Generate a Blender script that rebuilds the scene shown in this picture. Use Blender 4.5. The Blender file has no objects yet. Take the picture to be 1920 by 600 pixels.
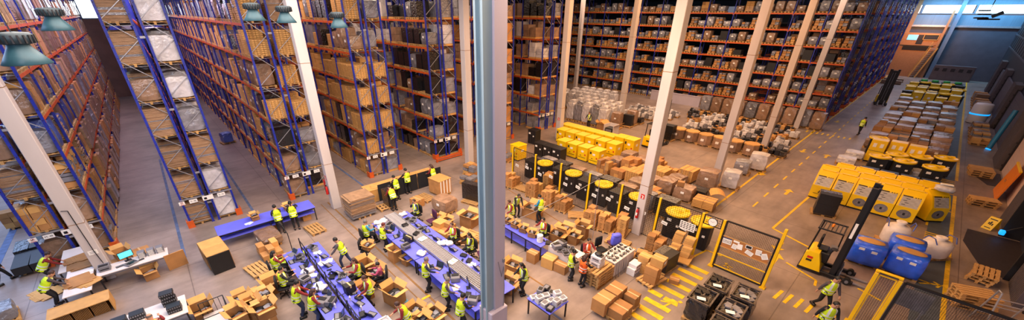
import bpy, math, random
from mathutils import Vector, Matrix
PI = math.pi
RND = random.Random(11)
SC = bpy.context.scene
COL = SC.collection


def lin(h, a=1.0):
    h = h.lstrip('#')
    o = []
    for i in (0, 2, 4):
        c = int(h[i:i + 2], 16) / 255
        o.append(c / 12.92 if c <= .04045 else ((c + .055) / 1.055) ** 2.4)
    return (o[0], o[1], o[2], a)


def mat(name, col, rough=.6, metal=0., var=0., nscale=6., ndark=0., bump=0., bscale=20., coat=0., emit=None, estr=1., stretch=None, alpha=None):
    m = bpy.data.materials.new(name)
    m.use_nodes = True
    nt = m.node_tree
    b = nt.nodes['Principled BSDF']
    c = lin(col)
    b.inputs['Base Color'].default_value = c
    b.inputs['Roughness'].default_value = rough
    b.inputs['Metallic'].default_value = metal
    b.inputs['Coat Weight'].default_value = coat
    b.inputs['Coat Roughness'].default_value = .12
    L = nt.links.new
    N = nt.nodes.new
    src = None
    tc = N('ShaderNodeTexCoord')
    vec = tc.outputs['Object']
    if stretch:
        mp = N('ShaderNodeMapping')
        mp.inputs['Scale'].default_value = stretch
        L(vec, mp.inputs['Vector'])
        vec = mp.outputs['Vector']
    if ndark:
        nz = N('ShaderNodeTexNoise')
        nz.inputs['Scale'].default_value = nscale
        nz.inputs['Detail'].default_value = 4
        L(vec, nz.inputs['Vector'])
        mx = N('ShaderNodeMix')
        mx.data_type = 'RGBA'
        rp = N('ShaderNodeMapRange')
        rp.inputs['From Min'].default_value = .35
        rp.inputs['From Max'].default_value = .68
        L(nz.outputs['Fac'], rp.inputs['Value'])
        L(rp.outputs['Result'], mx.inputs['Factor'])
        mx.inputs['A'].default_value = c
        mx.inputs['B'].default_value = tuple(x * (1 - ndark) for x in c[:3]) + (1,)
        src = mx.outputs['Result']
    if var:
        oi = N('ShaderNodeObjectInfo')
        hs = N('ShaderNodeHueSaturation')
        mr = N('ShaderNodeMapRange')
        mr.inputs['To Min'].default_value = 1 - var
        mr.inputs['To Max'].default_value = 1 + var * .6
        L(oi.outputs['Random'], mr.inputs['Value'])
        L(mr.outputs['Result'], hs.inputs['Value'])
        if src is None:
            hs.inputs['Color'].default_value = c
        else:
            L(src, hs.inputs['Color'])
        src = hs.outputs['Color']
    if src is not None:
        L(src, b.inputs['Base Color'])
    if bump:
        n2 = N('ShaderNodeTexNoise')
        n2.inputs['Scale'].default_value = bscale
        n2.inputs['Detail'].default_value = 3
        L(vec, n2.inputs['Vector'])
        bp = N('ShaderNodeBump')
        bp.inputs['Strength'].default_value = bump
        bp.inputs['Distance'].default_value = .05
        L(n2.outputs['Fac'], bp.inputs['Height'])
        L(bp.outputs['Normal'], b.inputs['Normal'])
        if coat:
            L(bp.outputs['Normal'], b.inputs['Coat Normal'])
    if emit:
        b.inputs['Emission Color'].default_value = lin(emit)
        b.inputs['Emission Strength'].default_value = estr
    if alpha is not None:
        b.inputs['Alpha'].default_value = alpha
    return m


M = dict(
    carton=mat('carton', '#B5804A', .75, var=.3, ndark=.22, nscale=2.5),
    carton2=mat('carton_pale', '#D09C58', .7, var=.18, ndark=.15, nscale=3),
    cartond=mat('carton_inside', '#8A6234', .8, ndark=.2),
    tape=mat('packing_tape', '#C9A878', .35),
    flat=mat('cardboard_sheet', '#B08A68', .7, var=.2, ndark=.35, nscale=4, stretch=(1, 1, 12)),
    wood=mat('pallet_wood', '#C99A5E', .75, var=.22, ndark=.35, nscale=5, stretch=(1, 6, 2)),
    film=mat('film_wrapped_brown', '#9C7A60', .3, var=.3, ndark=.4, nscale=3, bump=.6, bscale=9, coat=.5),
    filmg=mat('film_wrapped_grey', '#8E8B92', .28, var=.35, ndark=.45, nscale=3, bump=.7, bscale=8, coat=.6),
    filmw=mat('film_wrapped_white', '#D9D3D6', .3, var=.12, ndark=.28, nscale=2.5, bump=.7, bscale=7, coat=.6),
    filmb=mat('film_wrapped_blue', '#4A62B8', .3, var=.3, ndark=.4, nscale=3, bump=.7, bscale=8, coat=.6),
    filmk=mat('film_wrapped_black', '#1D1A1C', .25, ndark=.3, nscale=3, bump=.8, bscale=8, coat=.8),
    blue=mat('rack_blue', '#1B2C9C', .45, ndark=.25, nscale=3),
    orange=mat('rack_orange', '#D2591A', .5, ndark=.25, nscale=3),
    steel=mat('galvanised_steel', '#A9A7AC', .4, metal=.5, ndark=.2),
    label=mat('label_white', '#EDE8E2', .6),
    ink=mat('ink_black', '#17151A', .6),
    red=mat('sign_red', '#C4231C', .5),
    concrete=mat('pillar_concrete', '#C2B7B4', .8, ndark=.12, nscale=1.2, stretch=(1, 1, .3)),
    tableblue=mat('bench_blue', '#6468E6', .5, ndark=.12, nscale=2),
    bench=mat('bench_pale', '#D8CDC9', .55, ndark=.08, nscale=2),
    legk=mat('leg_black', '#1A191E', .5),
    black=mat('plastic_black', '#141317', .45),
    blackm=mat('crate_black', '#1B191B', .5, var=.2, ndark=.2),
    grey=mat('plastic_grey', '#77757C', .5, var=.2),
    white=mat('plastic_white', '#DEDADB', .45, var=.08),
    yellow=mat('paint_yellow', '#F4C608', .4, var=.08, ndark=.08, nscale=2),
    yellowp=mat('lid_yellow', '#F7CC10', .35, ndark=.1, nscale=3),
    ylid=mat('lane_paint', '#EEC018', .6, ndark=.3, nscale=5),
    fence=mat('fence_yellow', '#F0BC0C', .45, ndark=.1),
    skin=mat('skin', '#C48F6E', .6),
    skin2=mat('skin_tan', '#A9744F', .6),
    vest=mat('vest_yellow', '#CFEA1C', .6),
    vesto=mat('vest_orange', '#F2641A', .6),
    refl=mat('reflective_tape', '#DEE2DC', .35),
    cl_black=mat('cloth_black', '#16161C', .85),
    cl_navy=mat('cloth_navy', '#1F2848', .85),
    cl_red=mat('cloth_maroon', '#7C1F22', .85),
    cl_blue=mat('cloth_blue', '#1C7EA8', .85),
    cl_jean=mat('cloth_jeans', '#2D3A63', .85),
    cl_pink=mat('cloth_pink', '#C05078', .85, ndark=.6, nscale=26),
    cl_grey=mat('cloth_grey', '#4A4248', .85),
    hairk=mat('hair_black', '#120E0D', .6),
    hairb=mat('hair_brown', '#3B2118', .6),
    hairr=mat('hair_red', '#5C1D14', .6),
    hairg=mat('hair_grey', '#6B6461', .6),
    bluewrap=mat('blue_sheet', '#2F6BFF', .3, ndark=.25, nscale=2.5, bump=.6, bscale=5, coat=.5),
    sack=mat('sack_white', '#EADCD2', .7, ndark=.15, nscale=3, bump=.5, bscale=5),
    screen=mat('screen_on', '#5FD4E8', .3, emit='#49CBE6', estr=1.3),
    dscreen=mat('screen_off', '#23324A', .15),
    cyan=mat('cyan_glow', '#25A6E8', .4, emit='#1497E8', estr=1.4),
    teal=mat('lamp_teal', '#2B525E', .45, ndark=.15),
    tealdk=mat('lamp_teal_dark', '#22343D', .5),
    board=mat('noticeboard', '#B0713A', .8, ndark=.1),
    rubber=mat('rubber', '#121113', .8),
    tube=mat('pipe_blue', '#2B7FB0', .4),
    dockg=mat('dock_grey', '#7E7278', .6, ndark=.1, nscale=2),
    dockd=mat('dock_dark', '#241F25', .6, ndark=.2),
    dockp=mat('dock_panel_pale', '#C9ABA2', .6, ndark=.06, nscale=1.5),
    orangeb=mat('board_orange', '#E07A10', .5, ndark=.1, nscale=2),
    purple=mat('chair_purple', '#4A1C3E', .8),
    green=mat('green_plastic', '#3FBF5A', .4),
    glass=mat('printed_panel', '#B9B2AC', .3, ndark=.35, nscale=14, stretch=(.4, 1, 4)),
    lime=mat('lime_pipe', '#A8C41E', .4),
)


class MB:
    """collects shapes into one mesh"""

    def __init__(s):
        s.v = []
        s.f = []
        s.m = []
        s.s = []
        s.T = None

    def add(s, vs, fs, m=0, sm=False):
        b = len(s.v)
        if s.T is not None:
            vs = [s.T @ Vector(v) for v in vs]
        s.v += [tuple(v) for v in vs]
        for f in fs:
            s.f.append([i + b for i in f])
            s.m.append(m)
            s.s.append(sm)
        return s

    def box(s, c, d, rz=0., m=0, bev=0., rot=None):
        hx, hy, hz = d[0] / 2, d[1] / 2, d[2] / 2
        if rot is None and rz:
            rot = Matrix.Rotation(rz, 3, 'Z')
        sg = [(-1, -1, -1), (1, -1, -1), (1, 1, -1), (-1, 1, -1), (-1, -1, 1), (1, -1, 1), (1, 1, 1), (-1, 1, 1)]
        F = [(0, 3, 2, 1), (4, 5, 6, 7), (0, 1, 5, 4), (1, 2, 6, 5), (2, 3, 7, 6), (3, 0, 4, 7)]
        if not bev:
            vs = [Vector((a * hx, b * hy, e * hz)) for a, b, e in sg]
            fs = F
        else:
            vs = []
            for a, b, e in sg:
                vs.append(Vector((a * (hx - bev), b * (hy - bev), e * hz)))
                vs.append(Vector((a * hx, b * (hy - bev), e * (hz - bev))))
                vs.append(Vector((a * (hx - bev), b * hy, e * (hz - bev))))
            ax = [0, 0, 2, 1, 2, 1]
            fs = [tuple(i * 3 + ax[k] for i in f) for k, f in enumerate(F)]
            for i in range(8):
                for j in range(i):
                    df = [k for k in range(3) if sg[i][k] != sg[j][k]]
                    if len(df) == 1:
                        k = df[0]
                        o = [q for q in range(3) if q != k]
                        mp = {0: 1, 1: 2, 2: 0}
                        fs.append((i * 3 + mp[o[0]], j * 3 + mp[o[0]], j * 3 + mp[o[1]], i * 3 + mp[o[1]]))
                fs.append((i * 3, i * 3 + 1, i * 3 + 2))
        if rot is not None:
            vs = [rot @ v for v in vs]
        c = Vector(c)
        return s.add([v + c for v in vs], fs, m)

    def bar(s, p, q, w, h=None, m=0):
        h = h or w
        p, q = Vector(p), Vector(q)
        d = (q - p)
        L = d.length
        if L < 1e-6:
            return s
        d /= L
        u = d.cross(Vector((0, 0, 1)))
        if u.length < 1e-3:
            u = Vector((1, 0, 0))
        u.normalize()
        v = u.cross(d)
        rot = Matrix((u, d, v)).transposed()
        return s.box((p + q) / 2, (w, L, h), m=m, rot=rot)

    def cyl(s, p, q, r, r2=None, n=10, m=0, cap=True, sm=True):
        r2 = r if r2 is None else r2
        p, q = Vector(p), Vector(q)
        d = (q - p).normalized()
        u = d.orthogonal().normalized()
        w = d.cross(u)
        vs = []
        for c, rr in ((p, r), (q, r2)):
            for i in range(n):
                a = 2 * PI * i / n
                vs.append(c + u * math.cos(a) * rr + w * math.sin(a) * rr)
        s.add(vs, [(i, (i + 1) % n, n + (i + 1) % n, n + i) for i in range(n)], m, sm)
        if cap:
            s.add(vs, [tuple(range(n))[::-1], tuple(range(n, 2 * n))], m)
        return s

    def tube(s, pts, r, n=6, m=0):
        for a, b in zip(pts, pts[1:]):
            s.cyl(a, b, r, n=n, m=m)
        return s

    def prism(s, poly, z0, z1, m=0, mt=None):
        n = len(poly)
        vs = [Vector((x, y, z0)) for x, y in poly] + [Vector((x, y, z1)) for x, y in poly]
        if mt is not None:
            vs = [mt @ v for v in vs]
        return s.add(vs, [tuple(range(n))[::-1], tuple(range(n, 2 * n))] + [(i, (i + 1) % n, n + (i + 1) % n, n + i) for i in range(n)], m)

    def lathe(s, prof, n=16, c=(0, 0, 0), m=0, sx=1., sy=1., sm=True):
        vs = []
        for r, z in prof:
            for i in range(n):
                a = 2 * PI * i / n
                vs.append((c[0] + math.cos(a) * r * sx, c[1] + math.sin(a) * r * sy, c[2] + z))
        fs = []
        for k in range(len(prof) - 1):
            for i in range(n):
                j = (i + 1) % n
                fs.append((k * n + i, k * n + j, (k + 1) * n + j, (k + 1) * n + i))
        s.add(vs, fs, m, sm)
        s.add(vs[:n], [tuple(range(n))[::-1]], m)
        s.add(vs[-n:], [tuple(range(n))], m)
        return s

    def quad(s, a, b, c, d, m=0):
        return s.add([a, b, c, d], [(0, 1, 2, 3)], m)

    def ball(s, c, r, m=0, n=10, k=7, sc=(1, 1, 1), zmin=-1, keep=None):
        prof = []
        vs = []
        for j in range(k + 1):
            t = -PI / 2 + PI * j / k
            for i in range(n):
                a = 2 * PI * i / n
                vs.append(Vector((math.cos(t) * math.cos(a), math.cos(t) * math.sin(a), math.sin(t))))
        fs = []
        for j in range(k):
            for i in range(n):
                f = (j * n + i, j * n + (i + 1) % n, (j + 1) * n + (i + 1) % n, (j + 1) * n + i)
                if keep is None or keep(sum((vs[q] for q in f), Vector()) / 4):
                    fs.append(f)
        return s.add([Vector(c) + Vector((v.x * r * sc[0], v.y * r * sc[1], v.z * r * sc[2])) for v in vs], fs, m, True)

    def lump(s, c, d, amp, m=0, n=4, rnd=RND, sm=True, rnd_e=.12):
        """a box-like body with soft corners and an uneven skin"""
        hx, hy, hz = d[0] / 2, d[1] / 2, d[2] / 2
        key = {}
        vs = []
        fs = []

        def vid(p):
            k = (round(p[0], 4), round(p[1], 4), round(p[2], 4))
            if k not in key:
                key[k] = len(vs)
                q = Vector(p)
                e = Vector([abs(x) ** 4 for x in q])
                q = q * (1 - rnd_e * max(0, (e.x + e.y + e.z) - 1) / 2)
                vs.append(Vector((c[0] + q.x * hx + rnd.uniform(-amp, amp), c[1] + q.y * hy + rnd.uniform(-amp, amp), c[2] + q.z * hz + (rnd.uniform(-amp, amp) if p[2] > -.99 else 0))))
            return key[k]
        for ax in range(3):
            for sg in (-1, 1):
                for i in range(n):
                    for j in range(n):
                        q = []
                        for a, b in ((0, 0), (1, 0), (1, 1), (0, 1)):
                            p = [0, 0, 0]
                            p[ax] = sg
                            p[(ax + 1) % 3] = -1 + 2 * (i + a) / n
                            p[(ax + 2) % 3] = -1 + 2 * (j + b) / n
                            q.append(vid(p))
                        fs.append(tuple(q if sg > 0 else q[::-1]))
        return s.add(vs, fs, m, sm)

    def mesh(s, name, mats):
        me = bpy.data.meshes.new(name)
        me.from_pydata(s.v, [], s.f)
        for x in (mats if isinstance(mats, (list, tuple)) else [mats]):
            me.materials.append(M[x] if isinstance(x, str) else x)
        me.polygons.foreach_set('material_index', s.m)
        me.polygons.foreach_set('use_smooth', s.s)
        me.update()
        return me


def obj(name, mb, mats=None, parent=None, loc=(0, 0, 0), rz=0., rot=None):
    me = mb.mesh(name, mats) if isinstance(mb, MB) else mb
    o = bpy.data.objects.new(name, me)
    COL.objects.link(o)
    o.location = loc
    if rz:
        o.rotation_euler = (0, 0, rz)
    if rot:
        o.rotation_euler = rot
    if parent:
        o.parent = parent
    return o


def root(name):
    o = bpy.data.objects.new(name, None)
    o.empty_display_size = .1
    COL.objects.link(o)
    return o


def tag(o, label=None, cat=None, group=None, kind=None):
    if label:
        o['label'] = label
    if cat:
        o['category'] = cat
    if group:
        o['group'] = group
    if kind:
        o['kind'] = kind
    return o


def copy_tree(o, parent=None):
    c = o.copy()
    COL.objects.link(c)
    if parent:
        c.parent = parent
    for ch in list(KIDS.get(o.name, ())):
        copy_tree(ch, c)
    return c


KIDS = {}
PROTO = {}


def put(key, builder, x, y, z, rz, label, cat, group=None, sc=None):
    """first use builds the thing, later uses copy it with its parts"""
    if key not in PROTO:
        r = builder()
        for ch in r.children_recursive:
            KIDS.setdefault(ch.parent.name, []).append(ch)
        PROTO[key] = r
        o = r
    else:
        o = copy_tree(PROTO[key])
    o.location = (x, y, z)
    o.rotation_euler = (0, 0, rz)
    o.scale = sc or (1, 1, 1)
    for k in ('label', 'category', 'group'):
        if k in o:
            del o[k]
    return tag(o, label, cat, group)


def struct(name, mb, mats, parent=None):
    o = obj(name, mb, mats, parent)
    o['kind'] = 'structure'
    return o


ORD = ['zeroth', 'first', 'second', 'third', 'fourth', 'fifth', 'sixth', 'seventh', 'eighth', 'ninth', 'tenth', 'eleventh', 'twelfth', 'thirteenth', 'fourteenth', 'fifteenth', 'sixteenth', 'seventeenth', 'eighteenth', 'nineteenth', 'twentieth']


def text(name, body, size, m, parent, loc, rot, ext=.002):
    c = bpy.data.curves.new(name, 'FONT')
    c.body = body
    c.size = size
    c.extrude = ext
    c.align_x = 'CENTER'
    c.align_y = 'CENTER'
    c.materials.append(M[m])
    o = bpy.data.objects.new(name, c)
    COL.objects.link(o)
    o.location = loc
    o.rotation_euler = rot
    o.parent = parent
    return o

# ---------------------------------------------------------------- setting
def floor_material():
    m = bpy.data.materials.new('concrete_floor')
    m.use_nodes = True
    nt = m.node_tree
    N, L = nt.nodes.new, nt.links.new
    b = nt.nodes['Principled BSDF']
    tc = N('ShaderNodeTexCoord')
    n1 = N('ShaderNodeTexNoise')
    n1.inputs['Scale'].default_value = .35
    n1.inputs['Detail'].default_value = 6
    n1.inputs['Roughness'].default_value = .65
    n2 = N('ShaderNodeTexNoise')
    n2.inputs['Scale'].default_value = 3
    n2.inputs['Detail'].default_value = 5
    mp = N('ShaderNodeMapping')
    mp.inputs['Scale'].default_value = (1, .25, 1)
    L(tc.outputs['Object'], n1.inputs['Vector'])
    L(tc.outputs['Object'], mp.inputs['Vector'])
    L(mp.outputs['Vector'], n2.inputs['Vector'])
    a = N('ShaderNodeValToRGB')
    a.color_ramp.elements[0].position = .3
    a.color_ramp.elements[0].color = lin('#77675F')
    a.color_ramp.elements[1].position = .7
    a.color_ramp.elements[1].color = lin('#A28E83')
    L(n1.outputs['Fac'], a.inputs['Fac'])
    mr = N('ShaderNodeMapRange')
    mr.inputs['From Min'].default_value = .3
    mr.inputs['From Max'].default_value = .75
    mr.inputs['To Min'].default_value = .82
    mr.inputs['To Max'].default_value = 1.1
    L(n2.outputs['Fac'], mr.inputs['Value'])
    mul = N('ShaderNodeMix')
    mul.data_type = 'RGBA'
    mul.blend_type = 'MULTIPLY'
    mul.inputs['Factor'].default_value = 1
    L(a.outputs['Color'], mul.inputs['A'])
    L(mr.outputs['Result'], mul.inputs['B'])
    # sawn joints between the slabs
    sep = N('ShaderNodeSeparateXYZ')
    L(tc.outputs['Object'], sep.inputs['Vector'])
    js = []
    for ax, per, off in (('X', 4.9, 1.1), ('Y', 5.25, 1.45)):
        ad = N('ShaderNodeMath')
        ad.operation = 'ADD'
        ad.inputs[1].default_value = 500 * per + off
        L(sep.outputs[ax], ad.inputs[0])
        mo = N('ShaderNodeMath')
        mo.operation = 'MODULO'
        mo.inputs[1].default_value = per
        L(ad.outputs[0], mo.inputs[0])
        lt = N('ShaderNodeMath')
        lt.operation = 'LESS_THAN'
        lt.inputs[1].default_value = .035
        L(mo.outputs[0], lt.inputs[0])
        js.append(lt)
    mxx = N('ShaderNodeMath')
    mxx.operation = 'MAXIMUM'
    L(js[0].outputs[0], mxx.inputs[0])
    L(js[1].outputs[0], mxx.inputs[1])
    sc = N('ShaderNodeMath')
    sc.operation = 'MULTIPLY'
    sc.inputs[1].default_value = .5
    L(mxx.outputs[0], sc.inputs[0])
    fin = N('ShaderNodeMix')
    fin.data_type = 'RGBA'
    L(sc.outputs[0], fin.inputs['Factor'])
    L(mul.outputs['Result'], fin.inputs['A'])
    fin.inputs['B'].default_value = lin('#3A2C28')
    L(fin.outputs['Result'], b.inputs['Base Color'])
    b.inputs['Roughness'].default_value = .42
    return m


M['floor'] = floor_material()
M['ceil'] = mat('ceiling_metal', '#5C6068', .7, ndark=.15)
M['wallfar'] = mat('far_wall_brown', '#7A5545', .8, ndark=.25, nscale=1)
M['clad'] = mat('cladding_blue_grey', '#6A7D8E', .5, ndark=.15, nscale=1.5, stretch=(6, 1, .1))
M['clad_dark'] = mat('cladding_dark', '#4A4A56', .6, ndark=.2, nscale=1.2)
M['office'] = mat('office_wall', '#A8724C', .8, ndark=.15)
M['beam_grey'] = mat('steel_column_grey', '#6F7C90', .5, ndark=.1)
M['daylight'] = mat('window_daylight', '#FFFFFF', .4, emit='#E8F7FF', estr=6)
M['winblue'] = mat('office_window_lit', '#7FC4E8', .3, emit='#6FB8E6', estr=.8)
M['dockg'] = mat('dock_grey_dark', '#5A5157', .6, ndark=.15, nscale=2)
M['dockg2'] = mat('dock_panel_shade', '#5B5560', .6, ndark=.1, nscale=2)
M['ramp'] = mat('dock_ramp', '#30262A', .6, ndark=.25)
M['walk'] = mat('walkway_paint', '#565F6B', .5, ndark=.35, nscale=1.5)

fl = MB()
fl.box((-33, 47, -.15), (86, 126, .3))
floor = struct('floor', fl, 'floor')
ce = MB()
ce.box((-33, 47, 13.15), (86, 126, .3))
for i in range(14):
    ce.bar((-75, -14 + i * 9, 12.85), (9, -14 + i * 9, 12.85), .25, .35)
struct('ceiling', ce, 'ceil')
w = MB()
w.box((-75.6, 47, 6.5), (.4, 126, 13))
struct('wall_far_end', w, 'wallfar')
w = MB()
w.box((-33, -15.6, 6.5), (86, .4, 13))
struct('wall_near_end', w, 'clad')
w = MB()
for i in range(60):
    w.box((-74 + i * 1.4, 106.15, 9.2), (1.4, .3 + (i % 2) * .02, 1.75))
    w.box((-74 + i * 1.4, 106.2, 4.15), (1.4, .3 + (i % 2) * .02, 8.3), m=2)
    w.box((-74 + i * 1.4, 106.15, 12.3), (1.4, .3, 1.5))
w.box((-33, 105.95, 8.35), (86, .5, .28), m=1)
struct('wall_back', w, ['clad', 'steel', 'clad_dark'])
# ribbon of daylight high in the back wall
g = MB()
for i in range(3):
    g.box((-9.3 + i * 6.3, 106.2, 10.95), (5.9, .06, 1.25))
wn = struct('window_1', g, 'daylight')
g = MB()
for i in range(4):
    g.box((-12.4 + i * 6.3, 106.1, 10.95), (.16, .16, 1.3))
g.box((-3, 106.1, 11.6), (19, .16, .1))
g.box((-3, 106.1, 10.3), (19, .16, .1))
struct('window_frame', g, 'beam_grey', wn)
g = MB()
for y in (-7.5, -2.7, 3.0, 8.4):
    g.box((-75.35, y, 11.0), (.06, 2.6, 2.2))
wn = struct('window_2', g, 'daylight')
g = MB()
for y in (-7.5, -2.7, 3.0, 8.4):
    for a in (-1.35, 1.35):
        g.box((-75.3, y + a, 11.0), (.14, .14, 2.4))
    for z in (9.85, 12.15):
        g.box((-75.3, y, z), (.14, 2.8, .12))
struct('window_frame', g, 'beam_grey', wn)
for y in (-5.1, .3, 5.7):
    g = MB()
    g.box((-75.1, y, 6.4), (.5, .3, 12.8))
    struct('pillar_far', g, 'office')
of = MB()
of.box((-5.3, 105.2, 2.65), (6.8, 1.2, 5.3))
of.box((-5.3, 105.0, 6.3), (6.8, .9, 1.9))
of.box((-4.6, 104.45, 5.3), (4.2, .12, .1))
of.box((-2.1, 104.6, 5.4), (.3, .4, 10.8))
offi = struct('wall_office_block', of, 'office')
ow = MB()
ow.box((-5.6, 104.53, 6.5), (1.3, .06, .85))
struct('office_window_lit', ow, 'winblue', offi)
ow = MB()
ow.box((-3.3, 104.53, 6.6), (1.7, .06, .75))
ow.box((-4.5, 104.53, 6.2), (.8, .06, 1.5))
ow.box((-4.6, 104.58, 4.75), (3.4, .06, .6))
struct('office_opening_dark', ow, 'dockd', offi)
ow = MB()
for a in (-4.2, -2.4):
    ow.box((a, 104.5, 6.6), (.08, .08, .85))
for a in (6.2, 7.0):
    ow.box((-3.3, 104.5, a), (1.85, .08, .08))
struct('office_window_frame', ow, 'carton2', offi)
# staircase
st = root('staircase')
tag(st, 'steel staircase climbing the orange lit office wall at the far end', 'staircase')
s1 = MB()
for k in range(16):
    s1.box((-3.35 + k * .065, 103.95, .3 + k * .3), (.75, .5, .05))
obj('tread', s1, 'steel', st)
for q, d in (('stringer', -.42), ('stringer', .42)):
    s1 = MB()
    s1.bar((-3.35 + d, 103.7, 0), (-2.3 + d, 103.7, 5.0), .06, .22)
    obj(q, s1, 'carton2', st)
s1 = MB()
s1.tube([(-3.8, 103.65, 1), (-2.75, 103.65, 6)], .04)
for k in range(5):
    s1.cyl((-3.8 + k * .26, 103.65, .1 + k * 1.22), (-3.8 + k * .26, 103.65, 1.05 + k * 1.22), .025, n=5)
obj('handrail', s1, 'carton2', st)

w = MB()
w.box((6.1, 47, 6.5), (.4, 126, 13))
for i in range(42):
    w.box((5.88, -14 + i * 3, 9.2), (.06, .14, 7.4), m=1)
for z in (5.6, 7.4, 9.4):
    w.box((5.86, 47, z), (.1, 126, .16), m=1)
M['wallnavy'] = mat('dock_wall_navy', '#20232F', .65, ndark=.25, nscale=1.5)
wr = struct('wall_right', w, ['wallnavy', 'clad_dark'])


def pier(y0, y1, m, dz=4.3):
    p = MB()
    n = max(3, int((y1 - y0) / .16))
    p.box((5.62, (y0 + y1) / 2, dz / 2), (.5, y1 - y0, dz))
    for i in range(n):
        p.box((5.36, y0 + (i + .5) * (y1 - y0) / n, dz / 2), (.1, (y1 - y0) / n * .55, dz))
    return struct('trim_dock_pier', p, m)


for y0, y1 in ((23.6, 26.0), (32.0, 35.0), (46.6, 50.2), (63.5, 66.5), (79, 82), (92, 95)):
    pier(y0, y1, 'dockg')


def panel(n, y0, y1, z0, z1, m):
    p = MB()
    k = max(1, int((z1 - z0) / .62))
    for i in range(k):
        p.box((5.75, (y0 + y1) / 2, z0 + (i + .5) * (z1 - z0) / k), (.14, y1 - y0, (z1 - z0) / k - .015))
    d = struct('door_%d' % n, p, m)
    f = MB()
    for y in (y0 - .12, y1 + .12):
        f.box((5.7, y, (z0 + z1) / 2 + .05), (.24, .16, z1 - z0 + .1))
        for i in range(6):
            f.box((5.56, y, z0 + .4 + i * (z1 - z0 - .8) / 5), (.1, .2, .1))
    struct('door_frame', f, 'dockd', d)
    return d


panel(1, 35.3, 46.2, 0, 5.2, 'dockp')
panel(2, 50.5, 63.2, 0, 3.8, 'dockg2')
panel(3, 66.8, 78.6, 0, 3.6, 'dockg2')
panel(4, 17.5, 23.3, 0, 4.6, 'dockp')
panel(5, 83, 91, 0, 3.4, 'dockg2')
# loading door that stands open: a dark vestibule with a dock leveller
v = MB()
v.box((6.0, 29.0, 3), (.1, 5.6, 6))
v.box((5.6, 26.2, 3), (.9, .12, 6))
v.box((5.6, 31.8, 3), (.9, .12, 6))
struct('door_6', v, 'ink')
rp = MB()
rp.prism([(4.05, 31.6), (5.9, 31.6), (5.9, 26.3), (4.6, 26.3), (3.9, 29.6)], .001, .012)
struct('dock_leveller', rp, 'ramp', floor)
rp = MB()
rp.prism([(4.0, 44.4), (5.6, 45.2), (5.6, 41.5), (4.9, 41.5)], .001, .01)
struct('dock_leveller', rp, 'ramp', floor)

# concrete pillars on a regular grid
def pillar(i, x, y, wx=.46, wy=.46, full=True):
    p = MB()
    p.box((x, y, 6.5), (wx, wy, 13.0), bev=.02)
    o = struct('pillar_%d' % i, p, 'concrete')
    j = MB()
    for z in (2.9, 8.4):
        j.box((x, y, z), (wx + .006, wy + .006, .025))
    struct('joint', j, 'cartond', o)
    return o


k = 0
for x, ys in ((-8, (17.4, 27.9, 38.3, 48.7)), (-22, (-4.2, 6.2, 16.65, 27.4, 37.9)), (-36, (37.2, 47.8))):
    for y in ys:
        k += 1
        pillar(k, x, y, .5 if x == -22 else .46, .5)
# the near pillar is a steel casing with a channel and a concrete face
p = MB()
p.box((-8.0, 7.05, 6.5), (.42, .44, 13), m=0)
p.box((-8.06, 6.74, 6.5), (.36, .2, 13), m=1)
p.box((-8.2, 6.6, 6.5), (.08, .16, 13), m=1)
p.box((-7.92, 6.6, 6.5), (.08, .16, 13), m=1)
p.box((-8.03, 6.95, .55), (.72, .8, 1.1), m=0, bev=.03)
M['casing'] = mat('steel_casing', '#8FA4AE', .5, ndark=.12, nscale=1.5, stretch=(1, 1, .3))
M['pale'] = mat('pillar_pale', '#B9AEBB', .75, ndark=.08, nscale=1.5, stretch=(1, 1, .3))
cp = struct('pillar_near', p, ['pale', 'casing'])
t = MB()
t.tube([(-7.77, 6.95, 3.2), (-7.76, 7.1, 2.5), (-7.76, 7.2, 2.9), (-7.76, 7.24, 1.9), (-7.76, 7.2, 1.1)], .012)
t.box((-7.76, 7.2, 3.15), (.05, .08, .14))
struct('conduit', t, 'grey', cp)
# steel columns against the back wall
for i, x in enumerate((-1.4, -6.7)):
    p = MB()
    p.box((x, 105.2, 6.5), (.55, .1, 13))
    p.box((x, 105.6, 6.5), (.1, .8, 13))
    p.box((x, 106, 6.5), (.55, .1, 13))
    struct('pillar_wall_%d' % (i + 1), p, 'beam_grey' if i == 0 else 'office')

# ---- painted markings, all children of the floor
def line(name, pts, wd, m='ylid', z=.006):
    for a, b in zip(pts, pts[1:]):
        q = MB()
        q.bar((a[0], a[1], z), (b[0], b[1], z), wd, .008)
        struct(name, q, m, floor)


line('lane_line', [(-6.42, 18.4), (-6.42, 103)], .13)
line('lane_line', [(3.46, 19), (3.46, 37.2)], .16)
line('lane_line', [(3.46, 41), (3.46, 103)], .16)
line('lane_line', [(2.5, 40.2), (2.5, 37)], .1)
line('lane_line', [(2.5, 35), (2.5, 30.5)], .1)
line('lane_line', [(-2.85, 30.6), (-3.2, 23.5), (-1.1, 22.6)], .12)
line('lane_line', [(-1.75, 20.3), (-.45, 19.7), (-.4, 19.2)], .1)
line('lane_line', [(.9, 20.4), (1.7, 20.1)], .1)
wk = MB()
wk.prism([(2.55, 19), (3.38, 19), (3.38, 100), (2.55, 100)], .001, .003)
struct('walkway_paint', wk, 'walk', floor)
for i in range(34):
    y = 25.6 + i * 2.1
    line('centre_dash', [(-4.85, y), (-4.85, y + .95)], .1)
for i in range(9):
    line('crossing_dash', [(-6.9 + i * .42, 47.6), (-6.9 + i * .42, 48.35)], .14)
for y0, y1 in ((27.2, 29.4), (37.4, 40.6)):
    for i in range(9):
        yy = y0 + i * (y1 - y0) / 8
        line('hatch_bar', [(2.5, yy), (3.4, yy)], .09)
for i in range(7):
    line('walk_dash', [(-1.35 + i * .37, 16.9), (-1.25 + i * .37, 17.75)], .13)
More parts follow.
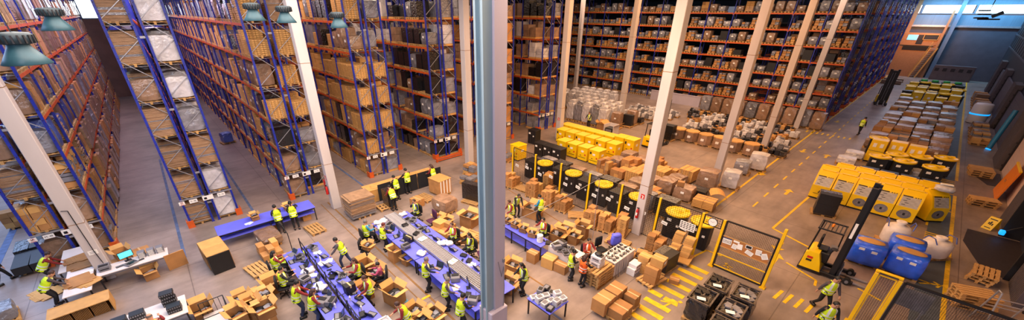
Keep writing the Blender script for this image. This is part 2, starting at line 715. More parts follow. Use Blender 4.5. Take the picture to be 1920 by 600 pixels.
for i in range(9):
    y = 16.55 - i * .62
    if i != 5:
        line('crosswalk_stripe', [(-5.0, y), (-3.9, y)], .27)
    else:
        line('crosswalk_stripe', [(-5.15, y), (-4.55, y)], .27)
        line('crosswalk_stripe', [(-4.45, y), (-3.9, y)], .27)
line('gate_line', [(-4.95, 17.4), (-4.75, 18.5), (-4.05, 18.5)], .1)


def arrow(x, y, rz, s=1., walker=False):
    q = MB()
    q.T = Matrix.Translation((x, y, .006)) @ Matrix.Rotation(rz, 4, 'Z') @ Matrix.Scale(s, 4)
    if walker:
        q.box((0, .42, 0), (.14, .14, .006))
        for a, b in (((0, .32), (0, -.02)), ((0, .28), (.22, .1)), ((0, .28), (-.22, .16)), ((0, 0), (.16, -.4)), ((0, 0), (-.18, -.36))):
            q.bar((a[0], a[1], 0), (b[0], b[1], 0), .08, .006)
        struct('walker_symbol', q, 'ylid', floor)
    else:
        q.prism([(-.09, -.6), (.09, -.6), (.09, .15), (.3, .15), (0, .6), (-.3, .15), (-.09, .15)], -.002, .004)
        struct('arrow', q, 'ylid', floor)


for px in ((-6.22, 32.15, PI), (-4.02, 29.72, 0), (-3.90, 40.36, 0), (-5.67, 54.97, PI), (-5.56, 40.51, PI), (-2.42, 21.65, PI), (-2.18, 20.29, 0)):
    arrow(*px)
arrow(-4.11, 13.36, -.6, 1.0, True)
arrow(-3.43, 17.71, .6, .9, True)
arrow(3.01, 23.26, -1.2, 1.1, True)
arrow(2.97, 33.61, -1.2, .9, True)
# dark grooves and worn lines in the packing area
line('floor_groove', [(-23, 6.02), (-6.9, 6.02)], .09, 'cartond', .003)
line('floor_groove', [(-23, 5.6), (-9, 5.6)], .05, 'cartond', .003)
line('floor_groove', [(-14, 10.2), (-8.4, 10.2)], .08, 'cartond', .003)
line('floor_groove', [(-18, 16.1), (-5.2, 14.2)], .06, 'cartond', .003)
M['bluepaint'] = mat('worn_blue_line', '#5D6F96', .6, ndark=.45, nscale=3)
M['cyanpaint'] = mat('worn_cyan_line', '#5FA3C0', .6, ndark=.4, nscale=3)
line('worn_line', [(-40, 2.2), (-23.1, 2.2)], .14, 'bluepaint', .004)
line('worn_line', [(-40, -1.45), (-21.6, -1.45)], .14, 'bluepaint', .004)
line('worn_line', [(-34, -8.3), (-26.5, -8.3)], .3, 'bluepaint', .004)
line('worn_line', [(-24, 8.8), (-30, 8.8)], .14, 'bluepaint', .004)
line('worn_line', [(-13.2, 5.15), (-8.5, 5.15)], .16, 'cyanpaint', .004)
line('worn_line', [(-10, 9.2), (-6.5, 9.2)], .1, 'bluepaint', .004)
line('worn_line', [(-11.2, 5.7), (-11.2, 6.1)], .12, 'ylid', .004)

# ---------------------------------------------------------------- pallets and loads
def pallet_mb(w=1.2, d=.8):
    q = MB()
    for y in (-d / 2 + .07, 0, d / 2 - .07):
        q.box((0, y, .011), (w, .1, .022))
        for x in (-w / 2 + .07, 0, w / 2 - .07):
            q.box((x, y, .061), (.14, .1, .078))
    for x in (-w / 2 + .07, 0, w / 2 - .07):
        q.box((x, 0, .111), (.14, d, .022))
    for i in range(5):
        q.box((0, -d / 2 + .07 + i * (d - .14) / 4, .133), (w, .12 if i % 2 == 0 else .1, .022))
    return q


ME_PAL = pallet_mb().mesh('pallet', 'wood')
ME_PAL2 = pallet_mb(.8, 1.1).mesh('pallet', 'wood')


def grid_cartons(q, w, d, z0, h, nx, ny, nz, jit=.012, miss=.0, ms=(0,), rnd=RND, gap=.012, bev=0):
    for k in range(nz):
        for i in range(nx):
            for j in range(ny):
                if k == nz - 1 and rnd.random() < miss:
                    continue
                q.box((-w / 2 + (i + .5) * w / nx + rnd.uniform(-jit, jit), -d / 2 + (j + .5) * d / ny + rnd.uniform(-jit, jit), z0 + (k + .5) * h / nz),
                      (w / nx - gap, d / ny - gap, h / nz - gap * .7), rnd.uniform(-jit, jit) * 2, m=rnd.choice(ms), bev=bev)
    return q


LOADS = {}


def load_builder(kind, w, d, h, seed, rname='pallet_load'):
    def b():
        rnd = random.Random(seed)
        r = root(rname)
        obj('pallet', ME_PAL2 if w < 1 else ME_PAL, parent=r)
        q = MB()
        z0 = .146
        if kind == 'brown':
            grid_cartons(q, w, d, z0, h, 2, 3, max(2, int(h / .28)), .014, .3, (0, 0, 1), rnd)
            mm = ['carton', 'carton2']
        elif kind == 'film':
            q.lump((0, 0, z0 + h / 2), (w, d, h), .02, n=4, rnd=rnd, sm=False)
            mm = ['film']
        elif kind in ('grey', 'white', 'bluefilm'):
            q.lump((0, 0, z0 + h / 2), (w, d, h), .025, n=4, rnd=rnd, sm=False)
            mm = [{'grey': 'filmg', 'white': 'filmw', 'bluefilm': 'filmb'}[kind]]
        elif kind == 'sheets':
            n = max(6, int(h / .05))
            for i in range(n):
                q.box((rnd.uniform(-.012, .012), rnd.uniform(-.04, .04), z0 + (i + .5) * h / n), (w - rnd.uniform(0, .1), d - rnd.uniform(0, .12), h / n * rnd.uniform(.6, .95)), rnd.uniform(-.012, .012), m=rnd.choice((0, 0, 0, 1)))
            mm = ['flat', 'filmg']
        elif kind == 'slots':
            nz = max(4, int(h / .1))
            for i in range(2):
                for j in range(3):
                    for k in range(nz):
                        q.box((-w / 2 + (i + .5) * w / 2, -d / 2 + (j + .5) * d / 3, z0 + (k + .5) * h / nz), (w / 2 - .02, d / 3 - .02, h / nz - .018))
                        q.box((-w / 2 + (i + .5) * w / 2, -d / 2 + (j + .5) * d / 3, z0 + (k + .5) * h / nz), (w / 2 - .016, .1, .035), m=1)
            mm = ['carton2', 'cartond']
        elif kind == 'black':
            grid_cartons(q, w, d, z0, h, 1, 2, max(1, int(h / .6)), .01, .2, (0, 0, 1), rnd)
            mm = ['blackm', 'filmk']
        elif kind == 'mixed':
            z = z0
            while z < z0 + h * .8:
                s = rnd.uniform(.16, .3)
                for i in range(2):
                    for j in range(2):
                        q.box((-w / 4 + i * w / 2 + rnd.uniform(-.03, .03), -d / 4 + j * d / 2 + rnd.uniform(-.03, .03), z + s * .5), (w / 2 - rnd.uniform(.02, .12), d / 2 - rnd.uniform(.02, .14), s * rnd.uniform(.75, .97)), rnd.uniform(-.03, .03), m=rnd.choice((0, 0, 1, 2, 3)))
                z += s
            mm = ['carton', 'carton2', 'grey', 'filmg']
        obj('cartons' if kind in ('brown', 'slots', 'mixed') else {'film': 'wrapped_cartons', 'grey': 'wrapped_goods', 'white': 'wrapped_goods', 'bluefilm': 'wrapped_goods', 'sheets': 'cardboard_sheets', 'black': 'crates'}[kind], q, mm, r)
        if kind in ('brown', 'slots') and seed % 2 == 0:
            sgm = MB()
            for y in (-d / 4, d / 4):
                sgm.box((0, y, z0 + h / 2 + .004), (w + .012, .02, h + .004))
            obj('strap', sgm, 'filmg', r)
        if kind in ('film', 'grey', 'white'):
            lb = MB()
            lb.box((0, -d / 2 - .008, z0 + h * .62), (.2, .016, .14))
            obj('label_sheet', lb, 'label', r)
        return r
    return b


WORD = dict(brown='brown cartons', film='film-wrapped brown cartons', grey='grey film-wrapped load', white='white film-wrapped load', bluefilm='blue film-wrapped load', sheets='layered cardboard sheets', slots='slotted pale cartons', black='black crates', mixed='mixed cartons and goods')

# ---------------------------------------------------------------- racks
ME = {}


def post_frame_mesh(depth, H):
    q = MB()
    for y in (.05, depth - .05):
        q.box((0, y, H / 2), (.085, .1, H))
        q.box((0, y, .01), (.1, .16, .02))
        for z in range(int(H / .45)):
            q.box((.045, y, .3 + z * .45), (.008, .025, .05), m=1)
    f = q.mesh('upright_frame', ['blue', 'ink'])
    q = MB()
    z = .25
    up = True
    while z < H - .9:
        a, b2 = (.06, depth - .06) if up else (depth - .06, .06)
        q.bar((0, a, z), (0, b2, z + .85), .035, .03)
        z += .85
        up = not up
    for z in (.22, H - .3):
        q.bar((0, .06, z), (0, depth - .06, z), .035, .03)
    return f, q.mesh('bracing', 'steel')


def rack(name_label, x0, y0, face, nb, bay, levels, H, depth=1.1, solo=7, guard=True, dirx=-1, kind_beam='orange'):
    """one row of shelving: its end frame stands at x0, it runs away along dirx; face = -1 / 1 is the open side"""
    r = root('pallet_rack')
    r.location = (x0, y0, 0)
    tag(r, name_label, 'rack')
    key = (depth, H)
    if key not in ME:
        ME[key] = post_frame_mesh(depth, H)
    fm, bm = ME[key]
    for i in range(nb + 1):
        if i <= 24:
            f = obj('upright_frame', fm, parent=r, loc=(dirx * i * bay, 0, 0))
            obj('bracing', bm, parent=f)
    kb = ('beam', bay)
    if kb not in ME:
        q = MB()
        q.box((0, 0, 0), (bay - .06, .05, .13))
        q.box((-bay / 2 + .05, 0, -.06), (.04, .07, .2))
        q.box((bay / 2 - .05, 0, -.06), (.04, .07, .2))
        ME[kb] = q.mesh('beam', kind_beam)
    rest = MB()
    cnt = 0
    dk = MB()
    for i in range(nb):
        xc = dirx * (i + .5) * bay
        for z in levels:
            for y in (.03, depth - .03):
                if cnt < 100:
                    obj('beam', ME[kb], parent=r, loc=(xc, y, z - .07))
                    cnt += 1
                else:
                    rest.box((xc, y, z - .07), (bay - .06, .05, .13))
            for a in (-.9, -.3, .3, .9):
                dk.box((xc + a * bay / 2.4, depth / 2, z - .02), (.08, depth - .06, .025))
    if rest.v:
        o = obj('beam', rest, kind_beam, r)
        o['kind'] = 'stuff'
    obj('deck_bar', dk, 'steel', r)['kind'] = 'stuff'
    if guard == 2:
        q = MB()
        q.box((.08, depth / 2, 2.9), (.03, .5, .34))
        q.box((.1, depth / 2, 2.9), (.006, .3, .12), m=1)
        obj('sign_plate', q, ['label', 'ink'], r)
    if guard:
        for y in ((.0, depth) if guard == 2 else ((0,) if face < 0 else (depth,))):
            q = MB()
            s = -1 if y == 0 else 1
            q.prism([(.1, y - s * .2), (.16, y - s * .2), (.16, y + s * .12), (-.3, y + s * .12), (-.3, y + s * .07), (.1, y + s * .07)], 0, .42)
            obj('foot_guard', q, 'orange', r)
    return r


LV = [1.62, 3.3, 5.0, 6.72, 8.45, 10.2]
LVH = [1.5, 3.0, 4.5, 6.0, 7.5, 9.0, 10.55]
SLOTS = []     # every place a pallet stands: (screen-independent) distance, data
NAMES = dict(A='rack beside the packing tables', B='narrow end-on rack', C='rack behind the blue bench', D='rack behind the cardboard worktable', E='rack of black bins', F='rack hidden by the steel pillar', G='rack beside the wrapped machines', H='long cross rack')
SHORT = dict(A='rack beside packing tables', B='narrow end-on rack', C='rack behind blue bench', D='rack behind cardboard worktable', E='rack of black bins', F='rack behind steel pillar', G='rack beside wrapped machines')
RK = dict(A=(-6.35, ['film', 'film', 'brown', 'grey', 'mixed', 'film', 'sheets', 'brown']), B=(-.85, ['sheets', 'sheets', 'sheets', 'sheets', 'white']), C=(4.45, ['film', 'grey', 'slots', 'mixed', 'grey', 'film', 'black', 'sheets']),
          D=(9.85, ['slots', 'film', 'grey', 'slots', 'black', 'film', 'grey']), E=(15.5, ['grey', 'black', 'grey', 'film', 'black', 'grey', 'white']), F=(21.7, ['film', 'brown', 'grey', 'film']), G=(27.75, ['film', 'film', 'black', 'grey', 'white']))
SIDE = {'A': 1, 'B': 0}
for K, (y0, kinds) in RK.items():
    nb = 17 if K in 'ABCD' else 13
    for row in (0, 1):
        yy = y0 + row * 1.3
        near = (SIDE.get(K, -1) < 0 and row == 0) or (SIDE.get(K, -1) > 0 and row == 1)
        rr = rack('blue and orange pallet %s, %s row' % (NAMES[K], 'front' if (near or (K == 'B' and row)) else 'rear'), -25.0, yy, -1 if row == 0 else 1, nb, 2.72, LV, 12.3)
        if row == 0:
            for z in (1.2, 3.0, 6.4, 9.7, 11.6):
                q = MB()
                q.box((.02, 1.2, z), (.03, .19, .1))
                obj('row_spacer', q, 'steel', rr)
        q = MB()
        q.bar((.06, 0, 1.66), (.06, 1.1, 1.66), .03, .07)
        obj('end_rail', q, 'steel', rr)
        for (a, wd) in (((.55, .36),) if row else ((.04, .26), (.55, .36), (1.22, .5))):
            q = MB()
            q.box((.1, a, 1.5), (.02, wd, .26 if wd > .4 else .2))
            if wd == .5:
                q.box((.112, a - .12, 1.49), (.006, .13, .12), m=1)
                q.box((.112, a - .1, 1.45), (.006, .1, .05), m=2)
            elif wd == .26:
                q.T = Matrix.Translation((.112, a, 1.53)) @ Matrix.Rotation(PI / 2, 4, 'Y')
                q.lathe([(.062, -.003), (.062, .003)], 14, m=2)
                q.lathe([(.045, .003), (.045, .005)], 14, m=0)
                q.box((0, 0, .006), (.025, .1, .004), .8, m=1)
                q.T = None
                q.box((.112, a, 1.425), (.006, .18, .02), m=2)
            pl = obj('sign_plate', q, ['label', 'ink', 'red'], rr)
            if wd == .36:
                text('plate_lettering', {'A': ('M: 48', 'M: 47'), 'B': ('K: 46', 'K: 45'), 'C': ('I: 44', 'I: 43')}.get(K, ('H: 42', 'H: 41'))[row], .12, 'ink', pl, (.112, a, 1.5), (PI / 2, 0, PI / 2))
        for i in range(nb):
            if not near and K != 'B' and i > 0:
                continue
            if K == 'B' and i > 1:
                continue
            for li, z in enumerate([0.0] + LV):
                for p in range(3):
                    SLOTS.append((K, row, near or K == 'B', i, li, p, -25.0 - (i + (p + .5) / 3) * 2.72, yy + .55, z))

PLAN = []
CAM = Vector((0, 0, 10.8))
for s in SLOTS:
    K, row, near, i, li, p, x, y, z = s
    w = (Vector((x, y, z)) - CAM).length
    rank = w * (1 if near else 1.15) + (6 if K == 'F' else 0)
    PLAN.append((rank, s))
PLAN.sort(key=lambda t: t[0])
rnd = random.Random(5)
far = MB()
FM = ['film', 'carton', 'carton2', 'filmg', 'filmk', 'flat', 'filmw', 'blackm']
done = 0
PREF = {('E', 1): 'black', ('E', 0): 'black', ('C', 3): 'slots', ('C', 5): 'slots', ('D', 3): 'slots', ('D', 2): 'slots', ('D', 4): 'slots', ('B', 1): 'sheets'}
for rank, (K, row, near, i, li, p, x, y, z) in PLAN:
    if rnd.random() < (.05 if K == 'A' else .15) and not (K == 'B'):
        continue
    kinds = RK[K][1]
    run = (i * 3 + p) // 3
    kd = PREF.get((K, li)) if rnd.random() < .55 else None
    if kd is None:
        kd = kinds[(li * 7 + run * 3 + row * 5 + int(rnd.random() * 2)) % len(kinds)]
    if K == 'B':
        kd = rnd.choice(('sheets', 'sheets', 'sheets', 'film')) if row == 0 else rnd.choice(('white', 'white', 'grey', 'white', 'sheets'))
    if K == 'G' and li <= 1:
        kd = 'grey'
    if K == 'A' and li == 3 and p == 1:
        kd = 'bluefilm'
    var = rnd.randrange(3)
    h = (.8, 1.02, 1.26)[var] if K not in 'AB' else (1.05, 1.2, 1.36)[var]
    if li == 0 and var == 2:
        var, h = 1, (1.2 if K in 'AB' else 1.02)
    if done < 300:
        lab = '%s, %s, %s %s spot, %s' % (WORD[kd], 'ground tier' if li == 0 else ORD[li] + ' shelf', ORD[i * 3 + p + 1], 'front-row' if (near and K != 'B') or (K == 'B' and row) else 'rear-row', SHORT[K])
        put(('load', kd, h), load_builder(kd, .76, 1.04, h, 40 + var + len(kd) * 3), x, y + (.07 if (K == 'A' and row and i > 2) else 0), z, 0, lab, 'pallet load', 'pallet loads on the aisle racks')
        done += 1
    else:
        far.box((x, y, z + .073), (.78, 1.05, .14), m=2)
        mi = FM.index({'brown': 'carton', 'film': 'film', 'grey': 'filmg', 'white': 'filmw', 'bluefilm': 'filmg', 'sheets': 'flat', 'slots': 'carton2', 'black': 'filmk', 'mixed': 'film'}[kd])
        nz = rnd.choice((1, 2, 3))
        for k in range(nz):
            far.box((x, y + (.09 if K == 'A' else 0) + rnd.uniform(-.02, .02), z + .15 + (k + .5) * h / nz), (.76 - rnd.uniform(0, .1), (1.12 if K == 'A' else 1.0) - rnd.uniform(0, .12), h / nz - .015), m=mi)
fo = obj('distant_pallet_load', far, FM)
tag(fo, 'countless pallet loads far down the aisles of the pallet racks', 'pallet load', 'pallet loads on the aisle racks', 'stuff')

# ---- the long cross rack and the rows behind it, whose ends line the lane
rh = rack('long blue and orange cross rack behind the yellow bins, facing the packing hall', -6.6, 52.3, -1, 15, 2.88, LVH, 12.4, guard=2)
hs = []
for i in range(15):
    for li, z in enumerate([0.0] + LVH):
        for p in range(3):
            hs.append((i, li, p, -6.6 - (i + (p + .5) / 3) * 2.88, 52.85, z))
hs.sort(key=lambda s: (Vector((s[3], s[4], s[5])) - CAM).length)
far = MB()
for n, (i, li, p, x, y, z) in enumerate(hs):
    if rnd.random() < .04:
        continue
    kd = rnd.choice(('mixed', 'mixed', 'film', 'mixed', 'grey', 'grey', 'mixed', 'black'))
    if li == 7:
        kd = rnd.choice(('film', 'brown', 'film', 'slots', 'grey'))
    var = rnd.randrange(3)
    h = (.55, .75, .98)[var]
    if n < 300:
        lab = '%s, %s, %s place from lane end, %s' % (WORD[kd], 'ground tier' if li == 0 else ORD[li] + ' shelf', '%d%s' % (i * 3 + p + 1, {1: 'st', 2: 'nd', 3: 'rd'}.get((i * 3 + p + 1) % 10 if (i * 3 + p + 1) not in (11, 12, 13) else 0, 'th')), NAMES['H'])
        put(('hload', kd, var), load_builder(kd, .8, 1.04, h, 140 + var + len(kd) * 3, 'carton_stack'), x, y, z, 0, lab, 'carton stack', 'loads on the long cross rack')
    else:
        far.box((x, y, z + .073), (.78, 1.05, .14), m=2)
        for k in range(3):
            far.box((x, y + rnd.uniform(-.03, .03), z + .15 + (k + .5) * h / 3), (.76 - rnd.uniform(0, .15), 1.0 - rnd.uniform(0, .2), h / 3 - .015), rnd.uniform(-.08, .08), m=rnd.choice((0, 1, 2, 3, 4, 0)))
    if n < 300 and rnd.random() < .0:
        pass
fo = obj('distant_carton_stack', far, FM)
tag(fo, 'numerous carton stacks on the far half of the long cross rack', 'carton stack', 'loads on the long cross rack', 'stuff')

for j in range(9):
    for row in (0, 1):
        if j == 0 and row == 0:
            continue
        y = 52.3 + j * 5.6 + row * 1.3
        if y > 103:
            continue
        rack('blue rack end frame lining the lane, %s behind the long cross rack' % ORD[j * 2 + row], -6.6, y, -1 if row == 0 else 1, 3, 2.88, LVH, 12.4, guard=2)
far = MB()
for j in range(9):
    for row in (0, 1):
        if j == 0 and row == 0:
            continue
        y = 52.85 + j * 5.6 + row * 1.3
        for li, z in enumerate([0.0] + LVH):
            for p in range(6):
                x = -6.6 - (p + .5) * .96
                h = rnd.uniform(.5, 1.1)
                far.box((x, y, z + .073), (.78, 1.05, .14), m=2)
                for k in range(2):
                    far.box((x + rnd.uniform(-.04, .04), y, z + .15 + (k + .5) * h / 2), (.76 - rnd.uniform(0, .12), 1.0 - rnd.uniform(0, .2), h / 2 - .02), m=rnd.choice((0, 1, 3, 4, 5)))
fo = obj('distant_carton_stack', far, FM)
tag(fo, 'cartons stored behind the row of blue rack ends along the lane', 'carton stack', 'loads on the racks along the lane', 'stuff')

# ---------------------------------------------------------------- goods on the floor
def carton_b(w, d, h, m='carton', tape=True, name='carton', lab=False):
    def b():
        r = root(name)
        q = MB()
        q.box((0, 0, h / 2), (w, d, h), bev=.008)
        q.box((0, 0, h + .001), (w - .02, .006, .003), m=1)
        obj('body', q, [m, 'cartond'], r)
        if tape:
            t = MB()
            t.box((0, 0, h + .003), (w + .006, .06, .004))
            t.box((w / 2 + .002, 0, h - .06), (.004, .06, .12))
            t.box((-w / 2 - .002, 0, h - .06), (.004, .06, .12))
            obj('tape', t, 'tape', r)
        if lab:
            t = MB()
            t.box((w / 2 + .003, .0, h * .6), (.004, d * .4, h * .35))
            obj('label_sheet', t, 'label', r)
        return r
    return b


def carton(x, y, w, d, h, rz, label, z=0., m='carton', group=None, lab=False):
    return put(('carton', w, d, h, m, lab), carton_b(w, d, h, m, True, 'carton', lab), x, y, z, rz, label, 'carton', group)


def open_carton_b(w, d, h, fill, m, seed=0):
    def b():
        rnd = random.Random(seed)
        r = root('open_carton')
        t = .012
        q = MB()
        q.box((0, 0, .006), (w, d, .012))
        for s in (-1, 1):
            q.box((s * (w / 2 - t / 2), 0, h / 2), (t, d, h))
            q.box((0, s * (d / 2 - t / 2), h / 2), (w - 2 * t, t, h))
        obj('body', q, m, r)
        for s, ax in ((-1, 0), (1, 0), (-1, 1), (1, 1)):
            a = rnd.uniform(.25, 1.0)
            L = min(w, d) * .42
            f = MB()
            if ax == 0:
                f.box((s * (w / 2 + L / 2 * math.cos(a)), 0, h + L / 2 * math.sin(a) * rnd.choice((1, 1, -.6))), (L, d - .02, t), rot=Matrix.Rotation(-s * a, 3, 'Y'))
            else:
                f.box((0, s * (d / 2 + L / 2 * math.cos(a)), h + L / 2 * math.sin(a)), (w - .02, L, t), rot=Matrix.Rotation(s * a, 3, 'X'))
            obj('flap', f, 'carton2', r)
        if fill:
            c = MB()
            for i in range(9):
                c.box((rnd.uniform(-w * .3, w * .3), rnd.uniform(-d * .3, d * .3), h * fill + rnd.uniform(-.05, .05)), (w * .34, d * .3, .07), rnd.uniform(0, 3), m=rnd.choice((0, 0, 1, 2)))
            c.box((0, 0, h * fill * .5), (w - .05, d - .05, h * fill - .04), m=0)
            o = obj('contents', c, ['black', 'grey', 'filmg'], r)
            o['kind'] = 'stuff'
        return r
    return b


def open_carton(x, y, w, d, h, rz, label, fill=.7, z=0., m='carton', group=None, seed=0):
    return put(('open', w, d, h, fill, m, seed), open_carton_b(w, d, h, fill, m, seed), x, y, z, rz, label, 'open carton', group)


def pallet(x, y, rz, label, z=0., group='wooden pallets'):
    def b():
        r = root('wooden_pallet')
        q = MB()
        for i in range(5):
            q.box((0, -.33 + i * .165, .133), (1.2, .12, .022))
        obj('top_boards', q, 'wood', r)
        q = MB()
        for xx in (-.53, 0, .53):
            q.box((xx, 0, .11), (.14, .8, .022))
            for yy in (-.33, 0, .33):
                q.box((xx, yy, .061), (.14, .1, .076))
        obj('block_row', q, 'wood', r)
        q = MB()
        for yy in (-.33, 0, .33):
            q.box((0, yy, .011), (1.2, .1, .022))
        obj('bottom_boards', q, 'wood', r)
        return r
    return put(('pallet',), b, x, y, z, rz, label, 'pallet', group)


def load(x, y, rz, kd, h, label, group, w=1.16, d=.78, cat='pallet load', seed=1, name='loaded_pallet'):
    return put(('fload', kd, h, w, d, seed), load_builder(kd, w, d, h, seed, name), x, y, 0, rz, label, cat, group)


# ---- yellow storage bins in three long rows
def ybin_b(v):
    def b():
        r = root('yellow_bin')
        q = MB()
        q.box((0, 0, .63), (.9, 1.0, 1.12), bev=.02)
        obj('body', q, 'yellow', r)
        q = MB()
        q.box((0, 0, 1.215), (.945, 1.06, .06), bev=.02)
        obj('lid', q, 'yellowp', r)
        q = MB()
        for xx in (-.38, .38):
            for yy in (-.4, .4):
                q.box((xx, yy, .035), (.14, .12, .07))
        obj('foot', q, 'black', r)
        q = MB()
        q.box((0, -.508, .86), (.24, .008, .16))
        q.box((.28, -.508, .6), (.12, .008, .12), m=2)
        q.box((-.15, -.508, .5), (.14, .008, .05), m=1)
        q.box((.456, .0, .8), (.012, .26, .17))
        if v == 1:
            q.box((-.3, -.509, .95), (.14, .008, .2), m=1)
        obj('label_sheet', q, ['label', 'ink', 'red'], r)
        q = MB()
        q.box((0, -.52, .35), (.7, .03, .02))
        obj('slot', q, 'black', r)
        return r
    return b


G1 = 'yellow bins in three rows'
for row, (x0, x1, y, n, nm) in enumerate(((-22.4, -14.6, 28.5, 8, 'rear row'), (-21.6, -15.2, 26.9, 6, 'middle row'), (-19.6, -15.2, 24.6, 4, 'front row'))):
    for i in range(n):
        sc = (1.0, 1.0, 1.12) if (row == 0 and i >= 6) else (1, 1, .95 if row == 2 else 1)
        put(('ybin', (i + row) % 2), ybin_b((i + row) % 2), x0 + (i + .5) * (x1 - x0) / n, y, 0, 0, 'yellow storage bin, %s from the rack end in the %s of yellow bins' % (ORD[i + 1], nm), 'storage bin', G1, sc)
put(('ybin', 0), ybin_b(0), -20.66, 20.51, 0, 0, 'yellow storage bin standing alone beside the black bins by the steel pillar', 'storage bin', G1)


def bbin_b(lid):
    def b():
        r = root('black_bin')
        q = MB()
        vs = []
        q.prism([(-.42, -.4), (.42, -.4), (.42, .4), (-.42, .4)], .06, 1.12)
        for xx in (-.25, 0, .25):
            q.box((xx, -.41, .6), (.03, .02, .9))
            q.box((xx, .41, .6), (.03, .02, .9))
        obj('body', q, 'blackm', r)
        if lid:
            q = MB()
            q.lathe([(.52, 1.12), (.56, 1.16), (.56, 1.22), (.5, 1.24), (.46, 1.2), (.12, 1.2), (.1, 1.26), (.0, 1.26)], 24)
            q.box((.3, .35, 1.25), (.2, .08, .06))
            obj('round_lid', q, 'yellowp', r)
        else:
            q = MB()
            q.box((0, 0, 1.14), (.9, .86, .06), bev=.015)
            obj('lid', q, 'black', r)
        q = MB()
        q.box((-.2, -.43, .9), (.2, .01, .14))
        q.box((.22, -.43, .7), (.12, .01, .1))
        obj('label_sheet', q, 'label', r)
        q = MB()
        for xx in (-.34, .34):
            for yy in (-.33, .33):
                q.cyl((xx - .02, yy, .05), (xx + .02, yy, .05), .05, n=8)
        obj('caster', q, 'rubber', r)
        return r
    return b


G2 = 'black bins'
for i in range(3):
    put(('bbin', 0), bbin_b(0), -19.9 + i * .95, 22.6, 0, .05, 'flat-lidded black bin, %s from the steel pillar, beside the lone yellow bin' % ORD[i + 1], 'bin', G2)
put(('bbin', 0), bbin_b(0), -22.6, 24.6, 0, .1, 'flat-lidded black bin at the rack end of the yellow bin rows', 'bin', G2, (1, 1, 1.1))
# black bins with round yellow lids behind the fence
for i in range(8):
    lid = i in (1, 3, 5, 7)
    x = -17.2 + i * 1.17
    put(('bbin', 1 if lid else 0), bbin_b(1 if lid else 0), x, 18.75 + (i % 2) * .12, 0, .06 * (i % 3), '%s black bin behind the yellow-posted fence, %s from the steel pillar' % ('round yellow-lidded' if lid else 'flat-lidded', ORD[i + 1]), 'bin', G2, (1, 1, 1.15))
for i in range(2):
    put(('bbin', 1), bbin_b(1), -6.6 + i * 1.32, 18.6, 0, .1, 'round yellow-lidded black bin behind the fence %s the doorway' % ('second from' if i == 0 else 'beside'), 'bin', G2, (1.1, 1.1, 1.2))
for i in range(8):
    kd = ('filmg', 'filmk', 'film')[i % 3]
    load(-17 + i * 1.3, 20.3, 0, ('grey', 'black', 'film')[i % 3], 1.05, '%s pallet load behind the lidded bins, %s from the steel pillar' % (('grey wrapped', 'black crate', 'brown wrapped')[i % 3], ORD[i + 1]), 'loads behind the fenced bins', seed=(i % 3) * 2 + 31)
# rack E foot: black bins with yellow lids under the shelves seen from the aisle

# ---- brown carton field behind the fence
G3 = 'brown carton pallets beside the lane'
rnd = random.Random(21)
FIELD = [(1180, 345, 'brown', .7), (1205, 352, 'film', .8), (1160, 335, 'brown', .6), (1235, 345, 'brown', .9), (1262, 345, 'film', .8), (1200, 372, 'brown', .5), (1265, 375, 'brown', 1.05), (1300, 372, 'film', .95), (1325, 362, 'film', 1.2), (1190, 330, 'film', .7),
         (1228, 328, 'brown', .6), (1275, 340, 'film', .7), (1300, 342, 'brown', 1.0), (1345, 352, 'grey', .9), (1372, 355, 'white', .95), (1320, 388, 'brown', .4), (1250, 328, 'film', .6)]
for i, (u, v) in enumerate([(a, b) for a in range(7) for b in range(4)]):
    x = -14.2 + u * 1.18 + (v % 2) * .1
    y = 21.9 + v * 1.55
    if x > -8.7 or (v == 0 and u < 3):
        continue
    kd = ('brown', 'film', 'brown', 'slots', 'film')[(u * 3 + v * 2) % 5]
    h = (.55, .8, .65, .9)[(u + v * 3) % 4]
    load(x, y, PI / 2 + rnd.uniform(-.05, .05), kd, h, '%s pallet of %s behind the fenced bins, %s row, %s from the bins' % (('low', 'tall', 'squat', 'high')[(u + v * 3) % 4], WORD[kd], ORD[v + 1], ORD[u + 1]), G3, 1.16, 1.0, seed=(u + v) % 3 + 11)
load(-8.21, 23.55, .1, 'film', .85, 'wrapped brown cartons with a loose carton on top, near the lane line', G3, 1.16, 1.0, seed=71)
carton(-8.42, 22.97, .4, .35, .3, .3, 'small brown carton resting on the wrapped load near the lane line', 1.0)
load(-7.86, 25.91, .1, 'film', 1.35, 'tall brown carton tower beside the lane, highest of the brown pallets', G3, 1.2, 1.1, seed=73)
load(-6.93, 27.48, .1, 'white', 1.15, 'pale wrapped load with a pole, at the lane line beside the tall brown tower', G3, 1.0, 1.0, seed=75)
load(-6.83, 23.09, .1, 'slots', .5, 'low pallet of flat brown cartons close to the fence doorway and lane', G3, 1.2, 1.0, seed=76)
load(-7.77, 24.04, .05, 'black', .5, 'low pallet of small black crates among the brown cartons', G3, 1.16, .9, seed=77)
q = MB()
pts = []
for k in range(9):
    a_ = -.9 + k * .28
    pts.append((math.sin(a_) * .55, math.cos(a_) * .45))
for k in range(8):
    q.add([(pts[k][0], -.5, pts[k][1]), (pts[k + 1][0], -.5, pts[k + 1][1]), (pts[k + 1][0], .5, pts[k + 1][1]), (pts[k][0], .5, pts[k][1]), (pts[k][0] * .96, -.5, pts[k][1] * .96), (pts[k + 1][0] * .96, -.5, pts[k + 1][1] * .96), (pts[k + 1][0] * .96, .5, pts[k + 1][1] * .96), (pts[k][0] * .96, .5, pts[k][1] * .96)], [(0, 1, 2, 3), (7, 6, 5, 4), (0, 4, 5, 1), (2, 6, 7, 3), (1, 5, 6, 2), (3, 7, 4, 0)])
o = obj('cardboard_sheet', q, 'carton2', loc=(-6.71, 24.55, .3), rz=.5)
tag(o, 'bent sheet of cardboard curling up beside the lane line', 'cardboard sheet')
